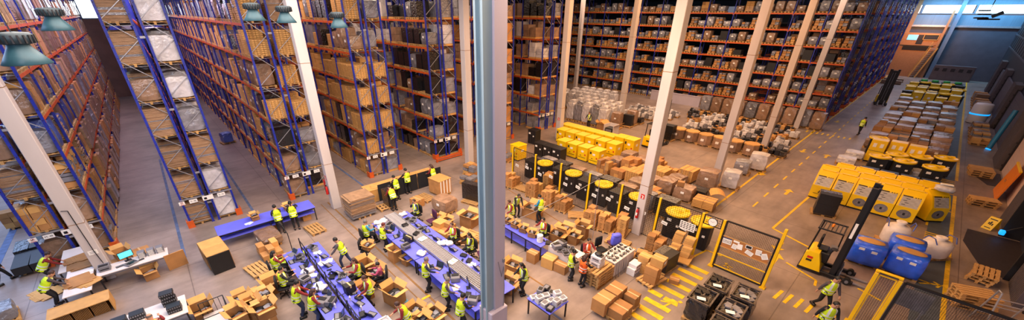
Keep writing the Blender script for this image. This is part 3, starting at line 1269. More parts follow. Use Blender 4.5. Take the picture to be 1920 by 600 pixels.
# pallets beside the lane further on
load(-6.82, 32.59, .1, 'white', 1.2, 'white carton pallet load standing at the lane edge below the pillars', 'loads at the lane edge', 1.16, 1.0, seed=81)
load(-7.34, 30.89, .1, 'grey', .9, 'grey wrapped load half hidden behind the second lane pillar', 'loads at the lane edge', 1.0, 1.0, seed=82)

# ---- octabins (big drum-shaped cartons) in front of the mixed pallets
def octabin_b():
    r = root('octagonal_bulk_carton')
    obj('pallet', ME_PAL, parent=r)
    q = MB()
    p = [(math.cos(PI / 8 + k * PI / 4) * .58, math.sin(PI / 8 + k * PI / 4) * .58) for k in range(8)]
    q.prism(p, .146, 1.0)
    obj('body', q, 'film', r)
    q = MB()
    q.prism([(x * 1.05, y * 1.05) for x, y in p], .97, 1.06)
    obj('lid', q, 'carton2', r)
    q = MB()
    q.box((-.1, -.56, .6), (.26, .02, .2))
    obj('label_sheet', q, 'label', r)
    return r


for i in range(6):
    put(('octa',), octabin_b, -14.4 + i * 1.22, 35.6 + (i % 2) * .1, 0, .1, 'octagonal brown bulk carton on a pallet, %s from the reach truck' % ORD[i + 1], 'bulk carton', 'octagonal bulk cartons')


# ---- mixed low pallets of small black and white machines
def smallgoods_b(seed, pal):
    def b():
        rnd = random.Random(seed)
        r = root('goods_pallet')
        obj('pallet', ME_PAL, parent=r)
        q = MB()
        for i in range(3):
            for j in range(2):
                hh = rnd.uniform(.2, .5)
                q.box((-.4 + i * .4 + rnd.uniform(-.03, .03), -.2 + j * .4, .146 + hh / 2), (.34, .34, hh), rnd.uniform(-.2, .2), m=rnd.randrange(3), bev=.02)
                if rnd.random() < .6:
                    q.box((-.4 + i * .4, -.2 + j * .4, .146 + hh + .07), (.26, .24, .14), rnd.uniform(-.6, .6), m=rnd.randrange(3), bev=.02)
        o = obj('small_machines', q, pal, r)
        o['kind'] = 'stuff'
        return r
    return b


PAL = {'black': ['black', 'filmk', 'grey'], 'white': ['white', 'filmw', 'grey'], 'brown': ['carton', 'carton2', 'black']}
cnt = 0
for rr_, (y, x0, n, ks) in enumerate(((37.2, -14.6, 7, ('black', 'black', 'brown')), (38.9, -14.8, 7, ('black', 'white', 'black')), (40.7, -15.2, 7, ('white', 'brown', 'white')), (42.4, -15.8, 7, ('brown', 'white', 'black')), (44.2, -16.6, 8, ('white', 'black', 'white')), (46, -17.4, 8, ('brown', 'white', 'black')))):
    for i in range(n):
        k = ks[(i + rr_) % 3]
        sd = (i + rr_ * 2) % 3
        put(('sg', k, sd), smallgoods_b(300 + sd, PAL[k]), x0 + i * 1.32, y, 0, .05 * ((i % 3) - 1), 'pallet of small %s machines, %s row behind the octagonal cartons, %s from the reach truck' % (k, ORD[rr_ + 1], ORD[i + 1]), 'goods pallet', 'pallets of small machines')
for i in range(10):
    load(-17.2 + i * 1.16, 49.2, 0, 'film' if i % 4 else 'grey', 1.65, 'tall %s load at the cross rack foot, %s from the pale wall' % ('brown wrapped' if i % 4 else 'grey wrapped', ORD[i + 1]), 'tall wrapped loads before the cross rack', 1.08, 1.0, seed=(91 if i % 4 else 92))
# low white bagged machines left of the reach truck
for a_ in range(4):
    for b_ in range(3):
        put(('sg', 'white', (a_ + b_) % 3), smallgoods_b(300 + (a_ + b_) % 3, PAL['white']), -22.8 + a_ * 1.4, 40.2 + b_ * 1.7, 0, .1, 'pallet of low white bagged machines beyond the wrapped machines, %s row, %s along' % (ORD[b_ + 1], ORD[a_ + 1]), 'goods pallet', 'pallets of white bagged machines')
w = MB()
w.box((-22, 50.6, .6), (6.5, .2, 1.2))
w.box((-22, 50.6, 1.23), (6.6, .26, .06))
struct('wall_low_divider', w, 'pale')


# ---- white film-wrapped machines
def wmach_b(v):
    def b():
        rnd = random.Random(50 + v)
        r = root('wrapped_machine')
        obj('pallet', ME_PAL2, parent=r)
        q = MB()
        q.box((0, 0, .8), (.72, .78, 1.3), m=0, bev=.03)
        q.box((.0, -.4, 1.15), (.6, .03, .3), m=1)
        q.box((0, -.4, .55), (.66, .03, .12), m=1)
        obj('cabinet', q, ['grey' if v == 1 else 'white', 'black'], r)
        q = MB()
        q.lump((0, 0, .86), (.84, .9, 1.42), .035, n=5, rnd=rnd, sm=False)
        q.lump((0, 0.1, 1.66), (.6, .6, .22), .05, n=3, rnd=rnd, sm=False)
        obj('plastic_wrap', q, 'filmw' if v != 1 else 'filmg', r)
        return r
    return b


for a_ in range(5):
    for b_ in range(7):
        if b_ < 3:
            x, y = -25.6 + a_ * 1.02 - .1 * b_, 33.9 + b_ * 1.35
        else:
            x, y = -30.2 + a_ * 1.05 + (b_ - 3) * .3, 36.4 + (b_ - 3) * 1.6 + 1.8
        if b_ > 5:
            continue
        v = 1 if (b_ == 0 and a_ in (1, 3)) else 0
        put(('wm', v), wmach_b(v), x, y, 0, .08, '%s film-wrapped machine, %s row from the yellow bins, %s along' % ('grey' if v else 'white', ORD[b_ + 1], ORD[a_ + 1]), 'wrapped machine', 'film-wrapped machines', (1.12, 1.15, 1.22))
load(-20.41, 34.56, .1, 'film', 1.5, 'tall stack of brown cartons beside the wrapped machines', 'stacks near the wrapped machines', 1.0, .9, seed=101)
load(-19.90, 35.74, .1, 'black', 1.1, 'stack of black crates between two brown carton stacks', 'stacks near the wrapped machines', 1.0, .9, seed=102)
load(-20.01, 36.86, .1, 'film', 1.4, 'second tall brown stack behind the black crates', 'stacks near the wrapped machines', 1.0, .9, seed=103)
put(('sg', 'black', 0), smallgoods_b(300, PAL['black']), -19.89, 37.96, 0, .1, 'low pallet of black machines beside the second brown stack', 'goods pallet')
r = root('open_crate')
tag(r, 'open pale crate holding a black machine, at the end of the yellow bins', 'crate')
r.location = (-19.09, 31.58, 0)
q = MB()
for sx in (-1, 1):
    q.box((sx * .5, 0, .6), (.04, 1.0, 1.2))
q.box((0, .5, .6), (1.0, .04, 1.2))
q.box((0, 0, .05), (1.0, 1.0, .1))
obj('body', q, 'bench', r)
q = MB()
q.box((0, -.05, .5), (.8, .8, .8), bev=.03)
q.box((0, -.46, .6), (.6, .03, .4), m=1)
obj('machine', q, ['black', 'grey'], r)
for s in (-1, 1):
    q = MB()
    q.box((s * .75, 0, 1.3), (.5, 1.0, .02), rot=Matrix.Rotation(-s * .5, 3, 'Y'))
    obj('flap', q, 'carton2', r)
open_carton(-20.91, 32.82, .9, .8, .7, .3, 'wide open carton beside the pale crate at the bin rows', .5)


# ---- pallets of slotted cartons in front of the fence
def boxpal_b(cols, seed, rot90=False):
    def b():
        rnd = random.Random(seed)
        r = root('loaded_pallet')
        obj('pallet', ME_PAL, parent=r)
        for (cx, cy, w_, d_, n) in cols:
            q = MB()
            for k in range(n):
                q.box((cx + rnd.uniform(-.015, .015), cy + rnd.uniform(-.015, .015), .15 + (k + .5) * .105), (w_, d_, .098), rnd.uniform(-.03, .03))
                for s in (-1, 1):
                    q.box((cx + s * (w_ / 2 + .002), cy, .15 + (k + .5) * .105), (.02, d_ * .35, .03), m=1)
                    q.box((cx, cy + s * (d_ / 2 + .002), .15 + (k + .5) * .105), (w_ * .3, .02, .03), m=1)
            obj('carton_column', q, ['carton2' if rnd.random() < .5 else 'carton', 'cartond'], r)
        return r
    return b


C4 = [(-.36, -.19, .44, .36, 9), (.1, -.19, .44, .36, 7), (-.36, .2, .44, .36, 8), (.1, .2, .44, .36, 9)]
C5 = [(-.36, -.19, .44, .36, 6), (.1, -.19, .44, .36, 5), (-.36, .2, .44, .36, 8), (.1, .2, .44, .36, 7), (.44, .1, .2, .4, 4)]
C6 = [(-.3, -.15, .5, .42, 10), (.28, .1, .5, .42, 9)]
G4 = 'carton pallets before the fence'
for i, (pt, c, rz) in enumerate((((-17.02, 16.92), C5, .15), ((-15.50, 17.05), C4, .15), ((-13.48, 16.47), C4, .15), ((-12.08, 16.65), C5, .15), ((-9.94, 16.36), C4, .15), ((-9.00, 16.63), C5, .2), ((-8.17, 16.89), C6, .2), ((-6.41, 16.57), C5, .15), ((-15.27, 18.08), C6, .15))):
    put(('boxpal', c is C4, c is C5), boxpal_b(c, 60), pt[0], pt[1], 0, PI / 2 + rz, 'pallet of flat slotted cartons before the fence, %s from the steel pillar' % ORD[i + 1], 'pallet load', G4)
r = root('platform_trolley')
tag(r, 'pale platform trolley carrying two leaning columns of flat cartons beside the crosswalk', 'trolley')
r.location = (-5.50, 16.75, 0)
r.rotation_euler = (0, 0, .15)
q = MB()
q.box((0, 0, .2), (1.3, 1.0, .05))
obj('deck', q, 'carton2', r)
for xx in (-.5, .5):
    for yy in (-.4, .4):
        q = MB()
        q.cyl((xx, yy - .03, .09), (xx, yy + .03, .09), .085, n=10)
        q.box((xx, yy, .15), (.08, .1, .06))
        obj('caster', q, 'grey', r)
for k, (cx, cy, n, rz) in enumerate(((-.25, .12, 10, .1), (.25, .2, 9, .12), (-.22, -.28, 4, .1))):
    for i in range(n):
        carton(r.location.x + cx + .012 * i * (k < 2), r.location.y + cy + .006 * i, .42, .34, .1, rz, 'flat slotted carton, %s up in the %s column on the platform trolley' % (ORD[i + 1], ('tall', 'second tall', 'low')[k]), .23 + i * .107, 'carton2', 'flat cartons on the trolley')
for i, (pt, rz, lab, z) in enumerate((((-11.49, 16.41), .7, 'empty wooden pallet lying before the fence, beside the third fence bay', 0), ((-11.05, 16.13), .7, 'x', 0))):
    if i == 0:
        pallet(pt[0], pt[1], rz, lab)
pallet(-8.15, 15.96, .2, 'empty wooden pallet below the flat cartons near the pillar sign')
pallet(-15.95, 16.67, .1, 'bare wooden pallet beside the flat carton pallets near the steel pillar')
pallet(-19.30, 10.94, .15, 'empty wooden pallet lying on the open floor below the strapped carton block')
pallet(-21.16, 7.38, .2, 'empty wooden pallet beside the tall stack of cardboard sheets')
pallet(-20.02, 4.23, .1, 'pale empty wooden pallet in front of the blue bench')
pallet(-9.61, 9.44, .2, 'wooden pallet under an open carton beside the steel pillar')
open_carton(-9.92, 9.80, .6, .5, .45, .2, 'open carton standing on the wooden pallet beside the steel pillar', .6, .146)
open_carton(-8.83, 8.44, .7, .55, .5, .2, 'open carton of dark parts at the foot of the steel pillar', .6)

# ---- near cluster of cartons beside the crosswalk
cx, cy = -5.44, 11.78
pallet(cx, cy, 0, 'wooden pallet under the large cartons nearest the crosswalk')
pallet(cx + .1, cy - .0 - .82, 0, 'second wooden pallet under the large cartons by the crosswalk')
for (dx, dy, w_, d_, h_, z, lab) in ((-.3, -1.0, .6, .78, .62, .15, 'large brown carton on the near pallet corner by the packing floor'), (-.3, -.15, .6, .78, .62, .15, 'large brown carton behind the near corner carton'), (.33, -.75, .62, .8, .4, .15, 'wide low brown carton with torn tape facing the crosswalk'), (-.28, .35, .5, .4, .2, .15, 'flat brown carton lying behind the two large cartons'), (.3, .15, .5, .5, .5, .15, 'medium brown carton between the large cartons and the labelled stack')):
    carton(cx + dx, cy + dy, w_, d_, h_, .03, lab, z, group='cartons by the crosswalk')
px, py = -5.31, 14.28
pallet(px, py, 1.4, 'wooden pallet under the labelled carton stack by the crosswalk')
for k in range(3):
    carton(px + .05, py - .2, .55, .5, .4, .06, '%s carton of the stack beside the crosswalk stripes' % ('bottom', 'middle', 'white-labelled top')[k], .15 + k * .412, 'carton2' if k == 2 else 'carton', 'labelled carton stack', k == 2)
for k in range(8):
    carton(px - .75 + k * .006, py + .15, .5, .42, .11, .05, 'flat slotted carton, %s from the floor, in the near column by the dark crates' % ORD[k + 1], .002 + k * .118, 'carton2', 'flat cartons in the near column')
load(px - .2, py + .9, 1.5, 'black', .8, 'dark brown crates behind the flat carton column by the crosswalk', 'dark crate pallets', 1.0, .8, seed=111)
carton(px + .55, py + .45, .4, .35, .22, .3, 'small open-sided brown carton at the back of the crosswalk stacks')


M['filmk2'] = mat('film_rim_dark', '#4A3F3C', .25, ndark=.4, nscale=6, bump=.6, bscale=9, coat=.7)
# ---- black film-wrapped bins by the crosswalk
def wbin_b(v):
    def b():
        rnd = random.Random(v)
        r = root('wrapped_bin')
        obj('pallet', ME_PAL2, parent=r)
        q = MB()
        q.lump((0, 0, .62), (.82, 1.08, .95), .02, n=5, rnd=rnd, sm=False)
        obj('wrapped_body', q, 'filmk', r)
        q = MB()
        for s in (-1, 1):
            q.box((s * .38, 0, 1.13), (.06, 1.06, .07))
            q.box((0, s * .5, 1.13), (.8, .06, .07))
        q.box((0, .05, 1.12), (.06, 1.0, .05))
        obj('rim', q, 'filmk2', r)
        q = MB()
        for i in range(7):
            q.box((rnd.uniform(-.25, .25), rnd.uniform(-.38, .38), 1.1 + rnd.uniform(0, .04)), (.2, .24, .06), rnd.uniform(0, 3), m=v % 2)
        o = obj('contents', q, ['black', 'filmg'], r)
        o['kind'] = 'stuff'
        q = MB()
        q.box((.02, -.3, 1.18), (.3, .18, .008), .4)
        obj('label_sheet', q, 'label', r)
        return r
    return b


for i, (dx, dy, lab) in enumerate(((0, 0, 'nearest the stripes'), (.95, .1, 'second from the stripes, beside the fence panel'), (-.1, -1.25, 'at the lower frame edge below the stripes'), (.9, -1.2, 'with pale contents at the lower edge'), (1.0, -2.4, 'lowest of the group'))):
    put(('wbin', i % 2), wbin_b(i % 2), -2.95 + dx, 14.55 + dy, 0, .05, 'black film-wrapped bin beside the crosswalk, %s' % lab, 'wrapped bin', 'black wrapped bins')


# ---- fence
def post(x, h, label, y=17.3):
    def b():
        r = root('fence_post')
        q = MB()
        q.box((0, 0, .5), (.11, .11, 1.0), bev=.008)
        obj('post', q, 'fence', r)
        q = MB()
        q.box((0, 0, .01), (.22, .22, .02))
        for s in (-1, 1):
            for t in (-1, 1):
                q.cyl((s * .08, t * .08, .02), (s * .08, t * .08, .035), .014, n=6)
        obj('foot_plate', q, 'fence', r)
        return r
    o = put(('fpost',), b, x, y, 0, 0, label, 'fence post', 'yellow fence posts')
    o.scale = (1, 1, h)
    return o


FX = [-17.8, -15.65, -13.5, -11.36, -9.26, -7.1, -5.0]
for i, x in enumerate(FX):
    post(x, 2.5, 'yellow fence post, %s from the steel pillar along the mesh fence' % ORD[i + 1])
post(-4.08, 2.5, 'yellow fence post at the gate side of the doorway with the clock')
post(-1.9, 3.0, 'tall yellow post at the free end of the noticeboard panel')
post(1.0, 2.52, 'yellow gate post at the end of the near fence')
post(1.62, 2.52, 'second yellow post of the near fence gate')


def mesh_panel(x0, x1, y, z0, z1, label, pitch=.1, wire=.005, frame='black', kickrail=False, name='mesh_fence_panel', cat='fence panel', fr=.035):
    r = root(name)
    r.location = ((x0 + x1) / 2, y, 0)
    tag(r, label, cat, 'mesh fence panels')
    a, b = x0 - r.location.x, x1 - r.location.x
    q = MB()
    for x in (a, b):
        q.box((x, 0, (z0 + z1) / 2), (fr, fr, z1 - z0))
    for z in (z0, z1):
        q.box(((a + b) / 2, 0, z), (b - a, fr, fr))
    obj('frame', q, frame, r)
    q = MB()
    n = int((b - a) / pitch)
    for i in range(1, n):
        q.box((a + i * (b - a) / n, 0, (z0 + z1) / 2), (wire * 2, wire * 2, z1 - z0))
    n = int((z1 - z0) / pitch)
    for i in range(1, n):
        q.box(((a + b) / 2, .004, z0 + i * (z1 - z0) / n), (b - a, wire * 2, wire * 2))
    obj('wire_mesh', q, 'black', r)
    return r


for i in range(6):
    mesh_panel(FX[i] + .08, FX[i + 1] - .08, 17.3, .12, 2.45, 'black mesh fence panel between yellow posts, %s from the steel pillar' % ORD[i + 1])
cl = mesh_panel(-4.92, -4.17, 17.3, 2.0, 2.47, 'short mesh panel over the doorway, carrying the clock')
q = MB()
q.T = Matrix.Translation((-4.52, 17.24, 2.24)) @ Matrix.Rotation(PI / 2, 4, 'X')
r = root('wall_clock')
tag(r, 'round white clock hanging on the mesh above the fence doorway', 'clock')
r.location = (-4.52, 17.22, 2.24)
q = MB()
q.T = Matrix.Rotation(PI / 2, 4, 'X')
q.lathe([(.2, -.02), (.21, 0), (.21, .03), (.19, .035)], 24)
obj('case', q, 'ink', r)
q = MB()
q.T = Matrix.Rotation(PI / 2, 4, 'X')
q.lathe([(.185, .03), (.185, .038)], 24)
obj('dial', q, 'label', r)
q = MB()
q.bar((0, -.042, 0), (.07, -.042, .07), .014, .004)
q.bar((0, -.042, 0), (-.11, -.042, .05), .01, .004)
for k in range(12):
    a_ = k * PI / 6
    q.bar((math.sin(a_) * .15, -.04, math.cos(a_) * .15), (math.sin(a_) * .175, -.04, math.cos(a_) * .175), .012, .003)
obj('hands', q, 'ink', r)
gp = mesh_panel(-3.98, -2.0, 17.3, .08, 2.5, 'large mesh gate panel with a brown noticeboard and papers', .06, .004, 'black', True, fr=.06)
q = MB()
q.box((0, -.03, .17), (1.95, .03, .04))
q.box((0, -.03, .8), (1.95, .03, .04))
obj('cross_rail', q, 'fence', gp)
r = root('noticeboard')
tag(r, 'long brown noticeboard fixed across the mesh gate panel', 'noticeboard')
r.location = (-3.0, 17.24, 1.52)
q = MB()
q.box((0, 0, 0), (1.86, .03, .54))
obj('board', q, 'board', r)
q = MB()
q.box((0, -.02, .28), (1.9, .03, .03))
q.box((0, -.02, -.28), (1.9, .03, .03))
obj('frame', q, 'carton2', r)
for i, (dx, dz, w_, h_, an, lab) in enumerate(((-.74, .08, .36, .3, -.05, 'lined planning sheet with a blue header at the gate end'), (-.38, .2, .24, .09, 0, 'small paper strip beside the planning sheet'), (-.4, -.06, .2, .24, .1, 'plain paper below the small strip'), (-.2, .02, .2, .26, -.1, 'plain paper beside the black card'), (.12, .16, .26, .17, 0, 'white-edged black card'), (.2, -.1, .3, .2, .3, 'tilted table print-out under the black card'), (.52, .08, .22, .26, -.1, 'second paper from the free post'), (.76, .0, .24, .27, -.5, 'tilted paper nearest the free post'))):
    q = MB()
    q.T = Matrix.Rotation(an, 4, 'Y')
    q.box((0, 0, 0), (w_, .006, h_))
    if i == 0:
        q.box((0, -.004, h_ * .42), (w_, .004, .05), m=2)
        for k in range(6):
            q.box((-.14 + k * .056, -.004, -.03), (.02, .004, .16), m=1)
    elif i == 4:
        q.box((0, -.004, 0), (w_ - .05, .004, h_ - .05), m=1)
    elif i > 4 or i == 2:
        for k in range(4):
            q.box((0, -.004, .07 - k * .045), (w_ * .7, .003, .008), m=3)
    o = obj('notice_paper', q, ['label', 'ink', 'cl_jean', 'grey'], loc=(-3.0 + dx, 17.215, 1.52 + dz))
    tag(o, lab + ' on the noticeboard' if len(lab.split()) < 12 else lab, 'paper', 'papers on the noticeboard')
# white notices on the bins behind the fence
for i in range(12):
    x = -17.35 + (i // 2) * 2.14 + (i % 2) * .95
    o = obj('notice_paper', MB().box((0, 0, 0), (.3, .006, .18)).box((0, -.004, .02), (.22, .003, .02), m=1).box((0, -.004, -.03), (.22, .003, .02), m=1), ['label', 'ink'], loc=(x, 17.27, 1.25 + .12 * (i % 2)), rot=(0, .12, 0))
    tag(o, 'white notice hung on the mesh fence, %s from the steel pillar' % ORD[i + 1], 'notice', 'notices on the mesh fence')
o = obj('notice_paper', MB().box((0, 0, 0), (.72, .006, .42)), 'label', loc=(-5.55, 17.26, 1.55))
for k in range(4):
    q = MB()
    for j in range(5):
        q.box((-.27 + j * .135, 0, 0), (.1, .003, .045))
    obj('printed_line', q, 'ink', o, (0, -.005, .14 - k * .09))
tag(o, 'largest white printed notice, on the fence beside the doorway', 'notice')
# near fence on the frame's lower edge
mesh_panel(1.09, 1.53, 17.3, .1, 2.46, 'narrow yellow-framed mesh gate of the near fence', .06, .004, 'fence')
nf = mesh_panel(1.74, 4.3, 17.3, .1, 2.5, 'wide dark mesh panel of the near fence', .055, .004, 'black', fr=.08)
nf2 = mesh_panel(4.36, 5.2, 17.3, .1, 2.5, 'last mesh panel of the near fence beside the dock wall', .055, .004, 'black')
q = MB()
q.box((1.3, 17.3, 2.59), (.72, .12, .08), bev=.01)
q.box((1.3, 17.23, 2.57), (.5, .02, .03), m=1)
o = obj('gate_header', q, ['fence', 'ink'])
tag(o, 'yellow header box joining the two gate posts of the near fence', 'gate header')
r = root('white_board')
tag(r, 'pale rectangular board standing behind the near mesh fence', 'board')
r.location = (2.12, 17.75, 0)
q = MB()
q.box((0, 0, 1.75), (.95, .04, .75))
obj('board', q, 'filmg', r)
q = MB()
for s in (-.4, .4):
    q.box((s, 0, .75), (.05, .05, 1.5))
obj('stand', q, 'steel', r)


# ---- yellow collection machines
def ymach_b(v):
    def b():
        r = root('collection_machine')
        q = MB()
        q.T = Matrix(((0, 0, 1, 0), (1, 0, 0, 0), (0, 1, 0, 0), (0, 0, 0, 1)))
        w_ = .94
        q.prism([(0, .1), (.92, .1), (.92, 1.72), (.72, 1.72), (.34, 1.5), (0, .9)][::1], -w_ / 2, w_ / 2)
        obj('body', q, 'yellow', r)
        q = MB()
        d = Vector((0, .34, .6)).normalized()
        up = Vector((0, d.y, d.z))
        c0 = Vector((0, 0, .9))
        nrm = Vector((0, -d.z, d.y))
        def pl(u0, u1, v0, v1, m, o=.006):
            a = [c0 + Vector((u, 0, 0)) + d * v_ + nrm * o for u, v_ in ((u0, v0), (u1, v0), (u1, v1), (u0, v1))]
            bb = [p - nrm * (o + .002) for p in a]
            q.add(a + bb, [(0, 1, 2, 3), (7, 6, 5, 4), (0, 4, 5, 1), (1, 5, 6, 2), (2, 6, 7, 3), (3, 7, 4, 0)], m)
        pl(-.38, .38, .02, .6, 0)
        pl(-.38, .02, .61, .67, 1, .012)
        for k in range(3):
            pl(.1 + k * .1, .16 + k * .1, .62, .66, 1, .012)
        for k in range(4):
            pl(-.3 + .1 * (k % 2), -.14 + .1 * (k % 2), .12 + k * .12, .15 + k * .12, 1, .01)
        obj('instruction_panel', q, ['glass', 'ink'], r)
        q = MB()
        if v == 0:
            q.box((.0, -.006, .52), (.06, .012, .16), m=1)
            q.box((.06, -.006, .55), (.05, .012, .04), .0, m=1, rot=Matrix.Rotation(.8, 3, 'Y'))
            q.box((.06, -.006, .49), (.05, .012, .04), .0, m=1, rot=Matrix.Rotation(-.8, 3, 'Y'))
            q.box((-.05, -.006, .48), (.04, .012, .05), m=1)
            q.box((0, -.006, .38), (.6, .012, .012), m=1)
            q.box((0, -.006, .36), (.5, .012, .008), m=1)
        else:
            q.T = Matrix.Translation((0, -.002, .5)) @ Matrix.Rotation(PI / 2, 4, 'X')
            q.lathe([(.26, 0), (.26, .012)], 22, sx=1.15)
            q.T = None
            q.box((0, -.016, .5), (.1, .006, .14), m=1)
        obj('emblem', q, ['filmg', 'ink'], r)
        q = MB()
        q.box((0, .46, .05), (.9, .86, .1))
        obj('plinth', q, 'black', r)
        q = MB()
        q.box((0, .8, 1.75), (.7, .14, .06), bev=.01)
        obj('top_flap', q, 'yellowp', r)
        return r
    return b


G5 = 'yellow collection machines'
for rw, (y, n, x0) in enumerate(((29.85, 5, -2.5), (31.0, 5, -2.5), (32.15, 5, -2.0))):
    for i in range(n):
        v = 0 if i < 2 else 1
        put(('ymach', v), ymach_b(v), x0 + i * .98 - (.1 * rw if rw < 2 else 0), y, 0, 0, 'slant-fronted yellow collection machine, %s row, %s from the lane' % (('front', 'middle', 'back')[rw], ORD[i + 1]), 'collection machine', G5)
put(('ymach', 1), ymach_b(1), 2.62, 31.2, 0, .75, 'yellow collection machine turned aside beside the walkway, a bag on top', 'collection machine', G5)
r = root('plastic_bag')
tag(r, 'bulky translucent bag lying on the turned yellow machine', 'bag')
r.location = (2.35, 31.55, 1.78)
q = MB()
q.lump((0, 0, .15), (.8, .6, .3), .03, n=4, sm=True, rnd_e=.3)
obj('bag', q, 'filmw', r)
q = MB()
q.box((0, .2, .34), (.5, .2, .05), .2)
obj('folded_edge', q, 'label', r)
for i, (pt, lab) in enumerate((((-2.37, 41.30), 'flat white wrapped load behind the yellow machines nearest the lane'), ((-2.54, 39.11), 'second flat white wrapped load behind the yellow machines'), ((1.38, 39.60), 'white wrapped load behind the back row of yellow machines'))):
    load(pt[0], pt[1], .1, 'white', .5, lab, 'white wrapped loads', 1.16, 1.0, seed=121)


def ycab_b():
    r = root('yellow_cabinet')
    q = MB()
    q.box((0, 0, .95), (.95, .8, 1.7), bev=.02)
    obj('body', q, 'yellow', r)
    q = MB()
    for s in (-.2, .2):
        q.box((s, -.41, 1.4), (.2, .02, .3))
    q.box((0, -.41, .95), (.9, .015, .02), m=1)
    q.box((.1, -.41, .6), (.12, .015, .1), m=1)
    obj('window_sheet', q, ['label', 'ink'], r)
    q = MB()
    for i in range(6):
        q.box((-.4 + i * .16, 0, .05), (.1, .74, .1))
    obj('base_rail', q, 'black', r)
    return r


for i in range(3):
    put(('ycab',), ycab_b, -1.25 + i * 1.05, 41.6 + .35 * (i == 1), 0, .0, 'tall yellow cabinet, %s from the lane, behind the collection machines' % ORD[i + 1], 'cabinet', 'tall yellow cabinets')
for i, (x, y) in enumerate(((-1.5, 44.3), (-.7, 38.5), (.65, 38.6), (2.0, 38.5), (.0, 39.95), (1.4, 39.95), (2.3, 41.5))):
    put(('bbin', 1), bbin_b(1), x, y, 0, .1, 'round yellow-lidded black bin behind the yellow machines, %s counted from the lane' % ORD[i + 1], 'bin', G2, (1.15, 1.15, 1.1))
for i in range(4):
    put(('bbin', 0), bbin_b(0), -.9 + i * .98, 35.2, 0, .05, 'flat-lidded black bin right behind the yellow machine rows, %s from the lane' % ORD[i + 1], 'bin', G2)

# rows of goods further down the lane
WD = {'film': 'brown wrapped', 'grey': 'grey wrapped', 'mixed': 'mixed carton', 'brown': 'brown carton', 'bluefilm': 'blue wrapped', 'white': 'white wrapped', 'black': 'black crate'}
for a_ in range(4):
    for b_ in range(18):
        kd = ('film', 'grey', 'film', 'brown', 'mixed', 'film', 'brown')[(a_ * 3 + b_ * 5) % 7]
        hh = (.8, 1.25, 1.0)[(a_ + b_ * 2) % 3]
        load(-1.75 + a_ * 1.26, 46.0 + b_ * 1.34, 0, kd, hh, '%s load in the lane-side block, %s row past the cabinets, %s from the lane' % (WD[kd], ORD[b_ + 1], ORD[a_ + 1]), 'loads beside the far lane', 1.22, 1.24, seed=131 + (a_ + b_) % 2)
for a_ in range(5):
    for b_ in range(3):
        put(('ybin', 0), ybin_b(0), -2.0 + a_ * 1.05, 71.6 + b_ * 5.0, 0, 0, 'yellow bin in the distant yellow block, %s row, %s from the lane' % (ORD[b_ + 1], ORD[a_ + 1]), 'storage bin', G1, (1, 1, 1.4 if (a_ + b_) % 3 else 1.1))
        put(('bbin', (a_ + b_) % 2), bbin_b((a_ + b_) % 2), -1.9 + a_ * 1.05, 73.4 + b_ * 5.0, 0, 0, 'black bin in the distant yellow block, %s row, %s from the lane' % (ORD[b_ + 1], ORD[a_ + 1]), 'bin', G2, (1.1, 1.1, 1.35))
for a_ in range(4):
    put(('sg', 'brown', a_ % 3), smallgoods_b(300 + a_ % 3, PAL['brown']), -1.6 + a_ * 1.2, 86.5, 0, 0, 'pallet of scrap at the far end of the lane block, %s from the lane' % ORD[a_ + 1], 'goods pallet')
for a_ in range(4):
    load(-5.6 + (a_ % 2) * 1.3, 92 + (a_ // 2) * 3, 0, 'sheets', .4, 'flat timber pile by the office wall, %s of four' % ORD[a_ + 1], 'timber piles', 1.2, 1.2, seed=141)
def crt_b():
    r = root('green_machine')
    q = MB()
    q.box((0, 0, .5), (.9, .8, 1.0), bev=.03)
    obj('body', q, 'black', r)
    q = MB()
    q.lump((0, 0, 1.1), (.7, .6, .3), .03, n=3)
    obj('green_cover', q, 'green', r)
    return r


for a_ in range(4):
    put(('crt',), crt_b, -1.3 + a_ * 1.2, 90.5, 0, .2, 'black machine under a green cover at the back wall, %s from the lane' % ORD[a_ + 1], 'machine', 'green-covered machines')
r = root('metal_locker')
tag(r, 'row of grey metal lockers against the back wall', 'locker')
r.location = (1.3, 103.5, 0)
for i in range(5):
    obj('locker_door', MB().box((-2 + i * .95, -.32, 1.2), (.9, .03, 2.2)).box((-2 + i * .95, -.345, 1.7), (.5, .02, .5), m=1), ['dockg', 'dockd'], r)
obj('body', MB().box((0, 0, 1.2), (4.8, .6, 2.4), bev=.02), 'dockg', r)
# along the dock wall
for i in range(6):
    load(4.5, 54.5 + i * 1.45, .1, ('brown', 'mixed', 'film')[i % 3], (.5, .8, .6)[i % 3], '%s pallet along the dock wall beyond the blue pipe, %s counted away' % (WD[('brown', 'mixed', 'film')[i % 3]], ORD[i + 1]), 'loads along the dock wall', 1.1, .9, seed=151)
for i in range(7):
    load(4.6, 71 + i * 2.2, .1, ('brown', 'sheets', 'mixed')[i % 3], (.8, 1.1, .9)[i % 3], '%s stack far along the dock wall, %s counted away' % (('brown carton', 'cardboard', 'mixed carton')[i % 3], ORD[i + 1]), 'loads along the dock wall', 1.1, 1.2, seed=153)
for i in range(5):
    pallet(4.55, 43.6 + (i % 2) * 1.4, .1, 'wooden pallet in the low stacks by the dock wall, %s piece' % ORD[i + 1], .001 + (i // 2) * .15)
for i in range(3):
    pallet(4.55 + .02 * i, 36.5, .15 + .05 * i, 'worn wooden pallet below the orange board, %s of the pile' % ('bottom', 'middle', 'top')[i], .001 + i * .15)
r = root('orange_board')
tag(r, 'tall orange board leaning on the dock wall', 'board')
r.location = (5.2, 39.4, 0)
q = MB()
q.box((.1, 0, 1.0), (.06, 2.6, 2.0), rot=Matrix.Rotation(.12, 3, 'Y'))
obj('board', q, 'orangeb', r)
q = MB()
q.box((.2, 0, 2.02), (.1, 2.6, .1), rot=Matrix.Rotation(.12, 3, 'Y'))
obj('top_rail', q, 'yellow', r)
q = MB()
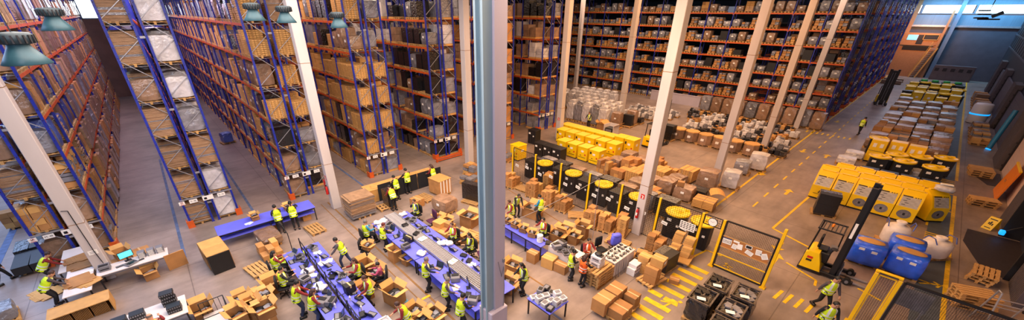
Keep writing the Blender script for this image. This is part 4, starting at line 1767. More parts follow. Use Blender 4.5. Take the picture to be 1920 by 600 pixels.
q.box((.05, .2, 1.0), (.04, .34, .14), rot=Matrix.Rotation(.12, 3, 'Y'))
obj('plate', q, 'board', r)
r = root('blue_pipe')
tag(r, 'long blue pipe leaning beside the dock wall', 'pipe')
r.location = (5.0, 53.0, 0)
obj('pipe', MB().cyl((.1, 0, .1), (.3, .4, 3.4), .16, n=14), 'tube', r)
obj('end_cap', MB().cyl((.08, -.02, 0.02), (.1, 0, .1), .18, n=14), 'cyan', r)  # the cap is no lamp; its cyan glow is put into the material
r = root('storage_tank')
tag(r, 'pale tank with a blue band beside the dock wall', 'tank')
r.location = (4.3, 65.5, 0)
obj('tank', MB().lathe([(.7, .05), (.72, .15), (.72, 1.9), (.6, 2.05), (.2, 2.12), (.0, 2.12)], 20), 'white', r)
obj('band', MB().lathe([(.74, .9), (.75, .92), (.75, 1.02), (.74, 1.04)], 20), 'cyan', r)  # plain band, made to glow by its emissive colour
# wet floor sign
r = root('warning_board')
tag(r, 'yellow caution A-board with a black pictogram at the dock door edge', 'warning sign')
r.location = (4.85, 32.5, 0)
r.rotation_euler = (0, 0, -.5)
for s in (-1, 1):
    q = MB()
    q.box((0, s * .16, .36), (.42, .015, .74), rot=Matrix.Rotation(s * .38, 3, 'X'))
    f = obj('panel', q, 'yellow', r)
    if s < 0:
        q = MB()
        rt = Matrix.Rotation(s * .38, 3, 'X')
        def pp(u, v_, su, sv):
            c = Vector((0, s * .16, .36)) + rt @ Vector((u, -.012, v_))
            q.box(c, (su, .006, sv), rot=rt)
        pp(0, .24, .3, .05)
        pp(0, .02, .06, .2)
        pp(-.07, 0, .05, .12)
        pp(.08, -.04, .05, .12)
        pp(0, -.25, .24, .04)
        obj('pictogram', q, 'ink', f)
q = MB()
r = root('dock_light')
tag(r, 'glowing cyan lamp low in the dark dock doorway', 'lamp')
r.location = (5.15, 31.4, .35)
obj('lamp_head', MB().box((0, 0, 0), (.2, .3, .22), bev=.03), 'cyan', r)
obj('arm', MB().tube([(.1, .1, .1), (.5, .1, .5)], .02), 'dockd', r)
r = root('control_box')
tag(r, 'grey control box mounted on the near dock pier', 'control box')
r.location = (5.2, 24.4, 1.6)
obj('box', MB().box((0, 0, 0), (.2, .5, .4), bev=.02), 'grey', r)
obj('button', MB().cyl((-.1, .1, .05), (-.13, .1, .05), .03, n=8).cyl((-.1, -.1, .05), (-.13, -.1, .05), .03, n=8), 'red', r)
# pallets and tube trestle near the near dock
for i in range(5):
    pallet(4.1 + .03 * (i % 2), 22.4 - .01 * i, .35 + .02 * i, 'wooden pallet in the pile by the near fence, %s from the floor' % ORD[i + 1], .001 + i * .148)
for i in range(3):
    pallet(4.5, 25.4, 1.3 + .1 * i, 'wooden pallet in the low pile at the dock pier, %s from the floor' % ORD[i + 1], .001 + i * .148)
r = root('tube_trestle')
tag(r, 'grey tube trestle standing over the wooden pallets by the near fence', 'trestle')
r.location = (4.75, 21.2, 0)
r.rotation_euler = (0, 0, .3)
q = MB()
for s in (-.45, .45):
    q.tube([(s, -.5, 0), (s, -.1, 1.6), (s, .1, 1.6), (s, .5, 0)], .03, 8)
obj('leg_frame', q, 'steel', r)
q = MB()
for z in (.4, .8, 1.2):
    q.tube([(-.45, -.5 + z * .25, z), (.45, -.5 + z * .25, z)], .025, 6)
    q.tube([(-.45, .5 - z * .25, z), (.45, .5 - z * .25, z)], .025, 6)
obj('rung', q, 'steel', r)

# ---- blue wrapped boxes and white sacks
def bluebox_b(v):
    def b():
        r = root('blue_wrapped_box')
        obj('pallet', ME_PAL, parent=r)
        q = MB()
        q.lump((0, 0, .66), (1.24, 1.12, 1.05), .02, n=5, rnd=random.Random(v), sm=True, rnd_e=.08)
        obj('blue_wrap', q, 'bluewrap', r)
        q = MB()
        q.lathe([(.42, 1.19), (.4, 1.215), (.15, 1.23), (0, 1.23)], 14, sx=1.2, sy=.7)
        obj('open_top', q, 'carton2', r)
        q = MB()
        q.box((.2, -.585, .9), (.2, .012, .12))
        q.box((-.25, -.585, .95), (.2, .012, .12))
        obj('label_sheet', q, 'label', r)
        return r
    return b


put(('bb',), bluebox_b(3), .62, 23.05, 0, .12, 'blue film-wrapped box directly in front of the reach truck forks', 'wrapped box', 'blue wrapped boxes')
put(('bb',), bluebox_b(3), 1.8, 24.6, 0, .02, 'blue film-wrapped box at the back, beside the white sacks', 'wrapped box', 'blue wrapped boxes')
put(('bb',), bluebox_b(3), 1.98, 23.25, 0, -.05, 'blue film-wrapped box nearest the mesh fence', 'wrapped box', 'blue wrapped boxes')


def sack_b(v):
    def b():
        r = root('bulk_sack')
        obj('pallet', ME_PAL, parent=r)
        q = MB()
        q.lathe([(.42, .15), (.5, .25), (.52, .8), (.5, 1.0), (.36, 1.12), (.13, 1.18), (.22, 1.32), (.16, 1.36), (.0, 1.3)], 18)
        obj('sack', q, 'sack', r)
        for s in (-1, 1):
            q = MB()
            q.tube([(s * .45, -.3, 1.05), (s * .5, -.15, 1.35), (s * .5, .15, 1.35), (s * .45, .3, 1.05)], .025, 5)
            obj('loop', q, 'filmb', r)
        return r
    return b


put(('sack',), sack_b(1), 1.45, 26.3, 0, .2, 'white bulk sack standing behind the blue boxes, nearer the forklift mast', 'bulk sack', 'white bulk sacks')
put(('sack',), sack_b(1), 2.75, 26.2, 0, .9, 'white bulk sack standing behind the blue boxes, nearer the walkway', 'bulk sack', 'white bulk sacks', (1.1, 1, .85))

# ---- reach trucks
def truck_b():
    r = root('reach_truck')
    q = MB()
    q.T = Matrix(((1, 0, 0, 0), (0, 0, 1, 0), (0, 1, 0, 0), (0, 0, 0, 1)))
    q.prism([(-.95, .14), (.05, .14), (-.12, .6), (-.3, 1.0), (-.7, 1.02), (-.9, .9)], -.6, .6)
    obj('chassis', q, 'yellow', r)
    q = MB()
    q.box((-.45, 0, .1), (1.1, 1.22, .12))
    for s in (-.5, .5):
        q.box((.55, s, .14), (1.9, .16, .16), bev=.02)
    obj('outrigger', q, 'black', r)
    q = MB()
    q.box((-.62, -.612, .72), (.26, .015, .1), m=1)
    q.box((-.62, -.612, .58), (.24, .015, .07), m=0)
    for k in range(4):
        q.box((-.74 + k * .07, -.62, .58), (.03, .015, .1), m=0)
    q.box((-.956, 0, .62), (.015, .5, .12), m=0)
    obj('decal', q, ['ink', 'red'], r)
    for p in ((-.75, 0), (1.25, .5), (1.25, -.5)):
        q = MB()
        q.cyl((p[0], p[1] - .09, .16), (p[0], p[1] + .09, .16), .16, n=16)
        w_ = obj('wheel', q, 'rubber', r)
        q = MB()
        q.cyl((p[0], p[1] - .097, .16), (p[0], p[1] + .097, .16), .08, n=12)
        obj('hub', q, 'grey', w_)
    q = MB()
    q.box((-.2, .15, .72), (.7, .8, .5), bev=.04)
    q.box((-.25, .1, 1.05), (.45, .5, .12), bev=.04)
    q.box((-.5, .1, 1.35), (.12, .5, .55), bev=.04)
    q.box((.15, .3, 1.12), (.3, .4, .06), m=1)
    obj('seat', q, ['black', 'grey'], r)
    q = MB()
    q.tube([(.1, -.2, 1.0), (.2, -.2, 1.25)], .03)
    q.lathe([(.16, 0), (.17, .02), (.14, .02)], 14, (.2, -.2, 1.25))
    obj('steering_wheel', q, 'black', r)
    q = MB()
    for s in (-.5, .5):
        q.tube([(-.85, s, 1.0), (-.75, s, 2.12)], .04, 6)
        q.tube([(.3, s, .9), (.25, s, 2.12)], .035, 6) if s > 0 else None
    for k in range(7):
        q.bar((-.82 + k * .18, -.52, 2.14), (-.82 + k * .18, .52, 2.14), .05, .03)
    for s in (-.53, .53):
        q.bar((-.85, s, 2.14), (.3, s, 2.14), .07, .05)
    obj('overhead_guard', q, 'black', r)
    q = MB()
    q.lathe([(.07, 2.17), (.07, 2.25), (.04, 2.3), (.0, 2.3)], 12, (-.3, 0, 0))
    obj('beacon', q, 'orangeb', r)
    q = MB()
    for s in (-.36, .36):
        q.box((.55, s * 1.1, 2.2), (.24, .14, 4.2))
        q.box((.7, s * .75, 2.2), (.14, .1, 4.2))
    for z in (.4, 1.5, 2.8, 4.1):
        q.box((.55, 0, z), (.1, .72, .1))
    q.box((.62, 0, 2.1), (.06, .6, 3.9), m=0)
    m_ = obj('mast', q, 'black', r)
    q = MB()
    for s in (-.12, .12):
        q.cyl((.66, s, .4), (.66, s, 3.9), .025, n=8)
    q.cyl((.52, 0, .4), (.52, 0, 3.6), .05, n=8)
    obj('lift_chain', q, 'steel', m_)
    q = MB()
    q.box((.55, -.47, 2.4), (.12, .012, .7))
    obj('mast_decal', q, 'label', m_)
    q = MB()
    q.box((.78, 0, .35), (.08, .9, .4))
    for z in (.2, .52):
        q.box((.8, 0, z), (.1, .92, .07))
    obj('fork_carriage', q, 'black', r)
    for s in (-.27, .27):
        q = MB()
        q.box((1.45, s, .06), (1.2, .11, .04))
        q.box((.86, s, .3), (.05, .11, .5))
        obj('fork', q, 'steel', r)
    return r


put(('truck',), truck_b, -.54, 20.8, 0, 0.02, 'yellow and black reach truck with a raised dark mast beside the blue boxes', 'reach truck', 'reach trucks', (.8, .95, 1.04))
put(('truck',), truck_b, -14.9, 32.1, 0, 1.5, 'distant yellow and black reach truck beside the octagonal cartons, behind a pillar', 'reach truck', 'reach trucks', (1, 1, .95))
put(('truck',), truck_b, -3.9, 70.4, 0, -1.45, 'far reach truck with a dark mast at the distant yellow block', 'reach truck', 'reach trucks')
load(-14.9, 34.6, .0, 'black', 1.3, 'stack of black crates lifted near the distant reach truck', 'stacks near the wrapped machines', 1.0, .8, seed=161)
# black wrapped crate stack near the yellow machines
load(-1.75, 27.6, .2, 'black', 1.25, 'black crate stack standing alone beside the lane in front of the yellow machines', 'lone black stacks', 1.0, .85, seed=163)

# ---------------------------------------------------------------- people
def skin_obj(name, nodes, edges, m, parent, sub=1, rt=0):
    me = bpy.data.meshes.new(name)
    me.from_pydata([n[0] for n in nodes], edges, [])
    me.materials.append(M[m])
    o = bpy.data.objects.new(name, me)
    COL.objects.link(o)
    o.parent = parent
    md = o.modifiers.new('skin', 'SKIN')
    md.use_smooth_shade = True
    for i, n in enumerate(nodes):
        r = n[1]
        sv = me.skin_vertices[0].data[i]
        sv.radius = (r, r) if not isinstance(r, tuple) else r
        sv.use_root = (i == rt)
    s = o.modifiers.new('smooth', 'SUBSURF')
    s.levels = s.render_levels = sub
    return o


def ik(a, b, l1, l2, pole):
    d = b - a
    L = min(d.length, (l1 + l2) * .995)
    d = d.normalized()
    x = (l1 * l1 - l2 * l2 + L * L) / (2 * L)
    h = math.sqrt(max(0, l1 * l1 - x * x))
    p = (pole - d * pole.dot(d)).normalized()
    return a + d * x + p * h, a + d * L


def person(x, y, rz, label, pose='stand', lean=0., hands=None, feet=None, hgt=1.72, vest='vest', top='cl_black', legs='cl_black', hair='hairk', hairstyle='short', skin='skin', hat=None, hip=None, name='person', look=.25, twist=0., z=0., logo=True, group=None):
    """local +x is the way the person faces, +y their left hand side"""
    s = hgt / 1.75
    r = root(name)
    r.location = (x, y, z)
    r.rotation_euler = (0, 0, rz)
    r.scale = (s, s, s)
    tag(r, label, 'person', group)
    hz = hip if hip is not None else (.93 if pose == 'stand' else .52)
    back = -math.sin(lean) * .12
    P0 = Vector((back, 0, hz))
    RL = Matrix.Rotation(lean, 3, 'Y') @ Matrix.Rotation(twist, 3, 'Z')

    def U(a, b, c):
        return P0 + RL @ Vector((a, b, c))
    spine, chest, neck = U(0, 0, .2), U(0, 0, .4), U(.01, 0, .54)
    RH = Matrix.Rotation(lean * .6 + look, 3, 'Y') @ Matrix.Rotation(twist, 3, 'Z')

    def Hd(a, b, c):
        return neck + RH @ Vector((a, b, c))
    sh = [U(0, k * .18, .47) for k in (1, -1)]
    hp = [P0 + Vector((0, k * .095, -.03)) for k in (1, -1)]
    if hands is None:
        hands = [(.12, .26, hz - .12), (.12, -.26, hz - .12)]
    if feet is None:
        feet = [(.02, .11), (-.04, -.11)] if pose == 'stand' else [(.42, .13), (.42, -.13)]
    arms = []
    for k, t in zip((0, 1), hands):
        sg = 1 if k == 0 else -1
        el, wr = ik(sh[k], Vector(t), .29, .27, Vector((-.35, sg * .55, -.75)))
        arms.append((el, wr))
    lgs = []
    for k, t in zip((0, 1), feet):
        sg = 1 if k == 0 else -1
        an = Vector((t[0], t[1], t[2] if len(t) > 2 else .08))
        kn, an = ik(hp[k], an, .44, .43, Vector((1, sg * .1, .15)))
        lgs.append((kn, an))
    nd, ed = [], []

    def N(p, rad, par=None):
        nd.append((tuple(p), rad))
        if par is not None:
            ed.append((par, len(nd) - 1))
        return len(nd) - 1
    a = N(P0, .115)
    b = N(spine, .105, a)
    c = N(chest, .112, b)
    n0 = N(neck, .06, c)
    h1 = N(Hd(.015, 0, .09), .075, n0)
    h2 = N(Hd(.02, 0, .17), .092, h1)
    N(Hd(.005, 0, .245), .07, h2)
    N(Hd(.125, 0, .125), .014, h1)
    for sg in (1, -1):
        N(Hd(.0, sg * .1, .14), .014, h1)
    for k in (0, 1):
        el, wr = arms[k]
        i = N(sh[k], .062, c)
        i = N(sh[k].lerp(el, .5), .05, i)
        i = N(el, .042, i)
        i = N(el.lerp(wr, .45), .038, i)
        i = N(wr, .026, i)
        d = (wr - el).normalized()
        side = d.cross(Vector((0, 0, 1)))
        if side.length < .1:
            side = Vector((0, 1, 0))
        side.normalize()
        dn = d.cross(side).normalized()
        if dn.z > 0:
            dn = -dn
        pm = N(wr + d * .05, .03, i)
        inn = side if (side.y < 0) == (k == 0) else -side
        for f in range(4):
            o_ = side * (-.027 + .018 * f)
            L = (.03, .036, .034, .027)[f]
            p1 = wr + d * .09 + o_
            j = N(p1, .009, pm)
            p2 = p1 + d * L + dn * .008
            j = N(p2, .008, j)
            N(p2 + d * L * .7 + dn * .02, .007, j)
        j = N(wr + d * .045 + inn * .04 + dn * .01, .011, pm)
        N(wr + d * .08 + inn * .055 + dn * .02, .009, j)
        kn, an = lgs[k]
        i = N(hp[k], .085, a)
        i = N(hp[k].lerp(kn, .5), .075, i)
        i = N(kn, .056, i)
        i = N(kn.lerp(an, .4), .053, i)
        i = N(an, .038, i)
        N(an + Vector((.11, 0, -.045)), .034, i)
    skin_obj('body', nd, ed, skin, r)
    # clothes follow the same joints
    nd, ed = [], []
    a = N(U(0, 0, -.06), .15)
    b = N(spine, .146, a)
    c = N(chest, .152, b)
    N(U(.01, 0, .51), .078, c)
    for k in (0, 1):
        el, wr = arms[k]
        i = N(sh[k], .075, c)
        i = N(sh[k].lerp(el, .5), .063, i)
        i = N(el, .055, i)
        i = N(el.lerp(wr, .45), .05, i)
        N(el.lerp(wr, .93), .04, i)
    skin_obj('shirt', nd, ed, top, r)
    nd, ed = [], []
    a = N(P0 + Vector((0, 0, .03)), .138)
    for k in (0, 1):
        kn, an = lgs[k]
        i = N(hp[k], .1, a)
        i = N(hp[k].lerp(kn, .5), .089, i)
        i = N(kn, .07, i)
        i = N(kn.lerp(an, .5), .064, i)
        N(kn.lerp(an, .96), .056, i)
    skin_obj('trousers', nd, ed, legs, r)
    for k in (0, 1):
        q = MB()
        f = Vector((1, .12 if k == 0 else -.12, 0)).normalized()
        q.T = Matrix.Translation(lgs[k][1] - Vector((0, 0, .08)))
        q.lump((.05, 0, .045), (.27, .1, .1), .0, n=3)
        obj('shoe', q, 'black', r)
    if vest:
        q = MB()
        rings = [(-.08, .165, .205, 0), (.0, .165, .2, 0), (.0, .168, .203, 1), (.05, .168, .203, 1), (.05, .165, .2, 0), (.13, .163, .198, 0), (.13, .166, .201, 1), (.18, .166, .201, 1), (.18, .163, .198, 0), (.3, .165, .205, 0), (.41, .15, .2, 0), (.48, .125, .165, 0), (.53, .09, .095, 0)]
        n = 16
        vs = []
        for (zz, rx, ry, _m) in rings:
            for i in range(n):
                t = 2 * PI * i / n
                vs.append(U(math.cos(t) * rx, math.sin(t) * ry, zz))
        for j in range(len(rings) - 1):
            m_ = 1 if (rings[j][3] and rings[j + 1][3]) else 0
            for i in range(n):
                t = (i + .5) * 2 * PI / n
                # armholes
                if j in (9, 10) and abs(math.sin(t)) > .94 and rings[j][0] > .35:
                    continue
                # reflective braces over the shoulders at the front
                m2 = 1 if (m_ == 0 and j >= 8 and abs(abs(math.sin(t)) - .55) < .09 and math.cos(t) > 0) else m_
                q.add([vs[j * n + i], vs[j * n + (i + 1) % n], vs[(j + 1) * n + (i + 1) % n], vs[(j + 1) * n + i]], [(0, 1, 2, 3)], m2, True)
        v = obj('vest', q, [vest, 'refl'], r)
        if logo:
            c_ = bpy.data.curves.new('lettering', 'FONT')
            c_.body = 'CVD'
            c_.size = .13
            c_.extrude = .002
            c_.align_x = c_.align_y = 'CENTER'
            c_.materials.append(M['ink'])
            t_ = bpy.data.objects.new('lettering', c_)
            COL.objects.link(t_)
            t_.parent = v
            X = RL @ Vector((0, -1, 0))
            Y = RL @ Vector((0, 0, 1))
            Z = RL @ Vector((-1, 0, 0))
            mm = Matrix((X, Y, Z)).transposed().to_4x4()
            mm.translation = U(-.178, 0, .29)
            t_.matrix_local = mm
    hc = Hd(.0, 0, .165)
    q = MB()
    q.T = Matrix.Translation(hc) @ RH.to_4x4()
    fr = .35 if hairstyle != 'bald' else -.2
    kp = (lambda v: v.z > .15 - .9 * (v.x < -.1) * 1 and v.x < .62 or v.z > .72) if hairstyle != 'bald' else (lambda v: v.x < -.1 and v.z < .3 and v.z > -.4)
    q.ball((0, 0, .01), .108, n=14, k=10, sc=(1.02, .93, 1.06), keep=kp)
    if hairstyle == 'long':
        q.lump((-.06, 0, -.12), (.13, .19, .3), .006, n=3, rnd_e=.25)
    elif hairstyle == 'tail':
        q.ball((-.12, 0, .04), .045, n=8, k=6)
        q.tube([(-.13, 0, .03), (-.17, 0, -.06), (-.16, 0, -.17)], .03, 7)
    elif hairstyle == 'bun':
        q.ball((-.1, 0, .09), .05, n=8, k=6)
    obj('hair', q, hair, r)
    q = MB()
    q.T = Matrix.Translation(Hd(0, 0, 0)) @ RH.to_4x4()
    for sg in (1, -1):
        q.ball((.097, sg * .034, .155), .012, 0, 6, 4)
        q.box((.1, sg * .034, .178), (.012, .035, .008), m=1)
    q.box((.093, 0, .075), (.012, .045, .01), m=2)
    obj('face', q, ['ink', hair, 'cl_red'], r)['kind'] = 'thing'
    return r


# ---------------------------------------------------------------- packing hall
def table(name, label, x0, x1, y0, y1, h, top, shelf=None, legs=None, panel=False, cat='table', group=None):
    r = root(name)
    cx, cy = (x0 + x1) / 2, (y0 + y1) / 2
    r.location = (cx, cy, 0)
    tag(r, label, cat, group)
    w, d = x1 - x0, y1 - y0
    q = MB()
    q.box((0, 0, h - .02), (w, d, .04), bev=.006)
    obj('tabletop', q, top, r)
    long_x = w > d
    n = legs or max(2, int(max(w, d) / 1.6) + 1)
    for i in range(n):
        for s in (-1, 1):
            t = -.5 + i / (n - 1)
            px = (t * (w - .12), s * (d / 2 - .06)) if long_x else (s * (w / 2 - .06), t * (d - .12))
            q = MB()
            q.box((px[0], px[1], (h - .04) / 2), (.05, .05, h - .04))
            obj('leg', q, 'legk', r)
    if shelf:
        q = MB()
        q.box((0, 0, shelf), (w - .1, d - .14, .03))
        obj('shelf', q, top, r)
    q = MB()
    for s in (-1, 1):
        if long_x:
            q.box((0, s * (d / 2 - .06), h - .09), (w - .1, .03, .08))
        else:
            q.box((s * (w / 2 - .06), 0, h - .09), (.03, d - .1, .08))
    obj('apron', q, 'legk' if top != 'bench' else 'grey', r)
    if panel:
        q = MB()
        q.box((0, -d / 2 + .03, h / 2), (w - .02, .03, h - .08)) if long_x else q.box((w / 2 - .03, 0, h / 2), (.03, d - .02, h - .08))
        obj('front_panel', q, top, r)
    return r


table('packing_bench', 'long blue bench with a lower shelf, before the rack ends', -22.3, -21.1, .1, 4.8, .85, 'tableblue', .5)
table('desk', 'pale computer desk beside the concrete pillar', -21.72, -20.85, -4.35, -1.9, .75, 'bench')
table('packing_table', 'pale packing table covered in cardboard, beside the standing packers', -22.2, -19.9, -5.3, -4.45, .75, 'bench')
table('packing_table', 'second pale packing table with flat cardboard, closer to the rack', -24.6, -22.25, -5.6, -4.6, .75, 'bench')
table('packing_table', 'pale table with black crates before the bald seated man', -17.0, -15.7, -4.1, -1.65, .75, 'bench')
for i in range(3):
    table('workbench', 'blue workbench with laptops, left run, %s from the rack side' % ORD[i + 1], -17.25 + i * 2.3, -15.0 + i * 2.3, 2.05, 2.82, .85, 'tableblue', group='double row of blue workbenches')
    table('workbench', 'blue workbench with laptops, run toward the chair aisle, %s from the rack side' % ORD[i + 1], -17.25 + i * 2.3, -15.0 + i * 2.3, 2.92, 3.66, .85, 'tableblue', group='double row of blue workbenches')
r = root('bench_partition')
tag(r, 'dark mesh partition with cables between the two runs of blue workbenches', 'partition')
r.location = (-13.8, 2.87, 0)
for i in range(7):
    q = MB()
    q.box((-3.4 + i * 1.13, 0, .75), (.04, .04, 1.3))
    obj('post', q, 'legk', r)
q = MB()
for z in (.95, 1.28):
    q.box((0, 0, z), (6.85, .03, .04))
obj('rail', q, 'legk', r)
q = MB()
rnd = random.Random(77)
for i in range(34):
    x = -3.3 + rnd.random() * 6.6
    q.tube([(x, rnd.uniform(-.05, .05), 1.26), (x + rnd.uniform(-.1, .1), rnd.uniform(-.08, .08), 1.08), (x + rnd.uniform(-.3, .3), rnd.choice((-1, 1)) * rnd.uniform(.05, .12), .88)], .012, 4)
o = obj('cable', q, 'black', r)
o['kind'] = 'stuff'
for i in range(4):
    table('conveyor_bench', 'blue bench along the near side of the roller conveyor, %s from the cardboard stack' % ORD[i + 1], -17.2 + i * 2.2, -15.05 + i * 2.2, 6.4, 7.18, .82, 'tableblue', .3, group='blue benches along the conveyor')
    table('conveyor_bench', 'blue bench along the far side of the roller conveyor, %s from the cardboard stack' % ORD[i + 1], -17.2 + i * 2.2, -15.05 + i * 2.2, 7.84, 8.5, .82, 'tableblue', group='blue benches along the conveyor')
r = root('roller_conveyor')
tag(r, 'long grey roller conveyor between the two rows of blue benches', 'conveyor')
r.location = (-13, 7.5, 0)
q = MB()
for s in (-.3, .3):
    q.box((0, s, .92), (8.7, .03, .12))
obj('side_rail', q, 'steel', r)
q = MB()
for i in range(10):
    for s in (-.28, .28):
        q.box((-4.2 + i * .93, s, .43), (.05, .05, .86))
obj('leg', q, 'steel', r)['kind'] = 'stuff'
rm = MB().cyl((0, -.27, 0), (0, .27, 0), .03, n=8).mesh('roller', 'steel')
for i in range(96):
    obj('roller', rm, parent=r, loc=(-4.3 + i * .0905, 0, .94))
table('workbench', 'blue workbench with small cartons, right after the steel pillar', -12.9, -9.75, 11.45, 12.2, .82, 'tableblue', .25, 4)
table('counter', 'pale panelled counter beside the two standing women', -9.65, -8.0, 11.85, 12.6, .82, 'bench', panel=True)
table('counter', 'pale panelled counter heaped with cables, under the hanging cable', -7.45, -6.65, 12.95, 14.65, .82, 'bench', panel=True)
table('side_table', 'table heaped with white devices at the bottom edge beside the steel pillar', -7.7, -6.5, 8.4, 9.5, .8, 'tableblue')
for i in range(12):
    x, y = -7.5 + (i % 4) * .28, 8.6 + (i // 4) * .36
    q = MB()
    hh = (.12, .3, .2)[i % 3]
    q.box((0, 0, hh / 2), (.24, .3, hh), bev=.015)
    q.box((.122, 0, hh * .5), (.006, .2, hh * .3), m=1)
    q.box((0, 0, hh + .003), (.16, .2, .006), m=1)
    tag(obj('office_device', q, [('white', 'filmw', 'grey', 'white', 'black')[(i * 3) % 5], 'grey' if (i * 3) % 5 != 2 else 'black'], loc=(x, y, .801), rz=.2 * (i % 5) - .4), '%s %s office device on the bottom-edge table, %s row, %s along' % (('flat', 'tall', 'medium')[i % 3], ('white', 'white', 'grey', 'white', 'black')[(i * 3) % 5], ORD[i // 4 + 1], ORD[i % 4 + 1]), 'office device', 'devices on the bottom-edge table')
# cardboard-topped worktable in front of rack D
table('worktable', 'long worktable topped with brown cardboard, before the pallet racks', -21.95, -20.95, 7.9, 12.9, .88, 'carton2', panel=True)
q = MB()
for i in range(5):
    q.box((0, -1.9 + i * .95, .6), (.03, .9, 1.1))
o = obj('black_skirt', q, 'cl_black', loc=(-20.9, 10.9, 0))
tag(o, 'black cloth skirt hanging along the cardboard worktable', 'cloth')
o['label'] = 'black cloth skirt hanging along the cardboard worktable'
load(-20.4, 6.95, .0, 'sheets', 1.15, 'tall stack of brown cardboard sheets at the end of the conveyor', 'cardboard stacks', 1.3, 1.5, seed=201)
load(-19.9, 8.5, .0, 'black', 1.0, 'black crate stack beside the tall cardboard stack at the conveyor end', 'crate stacks', .8, 1.0, seed=203)
r = root('strapped_carton_block')
tag(r, 'neat block of brown cartons with pale vertical straps, alone on the open floor', 'pallet load')
r.location = (-19.39, 12.16, 0)
r.rotation_euler = (0, 0, .12)
obj('pallet', ME_PAL, parent=r)
obj('cartons', grid_cartons(MB(), 1.12, 1.0, .146, .95, 2, 3, 3, .004), ['carton'], r)
obj('top_sheet', MB().box((0, 0, 1.11), (1.16, 1.04, .02)), 'carton2', r)
for y in (-.38, -.13, .13, .38):
    obj('strap', MB().box((0, y, .62), (1.15, .07, .95)), 'label', r)
load(-17.12, 10.98, .15, 'film', .75, 'film-wrapped low load with loose cardboard on top, below the bare pallet', 'wrapped low loads', 1.3, 1.1, seed=207)
load(-16.88, 12.86, .3, 'black', 1.1, 'black crate load leaning against the steel pillar view, behind the open cartons', 'crate stacks', 1.5, 1.0, seed=203)
load(-20.78, 2.13, .1, 'film', .5, 'wrapped pallet with pale boards on top, before the blue bench', 'wrapped low loads', 1.5, 1.0, seed=208)
load(-19.28, 1.65, .05, 'brown', .55, 'pallet of brown cartons below the wrapped board pallet', 'carton pallets', 1.1, .9, seed=209)
# tall carton box with a black front
r = root('cardboard_crate')
tag(r, 'big brown cardboard crate with a black front, standing before the blue bench', 'crate')
r.location = (-19.82, -0.24, 0)
r.rotation_euler = (0, 0, .1)
q = MB()
q.box((0, 0, .5), (1.7, .86, 1.0), bev=.01)
obj('body', q, 'blackm', r)
q = MB()
q.box((-.42, 0, 1.02), (.84, .9, .04), bev=.008)
obj('top_sheet', q, 'carton2', r)
q = MB()
q.box((.43, 0, 1.02), (.84, .9, .04), bev=.008)
obj('top_sheet', q, 'carton2', r)
q = MB()
q.box((-.2, -.45, .55), (1.3, .03, .9))
q.box((-.1, .46, .5), (1.4, .03, .95))
obj('side_sheet', q, 'carton', r)
# crates of file-like sheets at the lower left
r = root('sheet_rack')
tag(r, 'wide brown tray rack holding dark upright sheets at the lower left', 'rack')
r.location = (-19.30, -4.85, 0)
r.rotation_euler = (0, 0, .05)
r.scale = (.85, .78, .62)
for i in range(3):
    q = MB()
    for k in range(12):
        q.box((0, -.95 + i * .66 + k * .05, .45), (.8, .03, .85), rot=Matrix.Rotation(.0, 3, 'X'))
    obj('sheet_stack', q, 'cartond', r)
q = MB()
q.box((0, -.02, .93), (1.0, 2.2, .05))
q.box((-.46, 0, .5), (.05, 2.2, .95))
q.box((.0, 1.1, .5), (.95, .05, .95))
obj('frame', q, 'carton2', r)
rnd = random.Random(31)


# -- desk things
def monitor(x, y, z, rz, lab, m='screen', s=1.):
    def b():
        r = root('monitor')
        q = MB()
        q.box((0, 0, .33), (.04, .52, .32), bev=.008)
        obj('casing', q, 'black', r)
        q = MB()
        q.box((.023, 0, .33), (.004, .47, .27))
        obj('screen', q, m, r)
        q = MB()
        q.box((-.02, 0, .1), (.03, .06, .2))
        q.box((0, 0, .01), (.18, .24, .02))
        obj('stand', q, 'black', r)
        return r
    return put(('mon', m), b, x, y, z, rz, lab, 'monitor', 'computer monitors', (s, s, s))


def laptop(x, y, z, rz, lab, lid='black', a=1.9):
    def b():
        r = root('laptop')
        q = MB()
        q.box((0, 0, .012), (.25, .36, .022), bev=.004)
        q.box((.02, 0, .024), (.13, .3, .003), m=1)
        obj('base', q, [lid, 'grey'], r)
        q = MB()
        rt = Matrix.Rotation(-(a - PI / 2), 3, 'Y')
        q.box(Vector((-.125, 0, .02)) + rt @ Vector((0, 0, .12)), (.012, .36, .24), rot=rt)
        sc_ = obj('lid', q, lid, r)
        q = MB()
        q.box(Vector((-.125, 0, .02)) + rt @ Vector((.008, 0, .125)), (.004, .32, .2), rot=rt)
        obj('screen', q, 'dscreen', sc_)
        return r
    return put(('lap', lid, a), b, x, y, z, rz, lab, 'laptop', 'laptops on the blue workbenches')


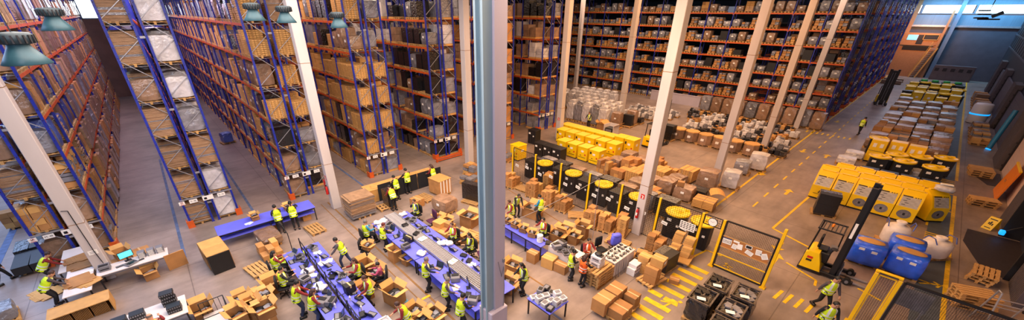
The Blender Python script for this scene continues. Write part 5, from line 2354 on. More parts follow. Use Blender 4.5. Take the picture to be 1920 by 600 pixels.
def gadget(x, y, z, rz, lab, v, group):
    def b():
        r = root(('router_box', 'handheld_device', 'printer_unit', 'tool_tray')[v])
        q = MB()
        if v == 0:
            q.box((0, 0, .05), (.22, .3, .1), bev=.012)
            q.box((.112, 0, .05), (.004, .2, .03), m=1)
            q.cyl((-.08, .12, .1), (-.08, .12, .28), .008, n=6)
        elif v == 1:
            q.box((0, 0, .02), (.09, .2, .04), bev=.01)
            q.box((0, .03, .042), (.06, .1, .004), m=1)
        elif v == 2:
            q.box((0, 0, .12), (.34, .38, .24), bev=.02)
            q.box((.06, 0, .25), (.16, .3, .03), m=1)
            q.box((.172, 0, .1), (.006, .28, .05), m=1)
        else:
            for s in (-1, 1):
                q.box((s * .15, 0, .04), (.02, .4, .08))
                q.box((0, s * .2, .04), (.3, .02, .08))
            q.box((0, 0, .008), (.3, .4, .016))
            for k in range(4):
                q.box((-.08 + .05 * k, .02 * k, .04), (.03, .22, .04), .3 * k, m=1)
        obj('casing', q, [('black', 'black', 'grey', 'grey')[v], ('grey', 'dscreen', 'black', 'black')[v]], r)
        return r
    return put(('gad', v), b, x, y, z, rz, lab, ('device', 'handheld device', 'printer', 'tray')[v], group)


def paper(x, y, z, rz, lab, group, s=1.):
    q = MB()
    q.box((0, 0, .003), (.21 * s, .3 * s, .006))
    q.box((.05, .08, .008), (.21 * s, .3 * s, .003), .5)
    o = obj('paper_sheet', q, 'label', loc=(x, y, z), rz=rz)
    return tag(o, lab, 'paper', group)


def bag(x, y, z, rz, lab, group, m='filmw'):
    def b():
        r = root('plastic_bag')
        q = MB()
        q.lump((0, 0, .085), (.42, .34, .14), .03, n=4, rnd=random.Random(3), rnd_e=.3)
        obj('bag', q, m, r)
        q = MB()
        q.lump((.16, .1, .12), (.12, .14, .1), .02, n=2, rnd=random.Random(4))
        obj('tied_end', q, m, r)
        return r
    return put(('bag', m), b, x, y, z, rz, lab, 'plastic bag', group)


# computer desk
monitor(-21.55, -3.3, .75, .3, 'glowing cyan monitor on the pale computer desk')
for k, (dx, dy, v, lab) in enumerate(((-21.3, -4.05, 2, 'black printer on the computer desk beside the pillar'), (-21.2, -2.85, 1, 'small black phone in front of the cyan monitor'), (-21.1, -3.2, 3, 'tray of small items before the cyan monitor'))):
    gadget(dx, dy, .75, .3 * k, lab, v, 'things on the computer desk')
q = MB()
q.box((0, 0, .012), (.16, .44, .024), bev=.005)
for i in range(4):
    for j in range(12):
        q.box((-.055 + i * .036, -.19 + j * .034, .027), (.026, .026, .008), m=1)
o = obj('keyboard', q, ['black', 'grey'], loc=(-21.2, -3.5, .75), rz=.2)
tag(o, 'black keyboard lying before the cyan monitor', 'keyboard')
for i in range(3):
    for j in range(7):
        q = MB()
        q.box((0, 0, .02), (.32, .26, .035), bev=.005)
        q.box((.162, 0, .02), (.004, .2, .016), m=1)
        o = obj('parts_tray', q, ['grey', 'label'], loc=(-21.5, -2.8 + i * .33, .751 + j * .04), rz=rnd.uniform(-.06, .06))
        tag(o, 'grey parts tray on the computer desk, %s stack, %s from the bottom' % (ORD[i + 1], ORD[j + 1]), 'tray', 'stacked grey trays')
open_carton(-20.75, -2.75, .6, .5, .42, .15, 'brown carton standing open under the computer desk', .5)
carton(-22.5, -2.9, .9, .7, .6, .2, 'large brown carton behind the computer desk, nearest the aisle')
open_carton(-22.75, -3.6, .6, .5, .4, .3, 'opened brown carton behind the computer desk beside the pillar', .2, .41)
carton(-22.6, -3.75, .7, .6, .398, .3, 'brown carton supporting the opened one behind the computer desk')
q = MB()
q.box((0, 0, .45), (.04, .75, .9), rot=Matrix.Rotation(.22, 3, 'Y'))
o = obj('cardboard_sheet', q, 'carton', loc=(-20.75, -1.72, 0), rz=.2)
tag(o, 'sheet of cardboard leaning on the end of the computer desk', 'cardboard sheet')
# cardboard blanks on the packing tables


def blanks(x, y, z, rz, lab, n, m, w=.9, d=.5, fan=.04):
    q = MB()
    for k in range(n):
        q.box((k * fan * .5, k * fan, .008 + k * .013), (w, d, .011), rnd.uniform(-.06, .06))
        q.box((k * fan * .5 + .1, k * fan, .0105 + k * .013), (w * .5, d * 1.35, .0095), rnd.uniform(-.06, .06))
    o = obj('cardboard_blank_pile', q, m, loc=(x, y, z), rz=rz)
    tag(o, lab, 'cardboard blanks', 'cardboard blanks on the packing tables', 'stuff')
    return o


blanks(-23.2, -5.2, .75, .3, 'tall fanned pile of cardboard blanks at the rack corner', 8, 'carton', .8, .5, .06)
blanks(-22.6, -4.95, .75, .1, 'flat brown blanks handled by the first packer', 5, 'carton', 1.1, .6)
blanks(-21.0, -4.95, .75, .2, 'flat brown blanks handled by the second packer', 5, 'carton', 1.0, .6)
blanks(-20.7, -4.7, .75, .6, 'pale blanks lying beside the second packer', 3, 'carton2', 1.0, .5)
blanks(-22.3, -6.3, .001, .5, 'pale cardboard blanks lying on the floor behind the packers', 4, 'carton2', 1.2, .6)
for k in range(2):
    q = MB()
    q.box((0, 0, .005), (.2, .3, .01))
    tag(obj('paper_sheet', q, 'label', loc=(-21.6 + .3 * k, -4.62, .75), rz=.4), 'white label sheet on the packing table, %s from the pillar' % ORD[k + 1], 'paper', 'label sheets')
# left goods
load(-31.78, -7.97, .05, 'brown', .9, 'pallet of white-topped brown cartons at the far-left aisle', 'loads at the packing rack corner', 1.3, 1.1, seed=221)
load(-25.53, -6.99, .05, 'black', .4, 'low pallet of dark film-wrapped trays beside the packers', 'loads at the packing rack corner', 1.7, 1.1, seed=222)
load(-26.68, -6.97, .05, 'black', .5, 'second dark tray pallet, behind the low one beside the packers', 'loads at the packing rack corner', 1.3, 1.0, seed=223)
load(-41.32, 3.57, .2, 'bluefilm', .85, 'single wrapped stack standing alone in the second aisle', 'wrapped low loads', .9, .8, seed=225)
# table with black crates
for i, (dx, dy, n) in enumerate(((-16.5, -3.55, 2), (-16.5, -3.05, 2), (-16.7, -2.1, 4), (-16.1, -2.0, 2), (-16.2, -3.95, 1))):
    for k in range(n):
        q = MB()
        q.box((0, 0, .07), (.34, .42, .13), bev=.008)
        for j in range(6):
            q.box((.172, -.17 + j * .068, .08), (.006, .035, .06), m=1)
        o = obj('parts_box', q, ['black', 'grey'], loc=(dx, dy, .75 + k * .14), rz=rnd.uniform(-.1, .1))
        tag(o, 'black slotted parts box on the table before the bald man, %s pile, %s up' % (ORD[i + 1], ORD[k + 1]), 'parts box', 'black parts boxes')
bag(-16.2, -3.7, .75, .3, 'crumpled plastic bag beside the black parts boxes', 'bags on the tables')
open_carton(-16.10, -1.52, .7, .6, .5, .1, 'open brown carton at the end of the table with black parts boxes', .3)
r = root('wire_cage_trolley')
tag(r, 'low wire-sided trolley at the bottom edge beside the open carton', 'trolley')
r.location = (-15.31, -0.93, 0)
q = MB()
q.box((0, 0, .25), (1.1, .8, .04))
obj('deck', q, 'bench', r)
q = MB()
for s in (-.55, .55):
    q.tube([(s, -.4, .25), (s, -.4, .85), (s, .4, .85), (s, .4, .25)], .018, 6)
q.tube([(-.55, .4, .85), (.55, .4, .85)], .018)
for k in range(6):
    q.tube([(-.55 + k * .22, .4, .25), (-.55 + k * .22, .4, .85)], .01, 5)
    q.tube([(-.55, -.4 + k * .16, .25), (-.55, -.4 + k * .16, .85)], .01, 5)
obj('wire_side', q, 'legk', r)
for xx in (-.45, .45):
    for yy in (-.3, .3):
        obj('caster', MB().cyl((xx, yy - .02, .06), (xx, yy + .02, .06), .06, n=8).box((xx, yy, .17), (.05, .03, .13)), 'rubber', r)
load(-21.07, -7.20, .2, 'grey', .5, 'dark wire pallet cage corner at the lower left edge', 'loads at the packing rack corner', 1.0, .8, seed=226)
# blue bench
for i, (yy, lab) in enumerate(((1.9, 'open brown carton on the blue bench, before the first packer'), (3.55, 'open brown carton on the blue bench, before the second packer'))):
    open_carton(-21.75, yy, .4, .34, .28, .1, lab, .8, .85)
gadget(-21.9, 3.9, .85, .2, 'black device beside the second open carton on the blue bench', 0, 'things on the blue bench')
paper(-21.5, 1.5, .85, .2, 'white sheet on the blue bench beside the first packer', 'papers on the blue bench')
carton(-21.7, 4.3, .55, .45, .4, .05, 'brown carton on the lower floor under the blue bench end', .0)
carton(-21.7, 2.6, .5, .4, .34, .05, 'brown carton under the middle of the blue bench', .0)
# double workbench clutter
PTS = [(-16.9, 2.4), (-16.3, 2.25), (-15.6, 2.5), (-14.9, 2.3), (-14.3, 2.55), (-13.6, 2.3), (-12.9, 2.5), (-12.2, 2.3), (-11.6, 2.5), (-11.0, 2.3)]
LP = []
for i, (x, y) in enumerate(PTS):
    LP.append((x, y - .05))
    laptop(x, y - .05, .85, -PI / 2 + rnd.uniform(-.4, .4), 'open laptop on the near run of blue workbenches, %s from the rack side' % ORD[i + 1], 'black' if i % 3 else 'grey', 1.9 if i % 2 else 2.2)
for i in range(8):
    LP.append((-16.6 + i * .82, 3.33 + .1 * (i % 2)))
    laptop(LP[-1][0], LP[-1][1], .85, PI / 2 + rnd.uniform(-.5, .5), 'open laptop on the far run of blue workbenches, %s from the rack side' % ORD[i + 1], 'black' if i % 4 else 'grey', 1.9)
BZ = []
for i in range(700):
    side = i % 2
    x = -17.0 + rnd.random() * 6.4
    y = (2.2 + rnd.random() * .42) if side == 0 else (3.12 + rnd.random() * .4)
    if any((x - a) ** 2 + (y - b) ** 2 < .075 for a, b in BZ) or any((x - a) ** 2 + (y - b) ** 2 < .1 for a, b in LP) or len(BZ) > 75 or ((x + 12.6) ** 2 + (y - 3.35) ** 2 < .12):
        continue
    BZ.append((x, y))
    v = rnd.choice((0, 1, 1, 3, 4, 5, 5, 0, 2, 6))
    run = 'near' if side == 0 else 'far'
    if v < 4:
        gadget(x, y, .85, rnd.uniform(0, 3), '%s lying on the %s run of blue workbenches' % (('black router box', 'small black handheld device', 'grey printer unit', 'grey tray of tools')[v], run), v, '%ss on the %s blue workbenches' % (('router box', 'handheld device', 'printer unit', 'tool tray')[v], run))
    elif v == 4:
        bag(x, y, .85, rnd.uniform(0, 3), 'crumpled white plastic bag on the %s run of blue workbenches' % run, 'plastic bags on the %s blue workbenches' % run)
    elif v == 5:
        paper(x, y, .85, rnd.uniform(0, 3), 'loose white papers on the %s run of blue workbenches' % run, 'papers on the %s blue workbenches' % run)
    else:
        q = MB()
        q.cyl((0, 0, 0), (0, 0, .2), .035, n=10)
        q.cyl((0, 0, .2), (0, 0, .25), .014, n=8)
        tag(obj('spray_bottle', q, 'white', loc=(x, y, .85)), 'white bottle standing on the %s run of blue workbenches' % run, 'bottle', 'bottles on the %s blue workbenches' % run)
carton(-12.6, 3.35, .3, .4, .4, .1, 'upright black computer case on the far run of blue workbenches', .85, 'blackm')
# white rack at the bottom of the workbenches
r = root('white_trolley')
tag(r, 'white railed trolley parked across the lower end of the blue workbenches', 'trolley')
r.location = (-9.85, 2.9, 0)
q = MB()
for s in (-.8, .8):
    for t in (-.3, .3):
        q.box((t, s, .5), (.05, .05, 1.0))
obj('leg', q, 'white', r)
q = MB()
q.box((0, 0, .98), (.7, 1.7, .03))
obj('deck', q, 'white', r)
q = MB()
for t in (-.33, .33):
    q.box((t, 0, 1.08), (.04, 1.7, .05))
for s in (-.83, .83):
    q.box((0, s, 1.08), (.7, .04, .05))
obj('rail', q, 'white', r)
# lime pipes at the workbench end
for k in range(2):
    q = MB()
    q.cyl((0, -1.0, 0), (0, 1.0, 0), .09, n=12)
    q.cyl((0, -1.02, 0), (0, -.95, 0), .1, n=12)
    q.cyl((0, .95, 0), (0, 1.02, 0), .1, n=12)
    tag(obj('padded_tube', q, 'lime', loc=(-18.0 + k * .3, 2.6, .095), rz=0.05), 'lime padded tube on the floor at the workbench end, %s from the bench' % ('further' if k == 0 else 'closer'), 'tube')
pallet(-18.1, 1.2, .2, 'wooden pallet piece at the workbench end beside the lime tubes')
r = root('floor_lamp')
tag(r, 'thin black pole lamp rising at the end of the blue workbenches', 'lamp')
r.location = (-17.6, 2.55, 0)
obj('pole', MB().tube([(0, 0, 0), (0, 0, 1.6), (-.2, -.1, 2.0)], .02), 'legk', r)
obj('head', MB().cyl((-.2, -.1, 2.0), (-.3, -.16, 2.15), .06, .09, 10), 'legk', r)
obj('base', MB().cyl((0, 0, 0), (0, 0, .03), .16, n=14), 'legk', r)
# conveyor benches clutter
for i, (x, y) in enumerate(((-15.9, 6.8), (-15.2, 6.75), (-14.6, 6.85), (-11.6, 6.85), (-10.9, 6.8), (-10.4, 8.15), (-12.3, 8.2), (-13.6, 8.15), (-14.6, 8.2), (-15.4, 8.15))):
    LP.append((x, y))
    laptop(x, y, .82, (-PI / 2 if y < 7.5 else PI / 2) + rnd.uniform(-.4, .4), 'open laptop on the conveyor benches, %s side, %s in line' % ('near' if y < 7.5 else 'far', ORD[i % 5 + 1]), 'black', 1.9)
monitor(-11.0, 7.0, .82, -2.0, 'black monitor on the near conveyor bench before the standing man', 'dscreen')
monitor(-9.7, 7.05, .82, -2.0, 'white-framed screen on the near conveyor bench beyond the black monitor', 'dscreen', .9)
BZ = []
LP += [(-11.0, 7.0), (-9.7, 7.05), (-14.35, 7.0)]
for i in range(300):
    side = i % 2
    x = -17.0 + rnd.random() * 8.2
    y = (6.56 + rnd.random() * .45) if side == 0 else (8.0 + rnd.random() * .35)
    if len(BZ) > 44 or any((x - a) ** 2 + (y - b) ** 2 < .08 for a, b in BZ) or any((x - a) ** 2 + (y - b) ** 2 < .12 for a, b in LP) or (side == 0 and -13.9 < x < -11.9):
        continue
    BZ.append((x, y))
    v = rnd.choice((0, 1, 3, 5, 5, 2, 0, 4))
    run = 'near' if side == 0 else 'far'
    if v < 4:
        gadget(x, y, .82, rnd.uniform(0, 3), '%s on the %s side conveyor benches' % (('black router box', 'small black handheld device', 'grey printer unit', 'grey tray of tools')[v], run), v, '%ss on the %s conveyor benches' % (('router box', 'handheld device', 'printer unit', 'tool tray')[v], run))
    elif v == 4:
        bag(x, y, .82, rnd.uniform(0, 3), 'crumpled white plastic bag on the %s side conveyor benches' % run, 'plastic bags on the %s conveyor benches' % run)
    else:
        paper(x, y, .82, rnd.uniform(0, 3), 'loose white papers on the %s side conveyor benches' % run, 'papers on the %s conveyor benches' % run)
bag(-13.0, 6.85, .82, .4, 'bag of white bits alone on the empty near conveyor bench', 'bags on the tables')
carton(-14.35, 7.0, .36, .3, .3, .2, 'upright black printer box on the near conveyor bench', .82, 'blackm')
for k in range(2):
    gadget(-15.6 + k * 1.1, 7.5, .97, .4 * k, 'black device riding the roller conveyor, %s from the cardboard stack' % ORD[k + 1], 0, 'devices on the rollers')
gadget(-9.2, 7.5, .97, .1, 'black device riding the roller conveyor near the steel pillar', 0, 'devices on the rollers')
for k in range(2):
    q = MB()
    q.box((0, 0, .02), (.3, .4, .04), bev=.004)
    q.box((0, 0, .042), (.2, .05, .003), m=1)
    tag(obj('flat_parcel', q, ['label', 'tape'], loc=(-13.9 + k * 2.5, 7.5, .97), rz=.2), 'white flat parcel riding the roller conveyor, %s from the cardboard stack' % ORD[k + 1], 'parcel')
# right-hand tables clutter
for i in range(4):
    open_carton(-12.5 + i * .6, 11.85, .38, .34, .25, .15 * i, 'small open carton on the blue workbench beyond the steel pillar, %s along' % ORD[i + 1], .8, .82)
for i in range(16):
    x, y = -10.3 + (i % 8) * .28, 11.95 + (i // 8) * .36 + rnd.uniform(-.05, .05)
    v = (0, 1, 3, 1, 2, 1, 0, 3)[(i * 3) % 8]
    if x > -9.72 and x < -9.6:
        x -= .1
    bench = 'blue workbench end beyond the pillar' if x < -9.7 else 'first pale counter'
    if y > 12.15 and x < -9.7:
        continue
    gadget(x, y, .82, rnd.uniform(0, 3), '%s on the %s' % (('black router box', 'small black handheld device', 'grey printer unit', 'grey tray of tools')[v], bench), v, '%ss on the %s' % (('router box', 'handheld device', 'printer unit', 'tool tray')[v], bench))
for k in range(5):
    q = MB()
    q.lathe([(.13, 0), (.15, .03), (.15, .07), (.12, .08)], 14)
    tag(obj('white_dish', q, 'white', loc=(-10.1, 11.75, .82 + k * .081)), 'white round tray in the small stack on the blue workbench, %s up' % ORD[k + 1], 'tray', 'stack of white trays')
for i in range(18):
    x, y = -7.3 + (i % 3) * .25 + rnd.uniform(-.02, .02), 13.1 + (i // 3) * .27 + rnd.uniform(-.03, .03)
    q = MB()
    pts = [(math.cos(t * 1.1 + i) * (.04 + .006 * t), math.sin(t * .9) * (.04 + .006 * t), .016 + .006 * t) for t in range(12)]
    q.tube(pts, .015, 5)
    q.box((.02, .02, .025), (.06, .05, .035), .5)
    tag(obj('cable_coil', q, 'black', loc=(x, y, .82), rz=rnd.uniform(0, 6)), 'tangled black cable coil on the cable-heaped counter', 'cable', 'cable coils on the pale counter')
for i in range(7):
    q = MB()
    q.tube([(0, 0, .8), (.05, rnd.uniform(-.04, .04), .5), (.08, rnd.uniform(-.05, .05), .1), (.1, rnd.uniform(-.05, .05), .02)], .012, 5)
    tag(obj('hanging_cable', q, 'grey', loc=(-6.63, 13.02 + i * .13, 0)), 'loose grey cable spilling off the side of the cable-heaped counter', 'cable', 'cables spilling off the counter')
paper(-6.9, 14.4, .82, .3, 'white sheet at the far end of the cable-heaped counter', 'papers on the counters')
# white office boxes on a pallet stack
for k in range(6):
    pallet(-7.05, 12.16, PI / 2 + (.0 if k % 2 == 0 else .02), 'wooden pallet in the stack beside the orange-vested worker, %s from the floor' % ORD[k + 1], .001 + k * .147)
for k in range(2):
    q = MB()
    q.box((0, 0, .13), (.5, .44, .24), bev=.02)
    q.box((.1, 0, .255), (.2, .3, .02), m=1)
    q.box((0, -.225, .12), (.3, .01, .08), m=1)
    tag(obj('office_printer', q, ['white', 'grey'], loc=(-7.1, 12.2, .886 + k * .27), rz=.1 * k), 'white office printer on the pallet stack, %s' % ('lower of two' if k == 0 else 'upper of two, carrying a dark cap'), 'printer')
q = MB()
q.ball((0, 0, 0), .15, n=12, k=8, sc=(1.2, 1, .6), keep=lambda v: v.z > -.1)
q.box((.16, 0, .0), (.14, .22, .015))
tag(obj('cap', q, 'black', loc=(-7.1, 12.2, 1.45)), 'dark cap lying on the upper white printer', 'cap')
carton(-9.2, 11.5, .62, .55, .55, .2, 'pale beige carton standing on the floor before the first pale counter', 0, 'carton2')
carton(-10.0, 11.2, .5, .42, .55, .15, 'brown carton beside the pale beige carton, under the blue workbench end')
carton(-8.35, 11.62, .6, .4, .45, .15, 'brown carton behind the green-vested woman at the counter')
# white crates below the counter
for k in range(3):
    q = MB()
    q.box((0, 0, .1), (.4, .5, .18), bev=.01)
    for j in range(3):
        q.box((.202, -.15 + .15 * j, .1), (.006, .09, .1), m=1)
    tag(obj('white_crate', q, ['white', 'grey'], loc=(-6.25, 14.15 + .1 * (k == 2), .001 + k * .19)), 'white slotted crate beside the cable-heaped counter, %s from the floor' % ORD[k + 1], 'crate', 'white slotted crates')
# open cartons around
OC = [((518, 550), .55, .6, .6, 'open carton beside the seated packers at the left run'), ((740, 490), .5, .45, .6, 'tall open carton under the near conveyor benches'), ((761, 500), .4, .4, .35, 'small carton under the conveyor bench beside the tall open carton'), ((700, 520), .6, .55, .6, 'open empty carton in the aisle beside the office chair'), ((712, 532), .6, .6, .5, 'open carton with dark contents, lower one of the aisle pair'), ((742, 562), .7, .6, .6, 'big open carton holding a black printer in the aisle'), ((788, 592), .55, .5, .4, 'open carton at the bottom aisle group, further from the pillar'), ((808, 590), .55, .5, .4, 'open carton at the bottom aisle group, closer to the pillar'), ((775, 605), .5, .5, .4, 'open carton at the lowest edge of the aisle group'),
      ((676, 545), .6, .6, .5, 'open carton with white bag beside the far workbench run'), ((690, 560), .5, .4, .4, 'carton behind the man with folded papers')]
for args in ((-15.72, 1.20, .55, .6, .6, .1, OC[0][4], .2), (-14.52, 6.25, .5, .45, .7, .1, OC[1][4], .6), (-13.87, 6.53, .4, .4, .35, .1, OC[2][4], .5), (-14.01, 4.77, .6, .55, .65, .1, OC[3][4], .1), (-13.33, 4.90, .62, .62, .5, .15, OC[4][4], .75), (-11.85, 4.80, .7, .62, .65, .2, OC[5][4], .6), (-10.32, 5.03, .55, .5, .42, .2, OC[6][4], .6), (-9.88, 5.40, .6, .5, .42, .1, OC[7][4], .6), (-9.94, 4.61, .5, .5, .42, .2, OC[8][4], .6), (-12.93, 3.92, .6, .55, .5, .1, OC[9][4], .5)):
    open_carton(args[0], args[1], args[2], args[3], args[4], args[5], args[6], args[7], seed=int(args[0] * 7) % 4)
open_carton(-15.57, 0.51, .6, .5, .42, .2, 'open carton at the back of the left floor cluster', .5, .0, seed=1)
for i, args in enumerate(((-15.24, 0.13, .6, .5, .42, .1, 'carton with taped white strip in the left floor cluster', .8), (-14.92, 0.48, .55, .5, .4, .1, 'open carton with grey parts in the left floor cluster', .8), (-14.55, 0.14, .6, .5, .5, .1, 'front open carton of the left floor cluster', .5), (-14.11, 0.51, .6, .6, .5, .1, 'open carton at the right front of the left floor cluster', .6), (-14.35, -0.14, .6, .5, .5, .2, 'lowest open carton of the left floor cluster', .4))):
    carton(args[0], args[1], .6, .52, .38, .1, 'closed carton at the bottom of the left floor cluster, %s pile' % ORD[i + 1])
    open_carton(args[0], args[1], args[2], args[3], args[4], args[5], args[6], args[7], .39, seed=i % 4)
for args in ((-15.86, 9.52, .55, .45, .5, .2, 'open carton with raised flaps on the seated row pallet, first', .7), (-15.61, 9.98, .5, .45, .45, .2, 'open carton with raised flaps on the seated row pallet, second', .7), (-14.78, 11.01, .8, .7, .7, .25, 'large open carton tight beside the steel pillar, holding cartons', .8), (-13.59, 9.59, .6, .5, .5, .1, 'open carton with dark contents on a pallet beside the conveyor', .7), (-13.49, 9.94, .5, .45, .45, .1, 'second open carton on the pallet beside the conveyor', .7),
             (-13.09, 14.51, 1.0, .8, .6, .2, 'wide open carton before the man in blue sleeves', .8), (-10.55, 13.26, .7, .6, .45, .2, 'open carton of black goods behind the blue workbench', .8), (-10.39, 13.99, .7, .6, .5, .2, 'second open carton of black goods behind the blue workbench', .8), (-9.74, 14.72, .55, .5, .8, .2, 'tall open carton beside the first pale counter', .7), (-9.70, 13.98, .5, .45, .5, .2, 'brown carton pile beside the tall open carton', .8), (-6.79, 15.58, .5, .5, .45, .3, 'open carton with white parts at the pillar with the fire sign', .6)):
    open_carton(args[0], args[1], args[2], args[3], args[4], args[5], args[6], args[7], seed=int(args[0] * 5) % 4)
load(-15.27, 9.24, .2, 'brown', .55, 'pallet of closed cartons behind the seated row of the conveyor', 'carton pallets', 1.2, .9, seed=231)
pallet(-13.38, 9.30, .2, 'wooden pallet under cartons beside the far conveyor bench')
pallet(-6.72, 16.08, .3, 'wooden pallet beside the pillar with the fire sign, holding grey goods')
gadget(-6.72, 16.08, .147, .3, 'grey machine on the pallet beside the pillar with the fire sign', 2, 'machine on the pillar pallet')
carton(-18.86, 10.08, .7, .6, .5, .2, 'squat brown carton behind the black crate stack at the conveyor end')
for k, (x, y) in enumerate(((-21.4, 8.6), (-21.5, 10.6), (-21.4, 12.3), (-21.6, 11.4))):
    blanks(x, y, .88, .3 * k, 'cardboard sheets on the long cardboard worktable, %s from the tall stack' % ORD[k + 1], 2 + k % 3, 'carton2', .6, .5)
# beige loads behind the steel pillar in the middle distance
load(-20.45, 15.67, .2, 'mixed', .6, 'mixed dark goods on a pallet behind the steel pillar, near the orange guard', 'carton pallets', 1.1, .9, seed=233)
load(-19.28, 14.51, .2, 'mixed', .5, 'second pallet of mixed goods behind the steel pillar', 'carton pallets', 1.1, .9, seed=233)
load(-21.03, 19.72, .2, 'mixed', .5, 'pallet with yellow-lidded goods right of the steel pillar, by the lone yellow bin', 'carton pallets', 1.1, .9, seed=233)
r = root('rack_guard_rail')
tag(r, 'low orange guard rail on the floor at the end of the rack of black bins', 'guard rail')
r.location = (-24.33, 16.38, 0)
obj('rail', MB().box((0, 0, .3), (.12, 2.6, .1)).box((0, 0, .12), (.12, 2.6, .08)), 'orange', r)
for s in (-1.2, 1.2):
    obj('post', MB().box((0, s, .18), (.1, .1, .36)), 'orange', r)


# office chairs
def chair_b(m):
    def b():
        r = root('office_chair')
        q = MB()
        q.lump((0, 0, .47), (.46, .48, .08), .0, n=4)
        obj('seat', q, m, r)
        q = MB()
        q.lump((-.23, 0, .82), (.08, .44, .5), .0, n=4)
        q.box((-.24, 0, .55), (.03, .07, .25))
        obj('backrest', q, m, r)
        q = MB()
        q.cyl((0, 0, .1), (0, 0, .44), .03, n=8)
        obj('gas_column', q, 'legk', r)
        q = MB()
        for k in range(5):
            t = k * 2 * PI / 5
            q.bar((0, 0, .1), (math.cos(t) * .28, math.sin(t) * .28, .08), .04, .03)
            q.cyl((math.cos(t) * .28 - .02, math.sin(t) * .28, .04), (math.cos(t) * .28 + .02, math.sin(t) * .28, .04), .04, n=8)
        obj('star_base', q, 'legk', r)
        return r
    return b


def chair(x, y, rz, lab, m='cl_black'):
    return put(('chair', m), chair_b(m), x, y, 0, rz, lab, 'chair', 'office chairs')


chair(-15.61, 5.29, .9, 'black office chair in the aisle carrying an open carton')
open_carton(-15.55, 5.40, .4, .4, .25, .4, 'open carton resting on the black office chair', .7, .52)
chair(-15.9, 9.25, -PI / 2, 'empty purple office chair behind the far conveyor benches', 'purple')
chair(-11.6, 9.35, -PI / 2 - .4, 'maroon office chair near the steel pillar, behind the far conveyor benches', 'purple')
chair(-8.0, 13.9, -.2, 'black office chair behind the cable-heaped counter')
chair(-7.95, 14.85, 2.6, 'purple-seated chair with a blue jacket over its back', 'purple')
q = MB()
q.lump((0, 0, .72), (.24, .52, .62), .02, n=4, rnd=random.Random(8), rnd_e=.25)
q.lump((.02, 0, .98), (.28, .44, .16), .015, n=3, rnd=random.Random(9), rnd_e=.25)
tag(obj('jacket', q, 'tableblue', loc=(-7.74, 14.72, .08), rz=2.6), 'blue jacket hanging over the purple-seated chair', 'jacket')
# seats under the seated workers
G7 = 'worker chairs'
SEATED = []


def seated(x, y, rz, lab, clab, **k):
    chair(x - math.cos(rz) * .04, y - math.sin(rz) * .04, rz, clab).scale = (1, 1, .94)
    person(x, y, rz, lab, 'sit', hip=.68, **k)


H = [(.42, .2, 1.03), (.42, -.2, 1.03)]
# blue bench packers (seen from behind)
person(-20.89, 2.82, PI, 'woman packing at the blue bench, nearer the end-on rack, black trousers', lean=.15, hands=[(.45, .2, .98), (.45, -.2, .98)], hairstyle='short')
person(-20.77, 3.55, PI - .1, 'woman with a dark ponytail packing at the bench end, nearer the pillar', lean=.2, hands=[(.45, .2, .98), (.45, -.2, .98)], hairstyle='tail')
# cardboard worktable group
person(-20.35, 9.55, PI + .3, 'worker in a lettered yellow vest behind the black crate stack', lean=.2, hands=H, hairstyle='short')
person(-20.72, 10.55, PI + .15, 'tall man at the cardboard worktable, hands spread, white shoes', lean=.1, hgt=1.8, hands=[(.4, .45, 1.0), (.4, -.3, 1.0)])
person(-20.4, 12.35, PI + .3, 'long-haired woman in maroon sleeves at the far end of the cardboard worktable', lean=.25, top='cl_red', hairstyle='long', hair='hairb', hands=H)
person(-19.2, 8.7, PI, 'red-sleeved worker bending over cardboard beside the black crates', lean=.6, top='cl_red', hands=[(.5, .25, .95), (.5, -.2, .95)])
# conveyor
person(-15.57, 6.25, PI / 2 + .1, 'red-haired woman standing at the near conveyor bench in black trousers', lean=.1, hair='hairr', hands=H, hairstyle='short', hgt=1.62)
seated(-16.7, 5.85, PI / 2, 'seated worker with blue sleeves at the near conveyor bench', 'black office chair of the blue-sleeved worker', top='cl_blue', hair='hairg', hands=[(.4, .25, .92), (.4, -.2, .92)])
seated(-17.1, 9.0, -PI / 2, 'seated worker in dark blue at the conveyor end, hand at the face', 'purple office chair of the worker at the conveyor end', top='cl_navy', hair='hairb', hands=[(.3, .25, .92), (.22, -.05, 1.2)])
seated(-13.55, 9.05, -PI / 2 + .2, 'seated maroon-sleeved worker behind the far conveyor bench, middle', 'black office chair of the maroon-sleeved conveyor worker', top='cl_red', hair='hairb', hands=H)
seated(-12.2, 9.1, -PI / 2 - .2, 'seated dark-haired woman behind the far conveyor bench, nearest the pillar', 'black office chair of the dark-haired conveyor woman', top='cl_black', hairstyle='long', hands=H)
person(-11.52, 6.19, PI / 2 - .5, 'grey-haired man in navy working at the screen by the conveyor', lean=.05, hgt=1.78, top='cl_navy', hair='hairg', hands=[(.4, .15, 1.05), (.42, -.2, 1.05)])
person(-10.01, 6.15, PI / 2 - .6, 'woman with grey-blond hair at the near conveyor bench, grey shirt', lean=.15, top='cl_grey', hair='hairg', hairstyle='short', hands=H, hgt=1.65)
person(-8.75, 5.95, PI / 2, 'worker half hidden by the steel pillar foot, yellow vest', lean=.2, hands=H)
person(-8.6, 9.15, -PI / 2 - .3, 'dark-haired worker behind the steel pillar, facing the conveyor', lean=.2, hands=H, hairstyle='long')
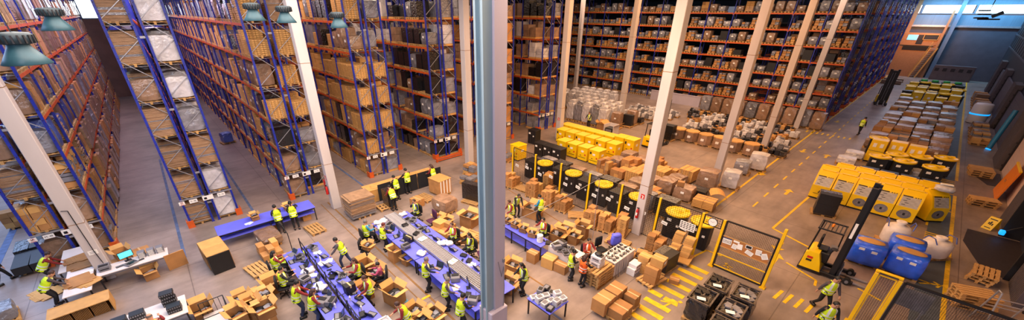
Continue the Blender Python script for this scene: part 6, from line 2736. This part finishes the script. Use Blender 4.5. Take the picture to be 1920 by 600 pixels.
# double workbench
seated(-16.75, 1.62, PI / 2, 'seated woman in red sleeves at the first left workbench', 'black office chair of the red-sleeved woman', top='cl_red', hairstyle='long', hands=H)
seated(-15.3, 1.55, PI / 2 - .2, 'seated dark-haired worker second along the left workbench run', 'black office chair of the second seated workbench worker', top='cl_black', hairstyle='short', hands=H)
person(-13.48, 1.61, PI / 2 - .1, 'broad man in maroon sleeves standing at the left workbench run', lean=.2, hgt=1.8, top='cl_red', legs='cl_navy', hairstyle='short', hands=[(.5, .1, 1.0), (.5, -.3, .98)])
person(-12.73, 1.94, PI / 2 - .1, 'long-haired woman in jeans and maroon top at the left workbench run', lean=.2, hgt=1.66, top='cl_red', legs='cl_jean', hair='hairb', hairstyle='long', hands=H)
person(-15.55, 4.2, -PI / 2 - .6, 'man in dark green sleeves leaning on the far workbench end', lean=.3, top='cl_grey', legs='cl_jean', hands=[(.45, .35, .95), (.5, -.2, .98)], feet=[(.1, .12), (-.35, -.15)])
seated(-13.85, 4.15, -PI / 2 - .1, 'seated long-haired woman in maroon at the far workbench run', 'black office chair of the long-haired woman', top='cl_red', hair='hairb', hairstyle='long', hands=H)
seated(-13.1, 4.85, -PI / 2 - .5, 'seated person in a pink patterned top beside the far workbench run', 'black office chair of the person in pink', top='cl_pink', vest=None, hands=H, hgt=1.55)
person(-12.11, 3.92, -PI / 2 - .2, 'man in maroon sleeves reading papers at the far workbench run', lean=.1, top='cl_red', hair='hairb', hands=[(.4, .2, 1.02), (.38, -.2, 1.0)])
person(-9.9, 4.3, -PI / 2 - .3, 'worker in maroon sleeves at the lowest workbench end, bottom edge', lean=.35, top='cl_red', hair='hairb', hands=H)
# left tables
person(-22.9, -6.0, PI / 2 + .1, 'packer with maroon sleeves bending over the cardboard-covered table near the rack', lean=.6, top='cl_red', hair='hairb', hands=[(.6, .3, .85), (.65, -.2, .85)])
person(-20.9, -5.75, PI / 2 + .15, 'packer in dark clothes bending over flat cardboard, lower left', lean=.65, top='cl_grey', hair='hairb', hands=[(.6, .3, .85), (.6, -.2, .85)])
person(-24.54, -7.66, 2.2, 'walking person in dark clothes cut by the left frame edge', lean=.05, vest=None, feet=[(.3, .1), (-.3, -.1)], logo=False)
seated(-15.35, -2.61, PI, 'bald man in a lettered vest seated at the table of black boxes', 'black office chair of the bald man', top='cl_red', hairstyle='bald', hair='hairg', hands=H)
# beyond the steel pillar
person(-13.1, 12.7, -PI / 2 - .3, 'bearded man in maroon sleeves behind the small open cartons', lean=.2, top='cl_red', hair='hairb', hands=H)
person(-13.7, 13.7, -.4, 'worker in a dark jacket bending over the wide open carton', lean=.5, top='cl_black', hands=[(.5, .2, .85), (.5, -.2, .85)])
seated(-10.85, 12.85, -PI / 2 - .1, 'seated dark-haired worker behind the blue workbench beyond the pillar', 'maroon office chair behind the blue workbench', top='cl_red', hands=H)
person(-12.32, 14.23, PI + .3, 'man with blue sleeves and striped trousers standing by the carton pallets', lean=.1, top='cl_blue', hgt=1.78, hands=[(.35, .12, 1.05), (.35, -.12, 1.05)])
person(-7.90, 11.42, .9, 'woman in a yellow vest and blue gloves beside the pale counter', lean=.05, hgt=1.64, hairstyle='bun', hands=[(.3, .1, 1.15), (.32, -.08, 1.12)])
person(-7.29, 11.44, PI / 2 - .2, 'woman in an orange vest seen from behind at the pale counter', lean=.08, hgt=1.66, vest='vesto', hair='hairb', hairstyle='long', hands=H)
seated(-8.15, 12.95, -.5, 'seated man in an orange vest between the two pale counters', 'black office chair of the orange-vested man', vest='vesto', top='cl_red', hands=H)
person(-22.29, 32.45, -PI / 2, 'lone worker in a yellow vest standing at the wrapped machines', lean=.1, hands=H)
person(-3.31, 50.41, 1.2, 'walking worker in a yellow vest in the lane beside the yellow bins', lean=.1, feet=[(.3, .1), (-.25, -.1)])
# two men crossing at the near fence
person(0.08, 17.51, -.8, 'man in an open yellow vest walking ahead through the fence gap', lean=.12, top='cl_grey', feet=[(.3, .1), (-.3, -.1, .12)], hands=[(.25, .28, .85), (-.15, -.28, .85)], hgt=1.78)
person(.35, 15.7, -.9, 'second walking man in black carrying papers, nearest the camera', lean=.12, feet=[(.28, .1), (-.3, -.1, .12)], hands=[(.3, .22, .9), (-.1, -.3, .85)], hgt=1.78)


# fire points, lamps and cable
def exting(x, y, z, rz, lab):
    def b():
        r = root('fire_extinguisher')
        obj('cylinder', MB().lathe([(.07, 0), (.08, .02), (.08, .42), (.05, .5), (.03, .52), (.03, .55)], 14), 'red', r)
        obj('valve', MB().box((0, 0, .58), (.06, .12, .04)).tube([(0, .04, .57), (.08, .06, .5), (.09, .05, .2)], .012), 'ink', r)
        obj('label_sheet', MB().box((.079, 0, .25), (.006, .08, .16)), 'label', r)
        return r
    return put(('ext',), b, x, y, z, rz, lab, 'fire extinguisher', 'fire extinguishers')


def firesign(x, y, z, rz, lab):
    def b():
        r = root('fire_sign')
        obj('plate', MB().box((0, 0, 0), (.01, .2, .26)), 'red', r)
        obj('pictogram', MB().box((.007, .02, -.01), (.004, .05, .14)).box((.007, -.03, .05), (.004, .06, .03)).box((.007, .0, -.1), (.004, .1, .02)), 'label', r)
        return r
    return put(('fsign',), b, x, y, z, rz, lab, 'sign', 'fire point signs')


firesign(-21.98, 5.94, 2.05, -PI / 2, 'red fire sign on the second pillar above its extinguisher')
exting(-21.98, 5.86, 1.0, -PI / 2, 'fire extinguisher hung on the second pillar beside the red hose box')
firesign(-7.98, 17.14, 2.3, -PI / 2, 'red fire sign on the pillar beside the fence posts')
exting(-8.05, 17.06, 1.05, -PI / 2, 'fire extinguisher hung on the pillar beside the fence posts')
firesign(-21.98, 27.14, 1.9, -PI / 2, 'red fire sign on the pillar behind the yellow bins')
r = root('hose_box')
tag(r, 'red fire hose box on the rack side of the second pillar', 'hose box')
r.location = (-22.56, 6.1, 1.1)
obj('box', MB().box((0, 0, .3), (.25, .3, .6), bev=.02), 'red', r)
obj('pipe', MB().tube([(0, 0, .6), (0, 0, 10.0)], .035, 8), 'red', r)
obj('hose', MB().lathe([(.11, -.04), (.13, 0), (.11, .04)], 12, (.14, 0, .35)), 'label', r)
r = root('fire_extinguisher')
tag(r, 'small fire extinguisher hung on the pillar beside the computer desk', 'fire extinguisher')
r.location = (-22.36, -4.25, .95)
obj('cylinder', MB().lathe([(.06, 0), (.07, .02), (.07, .36), (.03, .44), (.03, .48)], 12), 'red', r)
obj('valve', MB().box((0, 0, .5), (.05, .1, .04)), 'ink', r)
o = obj('pillar_plate', MB().box((0, 0, 0), (.012, .3, .2)).box((.008, 0, .03), (.004, .2, .02), m=1).box((.008, 0, -.03), (.004, .2, .02), m=1), ['label', 'grey'], loc=(-21.74, -4.2, 1.5))
tag(o, 'small white plate on the pillar above the computer desk', 'sign')
q = MB()
q.tube([(-21.72, -4.38, 3.6), (-21.72, -4.2, 3.55), (-21.72, -4.15, 1.6), (-21.72, -4.1, 1.0), (-21.5, -4.05, .95)], .014, 6)
tag(obj('power_cable', q, 'black'), 'black cable running down the pillar to the computer desk', 'cable')
q = MB()
q.tube([(-7.78, 7.2, 4.55), (-8.0, 9.5, 4.35), (-8.2, 11.5, 4.25), (-8.3, 13.4, 4.28)], .012, 6)
q.tube([(-8.3, 13.4, 4.28), (-8.25, 13.35, 2.5), (-8.1, 13.25, .05)], .012, 6)
tag(obj('hanging_cable', q, 'grey'), 'thin cable slung from the steel pillar and dropping to the counters', 'cable')


def lamp_b():
    r = root('high_bay_lamp')
    obj('reflector', MB().lathe([(.4, 0), (.42, .015), (.3, .2), (.2, .36), (.18, .42)], 24), 'teal', r)
    q = MB()
    q.lathe([(.2, .42), (.3, .44), (.31, .62), (.26, .66), (.05, .68)], 20)
    for k in range(20):
        t = k * 2 * PI / 20
        q.box((math.cos(t) * .315, math.sin(t) * .315, .53), (.03, .03, .17), t, m=1)
    obj('ballast_housing', q, ['tealdk', 'ink'], r)
    obj('cord', MB().cyl((0, 0, .66), (0, 0, 3.3), .012, n=5), 'ink', r)
    return r


for i, (x, y, z, lab) in enumerate(((-14, -1.98, 9.7, 'teal high bay lamp hanging largest, at the left edge'), (-20, -1.76, 10.2, 'teal high bay lamp hanging behind the largest one'), (-20, 4.1, 10.4, 'teal high bay lamp hanging before the third rack'), (-20, 5.31, 10.3, 'teal high bay lamp hanging beside the second pillar'), (-20, 7.6, 10.05, 'teal high bay lamp hanging right after the second pillar'))):
    put(('lamp',), lamp_b, x, y, z, 0, lab, 'lamp', 'hanging high bay lamps')
r = root('hanging_heater')
tag(r, 'dark hanging fixture of flat discs and a slanted fin before the bright window ribbon', 'fixture')
r.location = (.98, 60, 10.1)
for k in range(3):
    obj('disc', MB().lathe([(.45 - .05 * k, 0), (.5 - .05 * k, .06), (.4, .12)], 16, (-.3 + .1 * (k % 2), 0, .3 * k)), 'ink', r)
obj('fin', MB().box((.6, 0, .35), (.7, .12, .3), rot=Matrix.Rotation(-.6, 3, 'Y')), 'tealdk', r)
obj('base', MB().box((.2, 0, -.05), (1.4, .3, .12), bev=.03), 'ink', r)
obj('suspension', MB().cyl((0, 0, .6), (0, 0, 2.9), .03, n=6), 'ink', r)

# ---------------------------------------------------------------- let goods on the floor make room for one another
def settle():
    bpy.context.view_layer.update()
    kids = {}
    tops = []
    for o in bpy.data.objects:
        if o.parent is None:
            tops.append(o)
        else:
            kids.setdefault(o.parent.name, []).append(o)
    SOFT = ('flap', 'cable', 'lettering', 'round_lid')

    def leaves(o):
        out = [o] if o.type == 'MESH' else []
        for c in kids.get(o.name, ()):
            if not c.name.startswith(SOFT[:3]):
                out += leaves(c)
        return out
    FIXED = ('table', 'workbench', 'bench', 'counter', 'desk', 'conveyor', 'worktable', 'fence panel', 'fence post', 'rack', 'partition', 'reach truck', 'side_table')
    SKIP = ('paper', 'notice', 'sign', 'lamp', 'cable', 'cap', 'jacket', 'clock', 'noticeboard', 'cloth', 'gate header', 'cardboard blanks', 'fixture', 'staircase', 'hose box', 'fire extinguisher', 'control box')
    items, riders = [], []
    for o in tops:
        cat = o.get('category')
        kd = o.get('kind')
        pil = kd == 'structure' and o.name.startswith('pillar')
        if not pil and (not cat or cat in SKIP or kd == 'stuff' or cat in ('pallet load',) and o.name.startswith('pallet_load') or cat == 'carton stack'):
            continue
        if cat == 'rack' and not o.name.startswith('sheet'):
            continue
        inv = o.matrix_world.inverted_safe()
        lo, hi = [1e9] * 3, [-1e9] * 3
        for m in leaves(o):
            mm = inv @ m.matrix_world
            for c in m.bound_box:
                v = mm @ Vector(c)
                for k in range(3):
                    lo[k] = min(lo[k], v[k])
                    hi[k] = max(hi[k], v[k])
        if hi[0] < lo[0]:
            continue
        s = o.scale
        rz = o.rotation_euler.z
        ca, sa = math.cos(rz), math.sin(rz)
        lx, ly = (lo[0] + hi[0]) / 2 * s.x, (lo[1] + hi[1]) / 2 * s.y
        it = dict(o=o, c=[o.location.x + lx * ca - ly * sa, o.location.y + lx * sa + ly * ca], h=((hi[0] - lo[0]) / 2 * s.x, (hi[1] - lo[1]) / 2 * s.y),
                  ax=((ca, sa), (-sa, ca)), fix=pil or cat in FIXED or cat in ('person', 'chair'), d=[0., 0.], z0=o.location.z + lo[2] * s.z, z1=o.location.z + hi[2] * s.z, riders=[])
        if cat in ('person', 'chair'):
            it['c'] = [o.location.x, o.location.y]
            it['h'] = (.24, .26) if cat == 'person' else (.28, .28)
        if it['z0'] > .06 and not it['fix']:
            riders.append(it)
        else:
            items.append(it)
    for r in riders:
        best = None
        for it in items:
            if it['fix'] or it['z1'] < r['z0'] - .5 or it['z0'] > .1 or (it['z1'] > r['z0'] + .3 and it['o'].get('category') not in ('open carton', 'trolley')):
                continue
            dx, dy = r['c'][0] - it['c'][0], r['c'][1] - it['c'][1]
            if all(abs(dx * a[0] + dy * a[1]) < h for a, h in zip(it['ax'], it['h'])):
                if best is None or it['z1'] > best['z1']:
                    best = it
        if best:
            best['riders'].append(r['o'])

    def sep(a, b):
        dx, dy = b['c'][0] - a['c'][0], b['c'][1] - a['c'][1]
        if dx * dx + dy * dy > (max(a['h']) * 1.5 + max(b['h']) * 1.5) ** 2:
            return None
        best = None
        for ax in a['ax'] + b['ax']:
            d = dx * ax[0] + dy * ax[1]
            ra = sum(h * abs(ax[0] * u[0] + ax[1] * u[1]) for h, u in zip(a['h'], a['ax']))
            rb = sum(h * abs(ax[0] * u[0] + ax[1] * u[1]) for h, u in zip(b['h'], b['ax']))
            p = ra + rb + .012 - abs(d)
            if p <= 0:
                return None
            if best is None or p < best[0]:
                sg = 1 if d >= 0 else -1
                best = (p, ax[0] * sg, ax[1] * sg)
        return best
    n = len(items)
    pairs = []
    for i in range(n):
        for j in range(i):
            a, b = items[i], items[j]
            if a['fix'] and b['fix']:
                continue
            if min(a['z1'], b['z1']) - max(a['z0'], b['z0']) < .004:
                continue
            if (a['c'][0] - b['c'][0]) ** 2 + (a['c'][1] - b['c'][1]) ** 2 < 16 or a['fix'] or b['fix']:
                pairs.append((a, b))
    for k in range(60):
        moved = False
        for a, b in pairs:
            # low goods slide under tabletops
            t = a if a['o'].get('category') in ('table', 'workbench', 'counter', 'desk', 'worktable') else b if b['o'].get('category') in ('table', 'workbench', 'counter', 'desk', 'worktable') else None
            if t is not None:
                other = b if t is a else a
                if other['z1'] < .72 and 'under' in (other['o'].get('label') or ''):
                    continue
            s = sep(a, b)
            if s is None:
                continue
            p, x, y = s
            wa, wb = (0, 1) if a['fix'] else (1, 0) if b['fix'] else (.5, .5)
            for it, w in ((a, -wa), (b, wb)):
                it['c'][0] += x * p * w
                it['c'][1] += y * p * w
                it['d'][0] += x * p * w
                it['d'][1] += y * p * w
            moved = True
        if not moved:
            break
    for it in items:
        if it['d'] != [0., 0.]:
            for o in [it['o']] + it['riders']:
                o.location.x += it['d'][0]
                o.location.y += it['d'][1]


settle()
# things of one kind that share a wording are told apart by counting from the rack side
_same = {}
for _o in bpy.data.objects:
    if _o.parent is None and _o.get('label'):
        _same.setdefault(_o['label'], []).append(_o)
for _l, _os in _same.items():
    if len(_os) > 1:
        _os.sort(key=lambda q: (round(q.location.x, 1), q.location.y))
        for _i, _o in enumerate(_os):
            _o['label'] = '%s, %s from the racks' % (_l.replace(' lying', '').replace(' standing', ''), ORD[_i + 1])

# ---------------------------------------------------------------- camera and light
cam = bpy.data.cameras.new('camera')
co = bpy.data.objects.new('camera', cam)
COL.objects.link(co)
cam.sensor_width = 36
cam.lens = 701 / 1920 * 36
cam.shift_x = (960 - 932) / 1920
cam.shift_y = (392 - 300) / 1920
th = math.atan2(373, 701)
a = math.radians(48.4)
co.location = (0, 0, 10.8)
co.rotation_euler = (PI / 2 - th, 0, a)
cam.clip_end = 400
SC.camera = co


def area(name, x, y, z, sx, sy, power, col, rot=(0, 0, 0)):
    l = bpy.data.lights.new(name, 'AREA')
    l.shape = 'RECTANGLE'
    l.size = sx
    l.size_y = sy
    l.energy = power
    l.color = col
    o = bpy.data.objects.new(name, l)
    COL.objects.link(o)
    o.location = (x, y, z)
    o.rotation_euler = rot
    return o


WARM = (1.0, .56, .26)
AMB = (1.0, .74, .52)
NEU = (1.0, .86, .8)
LAV = (.72, .7, 1.0)
CYA = (.25, .62, 1.0)
area('packing_hall_lamps', -14, 5, 12.6, 14, 16, 4900, (1.0, .84, .74))
area('aisle_lamps', -46, .0, 12.7, 40, 4, 3100, (.95, .72, 1.0))
area('aisle_lamps', -42, 8.2, 12.6, 34, 2, 1100, (1.0, .72, .6))
area('aisle_lamps', -42, 13.8, 12.6, 34, 2, 1000, AMB)
area('aisle_lamps', -42, 19.5, 12.6, 34, 2, 900, AMB)
area('aisle_lamps', -32, -9.5, 12.6, 26, 4, 2400, (.5, .62, 1.0))
area('bin_hall_lamps', -15, 29, 12.6, 14, 22, 4300, (1.0, .56, .27))
area('cross_rack_lamps', -22, 46.5, 12.4, 30, 5, 2700, (1.0, .7, .5))
area('lane_lamps', -3, 28, 12.6, 8, 20, 1000, (1.0, .48, .18))
area('far_lane_lamps', -2, 78, 12.6, 8, 40, 1500, (.8, .68, .85))
area('mezzanine_lamps', 6, -6, 12.2, 6, 3, 5200, (.76, .8, 1.0), (1.15, 0, .76))
area('mezzanine_lamps', 5.5, 12, 12.4, 3, 8, 800, (1.0, .55, .28), (0, .9, 0))
area('back_daylight', 0, 103, 12.0, 12, 1.4, 1500, (.2, .6, 1.0), (.5, 0, 0))
area('left_daylight', -44, -13.5, 11.5, 50, 2, 2600, (.4, .6, 1.0), (1.0, 0, 0))

area('packing_floor_fill', -7.5, 11.5, 12.6, 5, 6, 1500, (1.0, .62, .3))  # fill light added to warm the floor beyond the near pillar
area('skylight', -28, -4, 12.8, 8, 2, 600, (.3, .75, 1.0))
area('office_wall_fill', -4.3, 101, 9, 3, 1, 500, (1.0, .5, .2), (.8, 0, 0))  # unseen fill light, added to brighten the office wall in orange

wd = bpy.data.worlds.new('world')
SC.world = wd
wd.use_nodes = True
wd.node_tree.nodes['Background'].inputs['Color'].default_value = (.5, .5, .62, 1)
wd.node_tree.nodes['Background'].inputs['Strength'].default_value = .3
SC.view_settings.view_transform = 'Standard'
SC.view_settings.look = 'None'
SC.view_settings.exposure = 0
SC.view_settings.gamma = 1
SC.view_settings.use_curve_mapping = False
SC.cycles.use_denoising = True
SC.cycles.max_bounces = 5
SC.cycles.diffuse_bounces = 3

# lettering becomes real meshes
bpy.context.view_layer.update()
_dg = bpy.context.evaluated_depsgraph_get()
for o in [x for x in bpy.data.objects if x.type == 'FONT']:
    me = bpy.data.meshes.new_from_object(o.evaluated_get(_dg))
    n = bpy.data.objects.new('lettering', me)
    COL.objects.link(n)
    n.parent = o.parent
    n.matrix_local = o.matrix_local.copy()
    bpy.data.objects.remove(o)
